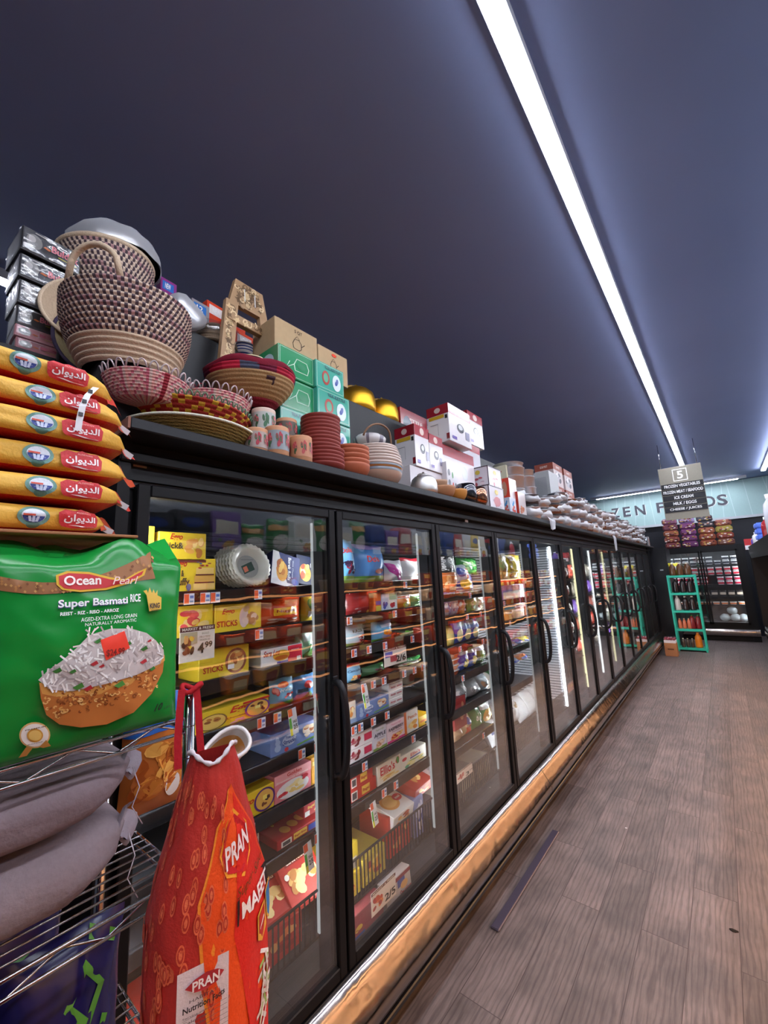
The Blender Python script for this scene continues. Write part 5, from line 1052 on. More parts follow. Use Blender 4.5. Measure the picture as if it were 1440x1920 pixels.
# basket of the second door
def basketbox(u, v, x, w, l, hgt, col, top, rot, lb, z, side=None, name='frozen_meal_box'):
    p = onx(u, v, x); mb = MB().box(-l/2, l/2, -w/2, w/2, 0, hgt, col, .002)
    mb.art(lambda s_, t_, o: (l/2-l*t_*1.0, -w/2+w*s_, hgt+o) if 0 else (l/2-l*(1-t_)*1.0 if 0 else l/2-l*t_, -w/2+w*s_, hgt+o), top)
    mb.art(lambda s_, t_, o: (l/2+o, -w/2+w*s_, hgt*t_), side or [('b', .05, .1, .95, .9, FOOD, 8, .2)])
    return mb.obj(name, None, (x, p.y, z), rot, lb, 'frozen food box')
YB = [('b', .05, .3, .45, .95, ['#e8b838', '#c88428', '#f0d060'], 6, .3), ('r', .3, .1, .9, .5, '#e8dcd0')] + [('r', .34+.05*k, .14, .36+.05*k, .46, '#3a3430') for k in range(10)]
box_mb(.125, .085, .2, '#dcc02c', [('b', .05, .1, .9, .9, ['#c83828', '#e8a838', '#f0e070'], 6, .2)]).obj('frozen_meal_box', None, (-1.42, 1.30, .4415), (0, 0, 0), 'lower yellow meal box at the left of the second door basket', 'frozen food box')
box_mb(.12, .1, .2, '#dcc02c', YB).obj('frozen_meal_box', None, (-1.425, 1.295, .527), (0, 0, .04), 'upper yellow box with barcode at the left of the second basket', 'frozen food box')
box_mb(.15, .10, .2, '#c8b040', [('b', .05, .1, .9, .9, ['#a83828', '#e8a838', '#f0e070'], 8, .2)]).obj('frozen_meal_box', None, (-1.42, 1.45, .4415), (0, 0, 0), 'yellow box under the white pot pie box in the second basket', 'frozen food box')
basketbox(728, 1572, -1.425, .17, .19, .055, '#e4e2e0', [('e', .3, .72, .24, .2, '#4a4a7a'), ('e', .42, .42, .32, .26, '#e0a048'), ('e', .42, .42, .24, .18, '#f0c070'), ('e', .78, .42, .17, .12, '#d03040'), ('b', .5, .65, .8, .9, ['#a82c38', '#c84048'], 4, .3), ('t', 'meal', .68, .38, .88, .46, '#f0e0e0', 'b')], (0, .22, .05), 'white pot pie box with orange oval lying in the second basket', .575)
box_mb(.17, .17, .18, '#b83020', [('b', .1, .1, .9, .6, ['#d87838', '#8a1c14', '#e0a060'], 8, .2)]).obj('garlic_knots_box', None, (-1.43, 1.655, .4415), (0, .0, 0), 'red garlic knots box standing in the middle of the second basket', 'frozen food box')
basketbox(768, 1530, -1.44, .17, .19, .05, '#b83020', [('b', .2, .1, .9, .7, ['#e8b060', '#f0c880', '#c8823a'], 12, .2), ('t', 'Furlani', .1, .8, .7, .95, '#f0e8e0', 'b')], (0, .22, .05), 'red garlic knots box lying on the standing red box in the second basket', .615)
basketbox(800, 1500, -1.45, .13, .17, .05, '#e0dfe2', [('e', .42, .74, .3, .16, '#3a3c78'), ('e', .28, .5, .16, .1, '#c83848'), ('e', .78, .5, .16, .18, '#c86858'), ('b', .4, .1, .8, .4, ['#c83038', '#8a2c38'], 6, .22)], (0, .25, .1), 'white box with dark blue oval lying at the right of the second basket', .62)
box_mb(.08, .17, .14, '#8a92c0', [('b', .05, .05, .95, .95, ['#e8e8f0', '#4a5aa8', '#d0d4ec'], 16, .2)], kind='gloss').obj('frozen_food_bag', None, (-1.40, 1.80, .4415), (0, 0, 0), 'shiny blue white pack at the right end of the second basket', 'frozen food bag')
for (yy, c, lb, ar) in ((1.31, '#8a3c44', 'plum red tray carton below the second basket, left of the market card', [('r', 0, 0, .4, .3, '#3a4a8a'), ('b', .0, .3, .35, .7, ['#c8a040', '#a86c38'], 4, .3)]), (1.51, '#c4b8b4', 'clear lidded sandwich tray labelled in red below the second basket', [('r', .45, .5, .75, .85, '#3a4a9c'), ('t', 'Smuckers', .5, .1, .98, .35, '#a82430', 'bi'), ('r', .0, .8, 1, .95, '#8a3038'), ('e', .7, .5, .15, .15, '#d8a868')])):
    box_mb(.19 if yy < 1.4 else .17, .09, .045, c, ar, kind='gloss').obj('frozen_snack_tray', None, (-1.27, yy+.012, .3455), (0, -.1, 0), lb, 'snack tray')
# --- third door
fz('bag', 829, 1092, 862, 1040, '#c06838', [('r', 0, .55, 1, 1, '#2a2628'), ('t', 'Mixed', .1, .6, .4, .95, '#c8c4c4', 'bw'), ('t', 'Wings', .5, .6, .75, .95, '#b8b4b4', 'bw'), ('b', .05, .05, .95, .5, ['#e8a870', '#d88850', '#f0c8a0'], 9, .22)], 'frozen_food_bag', 'black and orange bag at the left of the third door top shelf', 'frozen food bag', z=1.571, d=.1)
fz('bag', 864, 1096, 896, 1076, '#4a4ca0', [('e', .4, .5, .28, .3, '#e8b030'), ('r', 0, .1, 1, .2, '#e0e0e8')], 'frozen_food_bag', 'blue bag with yellow centre on the third door top shelf', 'frozen food bag', z=1.571, d=.12)
fz('bag', 860, 1078, 886, 1058, '#d0d4e0', [('e', .3, .6, .2, .25, '#2a3c9c'), ('e', .7, .5, .22, .3, '#c83040')], 'frozen_food_bag', 'blue white red bag lying on top of the blue and yellow bag', 'frozen food bag', z=1.635, d=.12)
fz('bag', 868, 1074, 902, 1046, '#3a8a3c', [('b', .1, .1, .9, .9, ['#70b850', '#2c6a2c', '#a8d080'], 10, .2)], 'frozen_vegetable_bag', 'leaf green bag topmost in the third door', 'frozen food bag', z=1.69, x=-1.37, d=.1)
for j, (u0, u1, c, lb) in enumerate(((833, 850, '#8a7498', 'mauve vegetable bag'), (850, 862, '#b8a0b0', 'pale mauve bag'), (860, 876, '#c84a38', 'red orange bag'), (884, 896, '#7ab05c', 'green and white pouch'), (897, 910, '#d8dcc8', 'white and green pouch'))):
    fz('bag', u0, 1140, u1, 1108, c, [('b', .1, .1, .9, .6, [c, '#d8c8c8', '#a04048'], 8, .25), ('r', .1, .7, .9, .9, '#e0d8dc')], 'frozen_vegetable_bag', lb+' on the second shelf of the third door', 'frozen food bag', z=1.441, d=.07)
for j, (u0, v0, u1, v1) in enumerate(((856, 1196, 872, 1158), (871, 1196, 887, 1160), (886, 1192, 902, 1158))):
    fz('bag', u0, v0, u1, v1, '#2c4aa4', [('r', .1, .6, .9, .85, '#6a9ad0'), ('e', .5, .35, .3, .25, '#e0dcb0'), ('b', .2, .1, .8, .5, ['#e8d880', '#f0e8c0'], 5, .25)], 'frozen_pasta_bag', '%s blue ravioli bag of three on the third shelf of the third door' % ['left', 'middle', 'right'][j], 'frozen food bag', z=1.261, d=.08, group='blue ravioli bags')
fz('bag', 839, 1202, 856, 1172, '#c8a850', [('e', .5, .5, .35, .4, '#d8c078'), ('r', .75, .1, .95, .9, '#5a9a4a')], 'frozen_food_bag', 'yellow round picture bag left of the blue ravioli bags', 'frozen food bag', z=1.261, d=.07)
for j, (u0, u1) in enumerate(((866, 884), (883, 899), (898, 914))):
    fz('bag', u0, 1256-j*6, u1, 1210-j*3, '#2a44a0' if j < 2 else '#50683c', [('r', .1, .7, .9, .9, '#c8d4ec'), ('b', .2, .1, .8, .6, ['#e8c848', '#f0e080'] if j < 2 else GREENS, 6, .28)], 'frozen_pasta_bag', ['left blue pasta bag with yellow shells', 'middle blue pasta bag with yellow shells', 'green pasta bag at the right'][j]+', fourth shelf of third door', 'frozen food bag', z=1.091, d=.09)
for j in range(4): fz('tray', 845, 1266-j*9, 865, 1257-j*9, ['#a85030', '#c87040', '#b85c3c', '#d88858'][j], [], 'frozen_meal_tray', 'orange red tray, %s in the pile at left of the third door' % ['lowest', 'second', 'third', 'topmost'][j], 'frozen food tray', z=1.091+.032*j, h=.031, group='orange red trays in the third door')
for j, (u0, v0, u1, v1) in enumerate(((854, 1305, 884, 1274), (883, 1300, 906, 1270), (904, 1292, 922, 1262))):
    fz('bag', u0, v0, u1, v1, '#8c9298', [('b', .1, .1, .9, .9, ['#b8bec4', '#70767c', '#a87858' if j == 2 else '#d0d4d8'], 8, .25)], 'foil_food_bag', ['left', 'middle', 'right'][j]+' crumpled silver bag on the fifth shelf of the third door', 'frozen food bag', z=.911, d=.14, ck='film', group='silver crumpled bags')
fz('box', 850, 1325, 872, 1302, '#8a2428', [('b', .3, .2, .9, .9, ['#c89070', '#e0c0a0'], 5, .25)], 'frozen_meal_box', 'dark red box lying below the silver bags in the third door', 'frozen food box', z=.8, x=-1.325)
for j, (u0, v0, u1, v1, c, ar, lb) in enumerate(((852, 1380, 872, 1352, '#b89c80', [('e', .5, .5, .3, .3, '#a88c70')], 'lower beige bread bag'), (872, 1368, 890, 1334, '#c8b08c', [('r', .2, .2, .8, .5, '#d05838'), ('e', .5, .7, .2, .15, '#4a4a8a')], 'beige bread bag with red label'), (889, 1352, 908, 1318, '#3c8a48', [('t', 'ok', .3, .4, .7, .7, '#e0ece0', 'b'), ('r', .8, .1, 1, .9, '#6aa8d0')], 'green chicken bag'), (907, 1345, 926, 1310, '#409050', [('e', .5, .4, .35, .3, '#e8b048'), ('r', .1, .7, .9, .9, '#e8e8e4')], 'green and yellow fries bag'))):
    fz('bag', u0, v0, u1, v1, c, ar, 'frozen_food_bag', lb+' on the sixth shelf of the third door', 'frozen food bag', z=.711, d=.12)
pouch_mb(.27, .2, .07, '#d8b420', [('r', 0, 0, 1, .35, '#b02c30'), ('l', [(0, .4), (1, .46)], .1, '#e8e4d8'), ('r', .1, .7, .4, .85, '#2a3a8a')], seed=41).obj('frozen_fries_bag', None, (-1.46, 2.25, .56), (0, -1.0, .1), 'yellow white and red fries bag lying in the third door basket', 'frozen food bag')
for j, yy in enumerate((2.05, 2.3, 2.5)): box_mb(.2, .11, .22, ['#7a746c', '#6c6862', '#8a8478'][j], [('r', .1, .2, .9, .8, '#a09888')], kind='gloss').obj('frozen_tray_box', None, (-1.44, yy, .4415), (0, 0, 0), '%s dull grey tray in the third door basket' % ['left', 'middle', 'right'][j], 'frozen food box')
# --- fourth door
fz('bag', 938, 1086, 956, 1040, '#a88c50', [('b', .1, .1, .9, .9, ['#c8b070', '#8a9a58', '#7a5030'], 9, .25)], 'frozen_vegetable_bag', 'olive and brown mixed bag on the top shelf of the fourth door', 'frozen food bag', z=1.631, d=.08)
fz('bag', 956, 1084, 980, 1040, '#e0c020', [('t', 'Brand', .15, .1, .4, .9, '#7a4a20', 'bw'), ('b', .45, .1, .95, .6, ['#f0dc60', '#c89820'], 6, .3)], 'frozen_vegetable_bag', 'bright yellow bag with sideways lettering in the fourth door', 'frozen food bag', z=1.631, d=.08)
for j, (u0, u1, c) in enumerate(((943, 952, '#8a64a0'), (952, 961, '#a88cb8'), (961, 973, '#c87850'), (973, 986, '#7a6898'))):
    fz('box', u0, 1122-j*2, u1, 1095-j*2, c, [('r', .1, .1, .9, .5, '#e0c8b0')], 'frozen_meal_box', ['violet carton first', 'pale violet carton second', 'orange brown carton third', 'slate violet carton fourth'][j]+' on the second shelf of the fourth door', 'frozen food box', z=1.481)
for j, (u0, u1, c) in enumerate(((948, 966, '#d89048'), (966, 984, '#b84828'), (984, 1000, '#d06838'))):
    fz('box', u0, 1164-j*3, u1, 1132-j*3, c, [('r', .0, .7, .9, .95, '#4a8a98' if j == 0 else '#a83018'), ('b', .1, .1, .9, .6, FOOD, 6, .25)], 'frozen_meal_box', ['amber carton with teal top', 'rust red carton', 'orange carton'][j]+' on the third shelf of the fourth door', 'frozen food box', z=1.331)
for j, (u0, v0, u1, v1, c) in enumerate(((962, 1238, 976, 1214, '#8a8c98'), (976, 1236, 988, 1212, '#4a5ca8'), (988, 1232, 1002, 1208, '#d8c850'))):
    fz('bag', u0, v0, u1, v1, c, [('b', .1, .1, .9, .9, ['#e0e0e0', '#c83838', '#3a4ca0'], 6, .25)], 'frozen_food_bag', ['grey and red bag', 'blue and white bag', 'yellow and blue bag'][j]+' on the fourth shelf of the fourth door', 'frozen food bag', z=1.121, d=.14)
for j, (u0, v0, u1, v1, c) in enumerate(((965, 1282, 982, 1250, '#c8ccd8'), (982, 1276, 998, 1244, '#d8783c'))):
    fz('bag', u0, v0, u1, v1, c, [('r', .2, .5, .8, .8, '#3a4ca8'), ('b', .2, .1, .8, .45, ['#e8d880', '#e0e0d8'], 5, .25)], 'frozen_food_bag', ['white and blue pierogi bag', 'orange bag'][j]+' low in the fourth door', 'frozen food bag', z=.99, d=.14)
pouch_mb(.38, .2, .07, '#e0dcd4', [('p', [(.1, 1), (.9, 1), (.4, .3)], '#3a8a48'), ('b', .5, .1, .95, .5, ['#c8a060', '#a87848'], 6, .25)], seed=51).obj('frozen_food_bag', None, (-1.45, 3.07, .862), (0, -.95, .0), 'white and green bag slumped on the fifth shelf of the fourth door', 'frozen food bag')
for j in range(3): pouch_mb(.17, .22, .14, '#c0c4c8', [('r', .1, .4, .3, .7, '#4a5c8a'), ('b', .4, .2, .9, .7, ['#a8906c', '#8a9a6c', '#d8d8d8'], 7, .2)], seed=55+j).obj('frozen_food_bag', None, (-1.45, 2.98+.17*j, .442+.04*j), (0, -.5, 0), '%s clear white bag heaped in the fourth door basket' % ['left', 'middle', 'right'][j], 'frozen food bag')
# --- doors five to ten: sparse stock
PAL = [['#6a4a9c', '#4a3c8a', '#8a2c3c', '#c8c0d0'], ['#8a3c30', '#a8563c', '#6c2c28', '#c89070'], ['#b04838', '#d0c8c0', '#8a3830', '#c0804c'], ['#7a7468', '#a89880', '#5c564c', '#c8b890']]
rg = random.Random(21); protos = {}
for di in range(4, 12):
    zs = [1.6, 1.4, 1.2, 1.0, .78] if di > 4 else []
    y0 = BND[di]+.10
    for zi, z in enumerate(zs):
        for j in range(3):
            c = PAL[(di+zi) % 4][j]
            key = c
            if key not in protos: protos[key] = o = pouch_mb(.2, .16, .1, c, [('r', .15, .55, .85, .8, '#d8ccc4'), ('b', .15, .1, .85, .5, [c, '#c89060', '#e0d0c0'], 5, .25)], seed=len(protos), nu=8, nv=8).obj('frozen_food_bag')
            else: o = dup(protos[key])
            o.location = (-1.39, y0+.09+.205*j, z+.0005); o.rotation_euler = (0, 0, rg.uniform(-.1, .1))
            tag(o, '%s bag of three, %s freezer shelf behind the %s glass door' % (['left', 'middle', 'right'][j], ['top', 'second', 'third', 'fourth', 'fifth'][zi], ORD[di]), 'frozen food bag', 'dim frozen bags behind the far doors')
for j in range(3): pouch_mb(.2, .2, .14, '#b8bcc0', [], seed=80+j).obj('frozen_food_bag', None, (-1.5, 3.62+.2*j, .442), (0, -.4, 0), '%s clear bag at the bottom of the nearly empty fifth door' % ['left', 'middle', 'right'][j], 'frozen food bag')
# price tags on the rails
TAGS = {0: [(0, [(355, 1104), (385, 1104), (404, 1103), (484, 1100)]), (1, [(486, 1184)]), (3, [(490, 1352), (520, 1342), (600, 1320)]), (4, [(566, 1425), (595, 1403)]), (5, [(470, 1450+85)]), (6, [(596, 1570)])],
        1: [(0, [(760, 1104)]), (1, [(655, 1152), (740, 1150)]), (2, [(664, 1226), (692, 1220), (722, 1218), (775, 1235), (800, 1228)]), (3, [(700, 1285), (682, 1298), (720, 1278), (760, 1310), (780, 1305), (796, 1300)]), (4, [(664, 1370), (676, 1366), (700, 1356), (726, 1343)]), (5, [(684, 1436), (775, 1382)]), (6, [(742, 1468), (720, 1480)])],
        2: [(0, [(880, 1100)]), (1, [(875, 1142), (900, 1140)]), (2, [(862, 1208), (905, 1200)]), (3, [(868, 1270)]), (5, [(905, 1362)])], 3: [(1, [(945, 1128), (975, 1126)]), (2, [(958, 1185), (990, 1180)])]}
RZ = {0: SH, 1: SH, 2: [1.57, 1.44, 1.26, 1.09, .91, .71], 3: [1.63, 1.48, 1.33, 1.12, .86]}
for dd, L_ in TAGS.items():
    for si, ps in L_:
        for k, (u, v) in enumerate(ps):
            y = onx(u, v, -1.3).y; z = RZ[dd][si]-.03
            mb = MB().box(0, .001, -.016, .016, 0, .034, '#dfe3ee'); mb.art(lambda s_, t_, o: (.001+o, -.016+.032*s_, .034*t_), [('r', 0, .1, .48, .95, '#e86038'), ('r', .56, .55, .92, .8, '#5a78c0'), ('r', .56, .2, .9, .35, '#8a94b0')], off=.0002)
            mb.obj('price_tag', None, (-1.2995, y, z), (0, 0, 0), 'orange and white price tag, %s on the %s rail of the %s door' % (ORD[k], ORD[si], ORD[dd]), 'price tag', 'shelf price tags in the freezer')
for (u, v, du, lb) in ((548, 1352, 0, 'long sale tag over the strudel box in the first door'), (577, 1605, 0, 'long sale tag over the garlic knots in the first door'), (600, 1320, 0, 'long sale tag at the right mullion of the first door'), (684, 1306, 0, 'long sale tag over the strudel box in the second door'), (700, 1525, 0, 'long sale tag over the pot pie box in the second door')):
    p = onx(u, v, -1.29); h = .088
    mb = MB().box(0, .001, -.02, .02, -h/2, h/2, '#e4e8ec'); mb.art(lambda s_, t_, o: (.001+o, -.02+.04*s_, -h/2+h*t_), [('r', 0, .72, .5, 1, '#e86038'), ('r', 0, 0, .28, .66, '#5ab048'), ('r', 0, .0, .28, .25, '#e8e030'), ('t', 'SALE', .4, .44, .9, .54, '#4a4a50', 'b'), ('t', '2/5', .4, .2, .9, .38, '#2a2a30', 'b')], off=.0002)
    mb.obj('sale_tag', None, (-1.285, p.y, p.z), (.06, -.12, .1), lb, 'sale tag')
# ------------------------------------------------------------ goods on the overhead shelf
TZ0 = SZ+.0005
def coil(rb, rr, z0, z1, nc, base=.0, prof=None, bump=.004, th=.006):
    """coiled basket profile: nc round coils between radius rb (bottom) and rr (rim)"""
    P = [(.001, z0), (rb, z0)]
    for k in range(nc):
        for q in (0, .25, .5, .75):
            t_ = (k+q)/nc; r = prof(t_) if prof else rb+(rr-rb)*t_
            P.append((r+bump*math.sin(q*PI), z0+(z1-z0)*t_))
    P.append(((prof(1) if prof else rr), z1)); P.append(((prof(1) if prof else rr)-th, z1-.001))
    for k in range(6, -1, -1):
        t_ = k/6*.9+.02; P.append((max(.001, (prof(t_) if prof else rb+(rr-rb)*t_)-th), z0+(z1-z0)*t_+.003))
    P.append((.001, z0+.006)); return P
def loops(mb, R, z, n, h, rad, m, ph=0, lean=.3, arc=(0, 2*PI)):
    for k in range(n):
        a = arc[0]+(arc[1]-arc[0])*(k+ph)/n; da = (arc[1]-arc[0])/n*.42
        pts = []
        for q in range(7):
            b_ = a-da+2*da*q/6; hh = h*math.sin(PI*q/6)**.6 if 0 < q < 6 else 0; r = R+hh*lean; pts.append((r*math.cos(b_), r*math.sin(b_), z+hh))
        mb.tube(pts, rad, m, 5)
TAN, TAND, DK = ('#c8b298', 'straw'), ('#ae977e', 'straw'), ('#3a3038', 'straw')
def chk(lo, hi, nn=2, cols=(('#4a3c44', 'straw'), ('#d0baa6', 'straw'), ('#ac8484', 'straw'))):
    def f(i, j):
        c = (j-2)//4
        if lo <= c < hi: return cols[0] if ((i//nn)+c) % 2 else cols[1 if (i//7+c) % 5 else 2]
        return TAN
    return f
# support box under the large basket
box_mb(.26, .215, .16, '#1c1a1e', [], kind='matte').obj('dark_box', None, (-1.36, .46, TZ0), (0, 0, 0), 'dark box mostly hidden under the large checked basket', 'box')
bk = empty('large_basket', (-1.335, .425, 2.337), 'large beige and dark checked coiled basket with two loop handles', 'basket', None, (.06, .05, 0))
pb_ = lambda t_: .118+.052*math.sin(min(1, t_*1.25)*PI/2)
MB().lathe(coil(.118, .17, 0, .222, 15, prof=pb_, bump=.0075), TAN, 128, fm=chk(5, 15, 1)).obj('woven_body', bk)
for sg in (-1, 1):
    pts = [(.155*math.cos(a0), .155*math.sin(a0), z) for a0, z in ()]
    q = []
    for k in range(15):
        t_ = k/14; a = (-.2 if sg > 0 else 2.6)+.95*t_; h = .10*math.sin(PI*t_)**.35 if 0 < k < 14 else 0; r = .166-.012*math.sin(PI*t_)
        q.append((r*math.cos(a-1.2), r*math.sin(a-1.2), .219+h))
    MB().tube(q, .0085, TAN, 8).obj('handle', bk)
# upper basket on the ledge
ub = empty('checked_basket', (-1.68, .46, 2.7405), 'smaller checked basket standing on the ledge above the large basket', 'basket', None, (.12, 0, 0))
MB().lathe(coil(.10, .15, 0, .20, 12, prof=lambda t_: .105+.05*math.sin(min(1, t_*1.1)*PI/2), bump=.006), TAN, 112, fm=chk(1, 12, 1)).obj('woven_body', ub)
MB().tube([(.155*math.cos(2*PI*k/40), .155*math.sin(2*PI*k/40), .202) for k in range(40)], .011, TAN, 8, closed=True).obj('braided_rim', ub)
wl = empty('wrapped_dome', (-1.68, .465, 2.96), 'shiny wrapped dome lid lying over the upper checked basket', 'lid', None, (.12, 0, 0))
MB().lathe([(.156, 0), (.158, .015), (.15, .05), (.12, .085), (.07, .108), (.001, .116)], ('#a8a49e', 'steel'), 40).obj('dome', wl)
MB().lathe([(.160, -.004), (.163, .015), (.155, .055), (.125, .091), (.07, .115), (.001, .122)], WRAPM, 40, wob=lambda r, z, a: (r+.003*math.sin(9*a+z*60), z+.002*math.sin(7*a))).obj('clear_wrap', wl)
# straw tray and dark rimmed tray leaning behind
def tray_disc(R, m, rim, fmx=None): 
    P = [(.001, 0)]; n = int(R/.011)
    for k in range(1, n+1):
        P += [(R*(k-.5)/n, .004+.03*(k/n)**3), (R*k/n, .001+.03*(k/n)**3)]
    P += [(R-.002, .024), (.001, -.006)]
    mb = MB().lathe(P, m, 80, fm=fmx); mb.tube([(R*math.cos(2*PI*k/40), R*math.sin(2*PI*k/40), .031) for k in range(40)], .006, rim, 6, closed=True); return mb
tray_disc(.14, TAND, TAN).obj('straw_tray', None, (-1.53, .372, 2.60), (0, 1.30, -.25), 'plain tan round straw tray leaning behind the large basket', 'tray')
tray_disc(.15, ('#9c8c68', 'straw'), ('#3a3048', 'straw')).obj('straw_tray', None, (-1.515, .415, 2.49), (0, 1.35, -.12), 'round tray with dark purple rim leaning between basket and noodle packs', 'tray')
# silver wrapped cone lid and striped coil basket on the ledge
wc = empty('wrapped_cone', (-1.60, .70, 2.80), 'silver cone lid in wrap leaning right of the large basket', 'lid', None, (0, .9, -.7))
MB().lathe([(.001, .10), (.02, .09), (.07, .03), (.085, .0), (.08, -.012), (.001, -.015)], ('#b8b8b8', 'steel'), 32).obj('cone', wc)
MB().lathe([(.001, .105), (.03, .095), (.078, .03), (.092, .0), (.084, -.02), (.001, -.022)], WRAPM, 32).obj('clear_wrap', wc)
sb = empty('wrapped_basket', (-1.64, .86, 2.7405), 'striped brown coil basket under clear wrap on the ledge with orange dot sticker', 'basket')
MB().lathe(coil(.05, .09, 0, .12, 8, prof=lambda t_: .09*math.cos(t_*1.2)+.005, bump=.006), ('#8c7864', 'straw'), 50, fm=lambda i, j: ('#8c7864', 'straw') if (j//4) % 2 else ('#6c5a48', 'straw')).obj('coil_body', sb)
MB().ball((0, 0, .065), .1, WRAP, 20, sq=(1, 1.1, .72), bump=.2).obj('clear_wrap', sb)
MB().lathe([(.001, 0), (.01, 0), (.01, .002), (.001, .002)], '#f0502c', 12, T=TR(.098, -.02, .07, 0, PI/2, 0)).obj('sticker', sb)
for k in range(3):
    MB().lathe(bowl_prof(.055, .03), ('#d8d4d8', 'ceramic') if 0 else ('#d8d4d8', 'gloss'), 24, fm=lambda i, j: ('#d8d4d8', 'gloss') if j % 3 else ('#3a4a8a', 'gloss')).obj('striped_bowl', None, (-1.60, .985, 2.7405+.014*k), (0, 0, 0), 'small blue and white striped bowl, %s of three nested on the ledge' % ['lowest', 'middle', 'topmost'][k], 'bowl', 'striped bowls on the ledge')
for (u, v, x, w, h, c, c2, lb) in ((312, 545, -1.70, .07, .09, '#8a3a80', '#3a70c0', 'magenta and blue package behind the cone lid'), (372, 588, -1.75, .09, .10, '#9a9498', '#3f7cc8', 'grey and blue package marked 12 on the ledge'), (404, 600, -1.76, .12, .12, '#d8482c', '#e8dcd8', 'orange red package behind the wrapped basket'), (440, 618, -1.72, .10, .12, '#c8442c', '#4a78c0', 'orange and blue package left of the patterned stand'), (455, 655, -1.70, .12, .14, '#d04a30', '#c8c0c0', 'orange red package seen through the patterned stand')):
    p = onx(u, v, x); box_mb(w, h+.05, .04, c, [('r', .1, .62, .8, .9, c2), ('t', '12' if '12' in lb else 'NEW', .25, .67, .6, .85, '#f0f0f0', 'b')], kind='gloss').obj('hanging_package', None, (x, p.y, max(2.7405, p.z-.1) if v < 640 else 2.7405), (0, 0, .1), lb, 'package')
# noodle packs at the far left on a dark stand
box_mb(.34, 2.44, .42, '#202026', [], kind='paint').obj('side_stand', None, (-1.78, .125, 0), (0, 0, 0), 'tall dark stand behind the yellow sacks holding noodle packs', 'stand')
def noodle(loc, rot, w, h, d, c, lb, tx='Buldak', tc='#c86a78'):
    t = empty('noodle_pack', loc, lb, 'noodle pack', None, rot)
    mb = box_mb(w, h, d, c, [('r', 0, .0, 1, .04, '#3a3a3e'), ('e', .2, .52, .13, .3, '#8a8884'), ('e', .16, .6, .06, .14, '#c8c4c0'), ('l', [(.36, .5), (.46, .45)], .08, '#d8702c'), ('l', [(.2, .9), (.55, .86)], .04, '#b8b4b4'), ('t', tx, .48, .42, .95, .72, '#f0d8dc', 'b'), ('t', tx, .485, .43, .945, .71, tc, 'b'), ('l', [(.6, .34), (.92, .3)], .05, '#a8a040')], side=[('r', .1, .1, .9, .9, '#6a6a70')]); mb.obj('pack_body', t)
    MB().box(-d/2-.003, d/2+.003, -w/2-.003, w/2+.003, -.001, h+.004, WRAP, .008).obj('clear_wrap', t); return t
noodle((-1.66, .25, 2.63+.145), (.0, 0, .08), .16, .085, .16, '#1a1a1e', 'black noodle pack lettered Buldak, front upper pack at far left')
noodle((-1.74, .36, 2.63+.205), (.0, 0, .0), .17, .1, .16, '#1a1a1e', 'black noodle pack standing higher behind the lettered one')
noodle((-1.66, .25, 2.63+.055), (.0, 0, .05), .15, .08, .15, '#26262a', 'black noodle pack in wrap, second from the top at far left')
noodle((-1.66, .25, 2.55+.045), (.0, 0, .05), .14, .08, .15, '#3a3a3e', 'grey black noodle pack, third from the top at far left')
noodle((-1.655, .245, 2.44+.083), (.0, 0, 0), .12, .065, .14, '#26262a', 'dark noodle pack just above the pink packs')
noodle((-1.65, .245, 2.4405+.04), (.0, 0, 0), .12, .04, .14, '#c88a90', 'upper pink noodle pack behind the yellow sacks', 'B', '#a05060')
noodle((-1.65, .25, 2.4405), (.0, 0, 0), .12, .038, .14, '#b87a80', 'lower pink noodle pack behind the yellow sacks', 'B', '#a05060')
# bowls and baskets at the shelf front, left
t = empty('flat_straw_basket', (-1.325, .62, TZ0), 'wide flat golden straw basket with white edge at the shelf front', 'basket')
P = coil(.13, .215, 0, .062, 9, prof=lambda t_: .13+.085*t_**.8, bump=.003)
MB().lathe(P, ('#9a8448', 'straw'), 110, fm=lambda i, j: ('#9a8448', 'straw') if (i+j) % 3 else ('#6c5c30', 'straw')).obj('woven_body', t)
MB().tube([(.214*math.cos(2*PI*k/60), .214*math.sin(2*PI*k/60), .064) for k in range(60)], .0045, ('#d8d4c0', 'straw'), 6, closed=True).obj('white_edge', t)
t = empty('yellow_red_basket', (-1.335, .61, TZ0+.045), 'shallow basket with red band and yellow zigzag stitching over the golden one', 'basket')
P = coil(.10, .205, 0, .085, 8, prof=lambda t_: .10+.105*t_**.7, bump=.004)
def zz(i, j):
    c = (j-2)//4
    if c < 4: return ('#a08848', 'straw')
    return ('#c8a030', 'straw') if (i+(c*2 if (i//6) % 2 else -c*2)) % 6 < 2 else ('#9a2820', 'straw')
MB().lathe(P, TAN, 132, fm=zz).obj('woven_body', t)
mb = MB(); loops(mb, .204, .084, 60, .016, .0022, ('#6a8a70', 'fabric')); mb.obj('edge_loops', t)
for (yy, xx, R, rz, lb, n) in ((.455, -1.265, .118, 0, 'left pink woven bowl with white looped edge under the large basket', 26), (.665, -1.265, .118, 1, 'right pink woven bowl with white looped edge in front of the round lid', 26)):
    t = empty('pink_woven_bowl', (xx, yy, TZ0+(.104 if yy < .5 else .115)), lb, 'woven bowl', 'pink woven bowls', (0, 0, rz))
    P = coil(.065, R, 0, .07, 9, prof=lambda t_: .07+(R-.07)*t_**.5, bump=.003)
    MB().lathe(P, TAN, 96, fm=lambda i, j: [('#b86070', 'straw'), ('#d8a098', 'straw'), ('#c8b0a8', 'straw')][(i*5+j*3+(i//3)*(j//4)) % 3] if i % 48 > 1 else ('#8a1c2c', 'straw')).obj('woven_body', t)
    mb = MB(); loops(mb, R, .07, n, .022, .0023, ('#c8bcc0', 'fabric')); mb.obj('edge_loops', t)
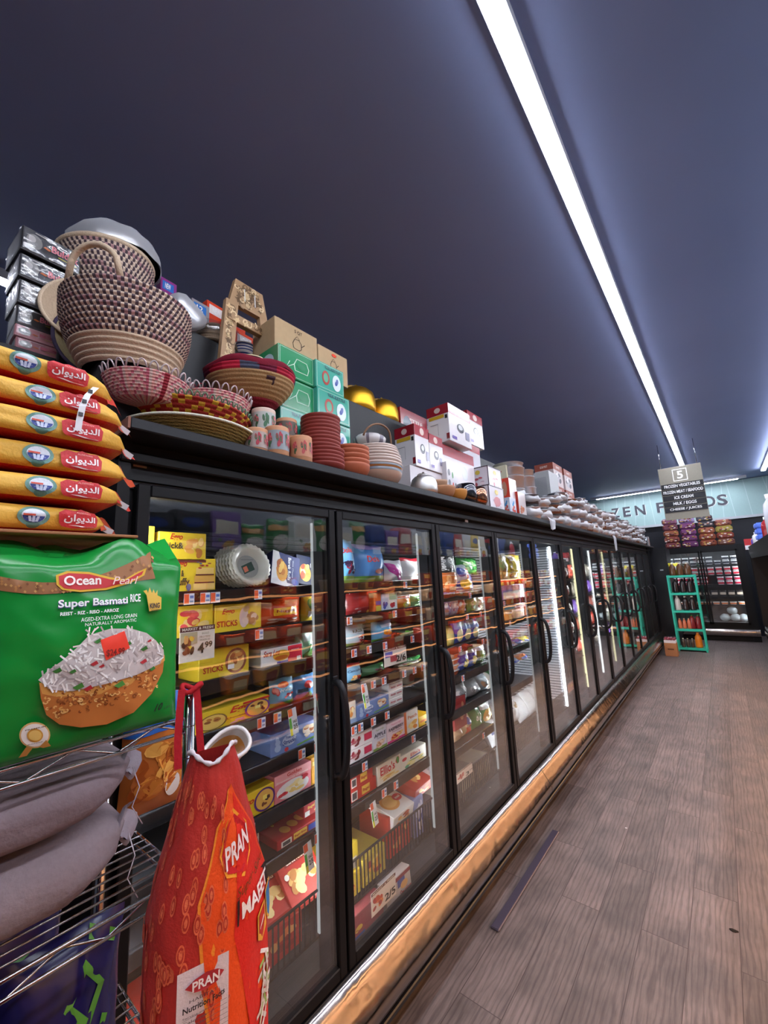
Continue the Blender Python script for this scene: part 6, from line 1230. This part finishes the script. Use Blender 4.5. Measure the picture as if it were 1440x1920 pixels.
# blue and red mini basket, small purple rimmed lids
t = empty('blue_red_basket', (-1.43, .70, 2.335), 'small blue coiled basket with red stitched edge left of the maroon basket', 'basket', None, (.3, .5, 0))
MB().lathe(coil(.03, .062, 0, .08, 6, prof=lambda t_: .035+.03*t_, bump=.004), TAN, 40, fm=lambda i, j: ('#2c68b0', 'straw') if i % 10 < 8 else ('#c02040', 'straw')).obj('coil_body', t)
mb = MB(); loops(mb, .062, .08, 14, .018, .0018, ('#b81c3c', 'fabric')); mb.obj('edge_loops', t)
MB().box(-.05, .05, -.06, .06, 0, .21, ('#2a1a20', 'matte'), .005).obj('dark_box', None, (-1.45, .705, TZ0), (0, 0, 0), 'small dark box under the blue and red basket', 'box')
for k in range(2):
    t = empty('small_round_basket', (-1.345+.004*k, .735, TZ0+.0+.115*k), '%s of two small cream baskets with purple rim behind the pink bowls' % ['lower', 'upper'][k], 'basket', 'small cream baskets')
    MB().lathe(coil(.035, .05, 0, .10, 7, prof=lambda t_: .035+.016*t_, bump=.003), ('#c8b498', 'straw'), 50, fm=lambda i, j: ('#c8b498', 'straw') if (i*3+j) % 7 else ('#7a6480', 'straw')).obj('coil_body', t)
    MB().tube([(.053*math.cos(2*PI*q/30), .053*math.sin(2*PI*q/30), .102) for q in range(30)], .006, ('#6c5070', 'fabric'), 6, closed=True).obj('purple_rim', t)
# large round maroon basket, tilted
mk = empty('maroon_round_basket', (-1.35, .865, 2.365), 'large round coiled basket with maroon cloth cover and red blue rim', 'basket', None, (.10, .10, 0)); mk.scale = (1.06, 1.06, 1.06)
def mcol(i, j):
    c = (j-2)//4
    if c >= 8: return [('#a01c34', 'fabric'), ('#b82840', 'fabric'), ('#4a5064', 'fabric'), ('#6a2038', 'fabric')][(i//7) % 4]
    if c < 2: return ('#8a2234', 'straw')
    if (i//3 + c) % 14 < 3 and 2 < c < 7: return ('#3a2028', 'straw')
    return ('#a8875c', 'straw')
MB().lathe(coil(.06, .158, 0, .13, 10, prof=lambda t_: .06+.10*math.sin(t_*PI/2)**.8, bump=.004), TAN, 112, fm=mcol).obj('woven_body', mk)
MB().lathe([(.163, .125), (.165, .135), (.15, .15), (.11, .168), (.06, .18), (.001, .185)], ('#6e1226', 'fabric'), 48, wob=lambda r, z, a: (r, z+.006*math.sin(5*a)*(1 if r > .05 else 0))).obj('cloth_cover', mk)
MB().lathe([(.001, .18), (.05, .183), (.055, .19), (.05, .196), (.001, .198)], ('#2c141c', 'gloss'), 30).lathe([(.053, .188), (.0565, .191), (.053, .194)], ('#d8c8a0', 'gloss'), 30).obj('top_plate', mk)
MB().box(-.08, .08, -.07, .07, 0, .242, ('#3a2420', 'matte'), .005).obj('dark_box', None, (-1.41, .865, TZ0), (0, 0, 0), 'dark box hidden under the maroon round basket', 'box')
# patterned paper wrapped stand
st = empty('patterned_stand', (-1.47, .935, 2.51), 'brown leaf patterned paper wrapped A shaped wooden stand', 'stand', None, (0, -.06, .04)); st.scale = (1, 1.12, 1.05)
PT_ = ('#a88560', 'paper')
box_mb(.28, .385, .09, '#2a2224', [], kind='matte').obj('dark_box', None, (-1.50, .93, TZ0), (0, 0, 0), 'dark box holding up the patterned stand', 'box')
HT = .50
def leg_(yb, yt, x): 
    mb = MB(); w = .026; vs = []
    for (y, z) in ((yb, 0), (yt, HT-.12)): vs += [(x-.012, y-w, z), (x+.012, y-w, z), (x+.012, y+w, z), (x-.012, y+w, z)]
    return mb.add(vs, [(0, 1, 5, 4), (1, 2, 6, 5), (2, 3, 7, 6), (3, 0, 4, 7), (3, 2, 1, 0), (4, 5, 6, 7)], PT_)
rg = random.Random(2)
def leaves(mb, n, yf, z0, z1, x):
    for k in range(n):
        z = rg.uniform(z0, z1); y = yf(z)+rg.uniform(-.012, .012); a = rg.uniform(0, 6); r = rg.uniform(.011, .018)
        if k % 2: mb.art(lambda s_, t_, o: (x+o, s_, t_), [('p', [(y+r*math.cos(a+q)*(1 if i % 2 else .45), z+r*math.sin(a+q)*(1 if i % 2 else .45)) for i, q in enumerate([j*PI/4 for j in range(8)])], rg.choice(['#d8b888', '#6e5234']))])
        else: mb.art(lambda s_, t_, o: (x+o, s_, t_), [('l', [(y+r*(q/5)*math.cos(a+q*.7), z+r*(q/5)*1.3*math.sin(a+q*.7)) for q in range(7)], .0058, rg.choice(['#e0c498', '#76583a']))])
    return mb
leaves(leg_(-.115, -.075, 0), 30, lambda z: -.115+.105*z, .02, .36, .0125).obj('leg', st)
leaves(leg_(.10, .075, 0), 30, lambda z: .10-.066*z, .02, .36, .0125).obj('leg', st)
mb = MB(); vs = []
for x in (-.012, .012): vs += [(x, -.088, HT-.125), (x, .088, HT-.125), (x, .068, HT), (x, -.058, HT)]
mb.add(vs, [(3, 2, 1, 0), (4, 5, 6, 7), (0, 1, 5, 4), (1, 2, 6, 5), (2, 3, 7, 6), (3, 0, 4, 7)], PT_); leaves(mb, 46, lambda z: rg.uniform(-.05, .06), HT-.11, HT-.015, .0125)
mb.box(.0128, .014, -.022, -.018, HT-.09, HT-.03, '#d8d4cc').box(.0128, .014, .026, .03, HT-.09, HT-.03, '#d8d4cc').obj('head_board', st)
leaves(MB().box(-.011, .016, -.098, .098, .285, .325, PT_, .002), 12, lambda z: rg.uniform(-.09, .09), .29, .32, .0165).obj('cross_bar', st)
# cardboard teapot cartons and green tea boxes
def bx3(uL, uM, uR, vb, vt, x, col, front=(), side=(), top=None, name='carton', label='', cat='carton', z0=None, z1=None, group=None, kind='paper', rz=0, dmax=.3, dfix=None):
    a = onx(uM, vb, x); b_ = onx(uM, vt, x); y0 = a.y; y1 = onx(uR, (vb+vt)/2, x).y; za = a.z if z0 is None else z0; zb = b_.z if z1 is None else z1
    d = dfix or min(dmax, max(.05, x-ony(uL, (vb+vt)/2, y0).x)); w = y1-y0; h = zb-za
    return box_mb(w, h, d, col, front, side, top, kind=kind).obj(name, None, (x-d/2, (y0+y1)/2, za), (0, 0, rz), label, cat, group)
TPI = lambda tx: [('t', tx, .44, .80, .62, .90, '#4a3c30', 'b'), ('l', [(.42, .4), (.4, .52), (.44, .64), (.54, .66), (.6, .58), (.6, .44), (.55, .38), (.42, .4)], .018, '#4a3c30'), ('l', [(.6, .5), (.68, .6)], .018, '#4a3c30'), ('l', [(.45, .66), (.5, .74), (.56, .66)], .014, '#4a3c30'), ('t', 'MADE IN CHINA', .36, .2, .68, .28, '#4a3c30', 'b')]
bx3(482, 515, 594, 660, 590, -1.38, '#b59a76', TPI('5 QT'), name='teapot_carton', label='larger brown teapot carton marked 5 QT on top of the green boxes', z0=2.6805, z1=2.868, kind='matte', dfix=.17)
bx3(594, 597, 650, 690, 620, -1.38, '#b59a76', TPI('4 QT')+[('e', .52, .86, .08, .05, '#e85038')], name='teapot_carton', label='smaller brown teapot carton with orange sticker right of the larger one', z0=2.6805, z1=2.845, kind='matte', dfix=.15)
for (yy, zz_, rz) in ((1.06, 2.872, .2), (1.14, 2.871, -.2)): pass
MB().box(-.07, .06, -.085, .09, 0, .003, ('#a88c68', 'matte'), .001).obj('carton_flap', None, (-1.45, 1.10, 2.8705), (.0, -.0, .05), 'open flap of brown cardboard lying on the larger teapot carton', 'carton flap')
GB1 = [('l', [(.04, .06), (.96, .06), (.96, .94), (.04, .94), (.04, .06)], .014, '#b8dcc8')]
KET = GB1+[('l', [(.45, .3), (.42, .5), (.5, .72), (.78, .7), (.84, .5), (.8, .3), (.45, .3)], .02, '#c8e8d4'), ('l', [(.42, .5), (.2, .28), (.3, .55)], .02, '#c8e8d4'), ('e', .62, .5, .12, .1, '#2f8a5c')]
TEA = GB1+[('e', .34, .46, .13, .26, '#a8463c'), ('e', .34, .46, .08, .17, '#5aa888'), ('e', .72, .42, .15, .3, '#d4e4ec'), ('b', .62, .25, .82, .6, ['#4a5a9c', '#6a78b0'], 4, .3), ('t', 'TEA KETTLE', .3, .8, .85, .9, '#2a4a5a', 'b')]
gz = [TZ0, 2.262, 2.404, 2.545, 2.68]
gz[0] = TZ0
for k in range(4):
    bx3(505, 522+3*k % 9, 588, 700, 650, -1.30+.004*(k % 2), '#1f8a56' if k > 1 else '#3aa08c', KET if k > 1 else TEA, [('e', .5, .5, .3, .3, '#b8d4dc')], name='tea_kettle_box', label='green tea kettle box, %s of the left column' % ['lowest, half hidden by the cups', 'second', 'third', 'topmost'][k], cat='kettle box', z0=gz[k]+.0005*k, z1=gz[k+1], group='green tea kettle boxes', kind='gloss', dfix=.15)
for k in range(4):
    bx3(575, 594-2*(k % 2), [652, 652, 652, 643][k], 700, 650, -1.275-.006*(k % 2), '#3aa08c', TEA, [('e', .5, .5, .3, .3, '#b8d4dc')], name='tea_kettle_box', label='teal tea kettle box, %s of the right column' % ['lowest, hidden behind the plates', 'second', 'third', 'topmost'][k], cat='kettle box', z0=gz[k]+.0005*k, z1=gz[k+1], group='teal tea kettle boxes', kind='gloss', dfix=.14)
# gold kettles on the ledge
for (u, v, rz, lb, R) in ((668, 745, 0, 'left gold kettle on the ledge above the green boxes', .125), (716, 765, 3.14, 'right gold kettle on the ledge with spout toward the left one', .115)):
    p = onx(u, v, -1.68); kettle((-1.68, p.y, 2.7405), R, .17, '#d8a430', 'satin', lb, rz, '#8a6a1c', 'gold kettles')
# floral cups
def cup(y, x, z, r, h, lb, c='#c8926c', band='#8a9aa8', fl='#a83040'):
    mb = MB().lathe([(.001, 0), (r*.92, 0), (r, h*.04), (r, h*.96), (r*.99, h), (r*.9, h), (r*.88, h*.1), (.001, h*.08)], (c, 'clay'), 36)
    def f(s_, t_, o): a = -2.35+3.1*s_; return ((r+o)*math.cos(a), (r+o)*math.sin(a), h*t_)
    its = [('r', 0, .18, 1, .84, band)]
    for k in range(4):
        cx = .12+.25*k; its += [('b', cx-.1, .22, cx+.1, .8, [fl, '#c86068' if k % 2 else fl, '#3a5a3c'], 9, .26)]
    mb.art(f, its, off=.0008, curved=True); return mb.obj('floral_cup', None, (x, y, z), (0, 0, 0), lb, 'cup', 'floral clay cups')
cup(.765, -1.165, TZ0, .038, .085, 'terracotta cup at left bottom with red leaf band', band='#a89890')
cup(.838, -1.150, TZ0, .042, .105, 'terracotta cup with red flower over grey band at the shelf front', band='#8f979c')
cup(.945, -1.150, TZ0, .041, .098, 'terracotta cup with pink rose and orange sticker at the shelf front', band='#c08868', fl='#b04848')
cup(.825, -1.21, TZ0+.0865, .042, .10, 'upper pale cup with green leaf band on top of the left cup', c='#d0b8a8', band='#b0b4b0', fl='#3c6a4a')
cup(.945, -1.235, TZ0+.0, .042, .105, 'hidden cup holding up the dark red patterned cup', band='#6a5a50')
cup(.945, -1.235, TZ0+.1065, .040, .085, 'dark red patterned cup on top between upper cup and plates', band='#5a5048', fl='#a03038')
# stacks of bowls
for k in range(14):
    R = .087 if k < 5 else .082; MB().lathe(bowl_prof(R, .033, .6, .003), ('#7e2c24', 'clay'), 40, fm=lambda i, j: ('#7e2c24', 'clay') if j != 9 else ('#a85a48', 'clay')).obj('clay_bowl', None, (-1.205+.002*math.sin(k*2), 1.095+(.0 if k > 4 else .012), TZ0+.0152*k), (0, 0, 0), 'dark red clay bowl, %s of fourteen in the stack' % (ORD+['x'])[k].replace('first', 'lowest'), 'bowl', 'dark red clay bowls in one stack')
for k in range(5):
    MB().lathe(bowl_prof(.085, .06 if k < 1 else .04, .55, .004), ('#a8583a', 'clay'), 40).obj('clay_bowl', None, (-1.20, 1.262, TZ0+[0, .038, .06, .08, .098][k]), (0, 0, 0), 'orange brown clay bowl, %s in the short stack' % ['lowest', 'second', 'third', 'fourth', 'topmost'][k], 'bowl', 'orange brown clay bowls')
for k in range(9):
    R = [.128, .132, .132, .13, .128, .125, .12, .115, .11][k]
    c = '#b89a88' if k == 0 else ('#a86c3c' if k == 1 else '#c4b2a8')
    MB().lathe(bowl_prof(R, [.075, .05, .04, .04, .035, .035, .035, .035, .035][k], .5, .004), (c, 'gloss'), 44, fm=lambda i, j, k=k, c=c: (c, 'gloss') if (j < 7 or k > 1) and j != 8 else ('#8a6a58' if k > 1 else '#6a7078', 'gloss')).obj('glazed_bowl', None, (-1.235, 1.475, TZ0+[0, .042, .064, .082, .1, .116, .131, .145, .158][k]), (0, 0, 0), 'cream glazed bowl, %s of nine in the wide stack' % ORD[k].replace('first', 'lowest, with orange sticker side'), 'bowl', 'cream glazed bowls in the wide stack')
t = empty('patterned_pot', (-1.25, 1.455, TZ0+.197), 'white patterned pot with brown rope handle on the cream bowls', 'pot')
MB().lathe([(.001, 0), (.05, 0), (.075, .02), (.082, .045), (.07, .058), (.05, .066), (.001, .07)], ('#c8c4c4', 'gloss'), 36, fm=lambda i, j: ('#c8c4c4', 'gloss') if (i*j) % 5 else ('#7a7480', 'gloss')).obj('pot_body', t)
MB().tube([(.11*math.sin(a)*.3+.05, -.10*math.cos(a), .03+.07*math.sin(a)-(.0 if a < 2.4 else (a-2.4)*.12)) for a in [PI*1.05*k/20 for k in range(21)]], .005, ('#8a6a54', 'straw'), 6).obj('rope_handle', t)
MB().lathe([(.001, 0), (.045, 0), (.06, .02), (.055, .04), (.02, .055), (.001, .057)], ('#d0ccc8', 'gloss'), 30).obj('lidded_dish', None, (-1.36, 1.27, 2.39), (0, 0, 0), 'round white lidded dish behind the orange brown bowls', 'dish')
box_mb(.12, .268, .10, '#8a7058', [], kind='matte').obj('brown_box', None, (-1.37, 1.27, TZ0), (0, 0, 0), 'brown box under the white lidded dish', 'box')
# steel kettles and brown wares
kettle((-1.175, 1.80, TZ0), .072, .105, '#d4d2d0', 'satin', 'small shiny steel kettle with spout to the right at the shelf front', 0, '#3a2418')
kettle((-1.37, 1.66, TZ0), .062, .10, '#a09288', 'satin', 'darker steel kettle behind the shiny one', 0, '#5a2c20')
mb = MB()
for (y, x, z, r, c, lb) in ((1.96, -1.16, 0, .075, '#a87450', 'brown wooden scoop bowl right of the steel kettle'), (2.10, -1.155, 0, .07, '#b87c34', 'amber turned wooden bowl at the shelf front'), (1.99, -1.23, .055, .08, '#a88468', 'pale brown bowl on top of the wooden ones')):
    MB().lathe(bowl_prof(r, .06, .6, .006), (c, 'clay'), 30).obj('wooden_bowl', None, (x, y, TZ0+z), (.1, .06, 0) if z else (0, 0, 0), lb, 'bowl')
for (y, x, lb) in ((2.24, -1.16, 'grey round ware lying beside the amber bowl'), (2.40, -1.165, 'copper coloured round ware in clear wrap at the shelf front')):
    MB().lathe([(.001, 0), (.05, 0), (.066, .03), (.066, .09), (.055, .12), (.001, .125)], ('#5a5a60' if y < 2.3 else '#a87860', 'steel'), 28).obj('round_canister', None, (x, y, TZ0), (0, 0, 0), lb, 'canister')
# red and white kettle boxes
KB = [('r', 0, .74, 1, 1, '#9a2430'), ('e', .5, .87, .14, .09, '#d8c0b8'), ('e', .5, .45, .16, .12, '#2a2a30'), ('e', .5, .47, .1, .07, '#c0c4c8'), ('r', .72, .2, .9, .42, '#8a88a0'), ('r', .1, .08, .3, .16, '#6a5aa0')]
KS_ = [('r', 0, .74, 1, 1, '#8a1c28'), ('e', .5, .87, .14, .07, '#c8b0a8'), ('r', .1, .64, .8, .73, '#c8a02c'), ('r', .84, .6, .95, .7, '#2a2a2a'), ('l', [(.15, .5), (.5, .5), (.5, .2)], .02, '#8c8a90'), ('r', .86, .05, 1, .2, '#7a1c24')]
bx3(740, 780, 804, 862, 782, -1.25, '#d4d0d4', KB, KS_, name='kettle_box', label='red and white kettle box left lower of the pile, beside the bowls', cat='kettle box', z0=2.31, kind='gloss', z1=2.56)
box_mb(.36, .188, .2, '#cfc8cc', [('r', 0, .0, 1, .3, '#9a2430')], kind='gloss').obj('kettle_box', None, (-1.36, 1.98, TZ0), (0, 0, 0), 'white and red box lying under the lower kettle boxes', 'kettle box')
bx3(805, 805, 829, 856, 808, -1.25, '#d4d0d4', KB, KS_, name='kettle_box', label='narrow red and white kettle box right beside the lower left one', cat='kettle box', z0=2.31, z1=2.54, kind='gloss', dfix=.2)
bx3(801, 845, 881, 832, 757, -1.25, '#d4d0d4', KB, KS_+[], top=[('r', 0, 0, 1, 1, '#8a1c28')], name='kettle_box', label='largest red and white kettle box in the middle of the pile', cat='kettle box', z0=2.5605, z1=2.82, kind='gloss')
box_mb(.5, .26, .2, '#d0c8cc', [('r', 0, .72, 1, 1, '#9a2430'), ('e', .7, .4, .08, .2, '#b0b4bc')], kind='gloss').obj('kettle_box', None, (-1.40, 2.42, 2.282), (0, 0, 0), 'white and red box under the largest kettle box', 'kettle box')
bx3(866, 880, 903, 825, 750, -1.38, '#d4d0d4', KB, KS_, top=[('r', 0, 0, 1, 1, '#8a1c28')], name='kettle_box', label='right hand red and white kettle box topmost at right', cat='kettle box', z0=2.70, z1=2.975, kind='gloss')
box_mb(.28, .57, .17, '#c4c0c8', [('r', 0, .9, 1, 1, '#9a2430')], kind='gloss').obj('kettle_box', None, (-1.465, 2.82, TZ0), (0, 0, 0), 'pale box under the topmost right kettle box', 'kettle box')
box_mb(.34, .15, .2, '#8a1c28', [('t', 'KETTLE', .2, .4, .8, .6, '#d8c0b8', 'b')], kind='gloss').obj('kettle_box', None, (-1.70, 2.38, 2.7405), (0, 0, 0), 'dark red kettle box at the back on the ledge', 'kettle box')
for (yy, xx, lb) in ((2.29, -1.70, 'pale round tin on the ledge left of the kettle boxes'), (2.62, -1.68, 'clear wrapped round tin on the ledge behind kettle boxes')):
    MB().lathe([(.001, 0), (.11, 0), (.115, .05), (.10, .1), (.05, .118), (.001, .12)], ('#9aa0a8', 'film'), 30).obj('round_tin', None, (xx, yy, 2.7405), (0, 0, 0), lb, 'tin')
# picture boxes
PA = [('e', .2, .75, .12, .08, '#5a5a60'), ('e', .2, .5, .12, .08, '#5a5a60'), ('e', .2, .25, .12, .08, '#5a5a60'), ('e', .55, .7, .07, .08, '#4a8a4a'), ('e', .55, .45, .07, .08, '#c83838'), ('e', .55, .2, .07, .08, '#c83838'), ('e', .8, .45, .07, .08, '#3a3a40')]
PB = [('l', [(.0, .0), (1, .0), (1, 1), (0, 1), (0, 0)], .06, '#3a2c34'), ('b', .15, .15, .85, .6, ['#b8a0a8', '#a85058', '#d8c8cc'], 9, .2), ('e', .5, .78, .12, .1, '#c8b048')]
bx3(803, 838, 855, 888, 860, -1.22, '#d0ccd0', PA, PA, name='cookware_box', label='white box printed with grey lids and red dots behind the wooden bowls', cat='cookware box', z0=TZ0, z1=2.385, kind='gloss')
bx3(876, 917, 938, 908, 861, -1.22, '#ccc6cc', PB, PB, name='cookware_box', label='dark edged white cookware box on top of the apple picture box', cat='cookware box', z0=2.2985, z1=2.47, kind='gloss', dmax=.26)
bx3(880, 919, 944, 948, 908, -1.17, '#ccc6cc', PB+[('e', .5, .4, .22, .2, '#b04850')], PB, name='cookware_box', label='dark edged white box with apple picture at the shelf front', cat='cookware box', z0=TZ0, z1=2.298, kind='gloss', dmax=.26)
box_mb(.24, .35, .2, '#b8b8c0', [('r', .5, 0, 1, .8, '#4a90c8')], kind='gloss').obj('cookware_box', None, (-1.44, 3.09, TZ0), (0, 0, 0), 'white and blue box behind the dark edged boxes', 'cookware box')
bx3(897, 948, 960, 868, 838, -1.30, '#c8c4a8', [('b', .1, .1, .9, .9, ['#3a6a4a', '#a84838', '#5a5a60'], 6, .22)], [('e', .25, .6, .12, .12, '#3a6a4a'), ('e', .5, .5, .12, .14, '#4a4a50'), ('e', .7, .6, .12, .12, '#a84838'), ('e', .6, .3, .1, .1, '#b85838'), ('e', .35, .3, .1, .1, '#6a3a3a')], name='cookware_box', label='cream box with coloured vegetable pictures topmost of the picture boxes', cat='cookware box', z0=2.4715, z1=2.60, kind='gloss')
bx3(942, 957, 968, 935, 892, -1.20, '#d0c8c8', [('r', .6, .2, .9, .8, '#b89090')], [('r', 0, 0, 1, 1, '#c83c28'), ('e', .3, .5, .35, .35, '#b08068')], name='cookware_box', label='orange red and white box with a pot picture', cat='cookware box', z0=2.262, z1=2.43, kind='gloss')
bx3(942, 958, 968, 962, 935, -1.18, '#c0c8d8', [('b', .1, .1, .9, .9, ['#4a90c8', '#c84838', '#e0e0e0'], 8, .22)], [('b', .1, .1, .9, .9, ['#4a90c8', '#c84838', '#e0e0e0'], 8, .22)], name='cookware_box', label='blue red and white patterned box at the shelf front under the orange one', cat='cookware box', z0=TZ0, z1=2.2615, kind='gloss')
bx3(968, 975, 986, 968, 922, -1.18, '#d0c8c8', [('b', .1, .1, .9, .5, ['#b06848', '#c88868'], 5, .3)], [('r', 0, 0, 1, 1, '#c03828')], name='cookware_box', label='second orange red and white box right of the blue patterned one', cat='cookware box', z0=TZ0, z1=2.33, kind='gloss', dfix=.12)
# silver pots
def pot(name, loc, r, h, lb, wrap=False, lid=False, rot=(0, 0, 0), col='#c8c8cc', group=None, black=False):
    t = empty(name, loc, lb, 'pot', group, rot)
    MB().lathe([(.001, 0), (r*.93, 0), (r*.97, h*.05), (r, h*.96), (r*1.06, h), (r*1.04, h*1.01), (r*.96, h*.98), (r*.93, h*.1), (.001, h*.08)], (col, 'satin'), 30).obj('pot_body', t)
    if lid: MB().lathe([(r*1.04, h), (r*.9, h*1.05), (r*.4, h*1.15), (r*.1, h*1.18), (r*.1, h*1.3), (.001, h*1.32)], (col, 'steel'), 28).obj('lid', t)
    if wrap: MB().ball((0, 0, h*.55), 1, WRAPM, 18, sq=(r*1.13, r*1.15, h*.66), bump=.32, seed=int(loc[1]*97) % 50).obj('clear_wrap', t)
    return t
yy0 = 3.42
for k, (z, r, h) in enumerate(((0, .125, .14), (.145, .12, .13), (.28, .125, .11), (.395, .13, .07), (.47, .125, .04))):
    pot('steel_pot', (-1.34, yy0, TZ0+z), r, h, 'round steel pot, %s in the first tall pot stack' % ['lowest', 'second', 'third', 'fourth', 'topmost'][k], group='first steel pot stack', wrap=(k == 1))
for k, (z, r, h) in enumerate(((0, .1, .12), (.125, .1, .12), (.25, .095, .1), (.355, .09, .1), (.46, .088, .06))):
    pot('steel_pot', (-1.34, 3.80, TZ0+z), r, h, 'small steel canister pot, %s in the second pot stack' % ['lowest', 'second', 'third', 'fourth', 'topmost'][k], group='second steel pot stack')
for k in range(2): pot('wrapped_pot', (-1.20, 3.42+.26*k, TZ0), .095, .10, ['clear wrapped pot at the front below the first pot stack', 'clear wrapped pot at the front below the second pot stack'][k], wrap=True)
for k in range(2): pot('wrapped_pot', (-1.20, 3.42+.26*k, TZ0+.125), .09, .08, ['dark based wrapped pan above the front wrapped pot', 'wrapped pan above the second front pot'][k], wrap=True, col='#5a5a60' if k == 0 else '#b4b4b8')
box_mb(.3, .60, .3, '#a4a6a8', [], side=[('r', .1, .1, .9, .9, '#94969a')]).obj('carton', None, (-1.40, 4.42, TZ0), (0, 0, 0), 'pale grey carton between the pot stacks and brown boxes', 'carton')
# rust brown appliance boxes 2 x 3
AB = [('r', 0, .7, 1, 1, '#8a4030'), ('t', 'SOUP POT', .3, .8, .7, .9, '#d8c8c0', 'b'), ('b', .08, .08, .92, .66, ['#5a5a64', '#a8a4ac', '#d0ccd0', '#4a4450'], 10, .22)]
for j in range(2):
    for k in range(3):
        box_mb(.34, .268, .21, '#b8a8a8', AB, side=AB).obj('soup_pot_box', None, (-1.44, 4.92+.42*j, TZ0+.2685*k), (0, 0, 0), 'rust brown and grey pot box, %s in the %s column' % (['lowest', 'middle', 'topmost'][k], ['near', 'far'][j]), 'pot box', 'rust brown pot boxes')
# long run of wrapped pans
rg = random.Random(77); k = 0
PANW = ['squat', 'broad', 'small', 'tall', 'dented', 'shiny', 'cloudy', 'pale']
rows_ = []
y = 3.98
while y < 9.6:
    for xx in ((-1.19,) if y < 5.8 else (-1.19, -1.42)):
        nl = 3 if xx > -1.3 else (5 if y < 6 else (4 if y < 7 else 3))
        for l in range(nl):
            rows_.append((y+rg.uniform(-.012, .012), xx, l, nl))
    y += .285
zacc = {}
for (y, xx, l, nl) in rows_:
    key = (round(y, 0), xx, round((y-3.98)/.285)); z = zacc.get(key, TZ0)
    r = rg.uniform(.09, .11); h = rg.uniform(.06, .11)
    pot('wrapped_pan', (xx, y, z), r, h, 'pan in crumpled clear wrap in the long row of pans, far half of the shelf', wrap=True, lid=rg.random() < .3, col=rg.choice(['#b4b4b8', '#b4b4b8', '#8a6a58', '#a0a0a8']), group='clear wrapped pans on the far half of the shelf')
    zacc[key] = z+h*1.28
box_mb(.26, .62, .3, '#a09ca4', [('b', .1, .5, .9, .9, ['#8a8690', '#c0bcc4'], 6, .2)]).obj('carton', None, (-1.68, 7.2, TZ0+.6205), (0, 0, 0), 'grey carton on the ledge near the banner end', 'carton') if 0 else None
kettle((-1.45, 6.9, TZ0+.55), .09, .12, '#7a1420', 'steel', 'dark red metal kettle on the wrapped pans before the banner', 0, '#2a1418') if 0 else None
# plastic bag tails hanging over the shelf edge
for (u, v, L, lb) in ((1035, 985, .16, 'clear plastic bag tail hanging over the shelf edge, nearer one'), (1152, 1012, .34, 'clear plastic bag tail hanging over the shelf edge, farther one')):
    p = onx(u, v, -1.09)
    mb = MB().surf(lambda s_, t_: (-.08+.085*min(1, t_*2.2)+.01*math.sin(s_*7), (s_-.5)*.16*(1-.55*max(0, t_-.3)), .03-(t_-.35)*L*(t_ > .35)+.006*math.sin(s_*9+t_*5)), 8, 12, WRAPM)
    mb.obj('plastic_bag', None, (-1.09, p.y, SZ), (0, 0, 0), lb, 'plastic bag')
for k, (yy, c, lb) in enumerate(((9.75, '#8a8c92', 'grey steel canister at the far end of the shelf'), (9.95, '#c8c8cc', 'bright steel canister at the far end of the shelf'), (9.72, '#8a8c92', 'grey canister behind the far bright one'))):
    MB().lathe([(.001, 0), (.07, 0), (.07, .17), (.001, .175)], (c, 'steel'), 20).obj('steel_canister', None, (-1.2-.2*(k == 2), yy, TZ0), (0, 0, 0), lb, 'canister')
box_mb(.16, .2, .15, '#9a9a9e', [('r', .1, .1, .9, .8, '#8a6a60')]).obj('carton', None, (-1.2, 10.2, TZ0), (0, 0, 0), 'small grey carton last on the far end of the shelf', 'carton')

pq = onz(1172, 1553, .001); MB().add([(0, 0, 0), (.012, .003, 0), (.01, .012, .001), (-.002, .009, 0)], [(0, 1, 2, 3)], '#d8d4d4').obj('paper_scrap', None, (pq.x, pq.y, .0015), (0, 0, 0), 'tiny white paper scrap on the plank floor', 'scrap')
pq = onz(1376, 1745, .001); MB().ball((0, 0, 0), .014, ('#1c1818', 'matte'), 10, sq=(1.2, .8, .12), bump=.4).obj('gum_spot', None, (pq.x, pq.y, .0016), (0, 0, 0), 'small black gum spot on the plank floor near the lower right', 'spot')
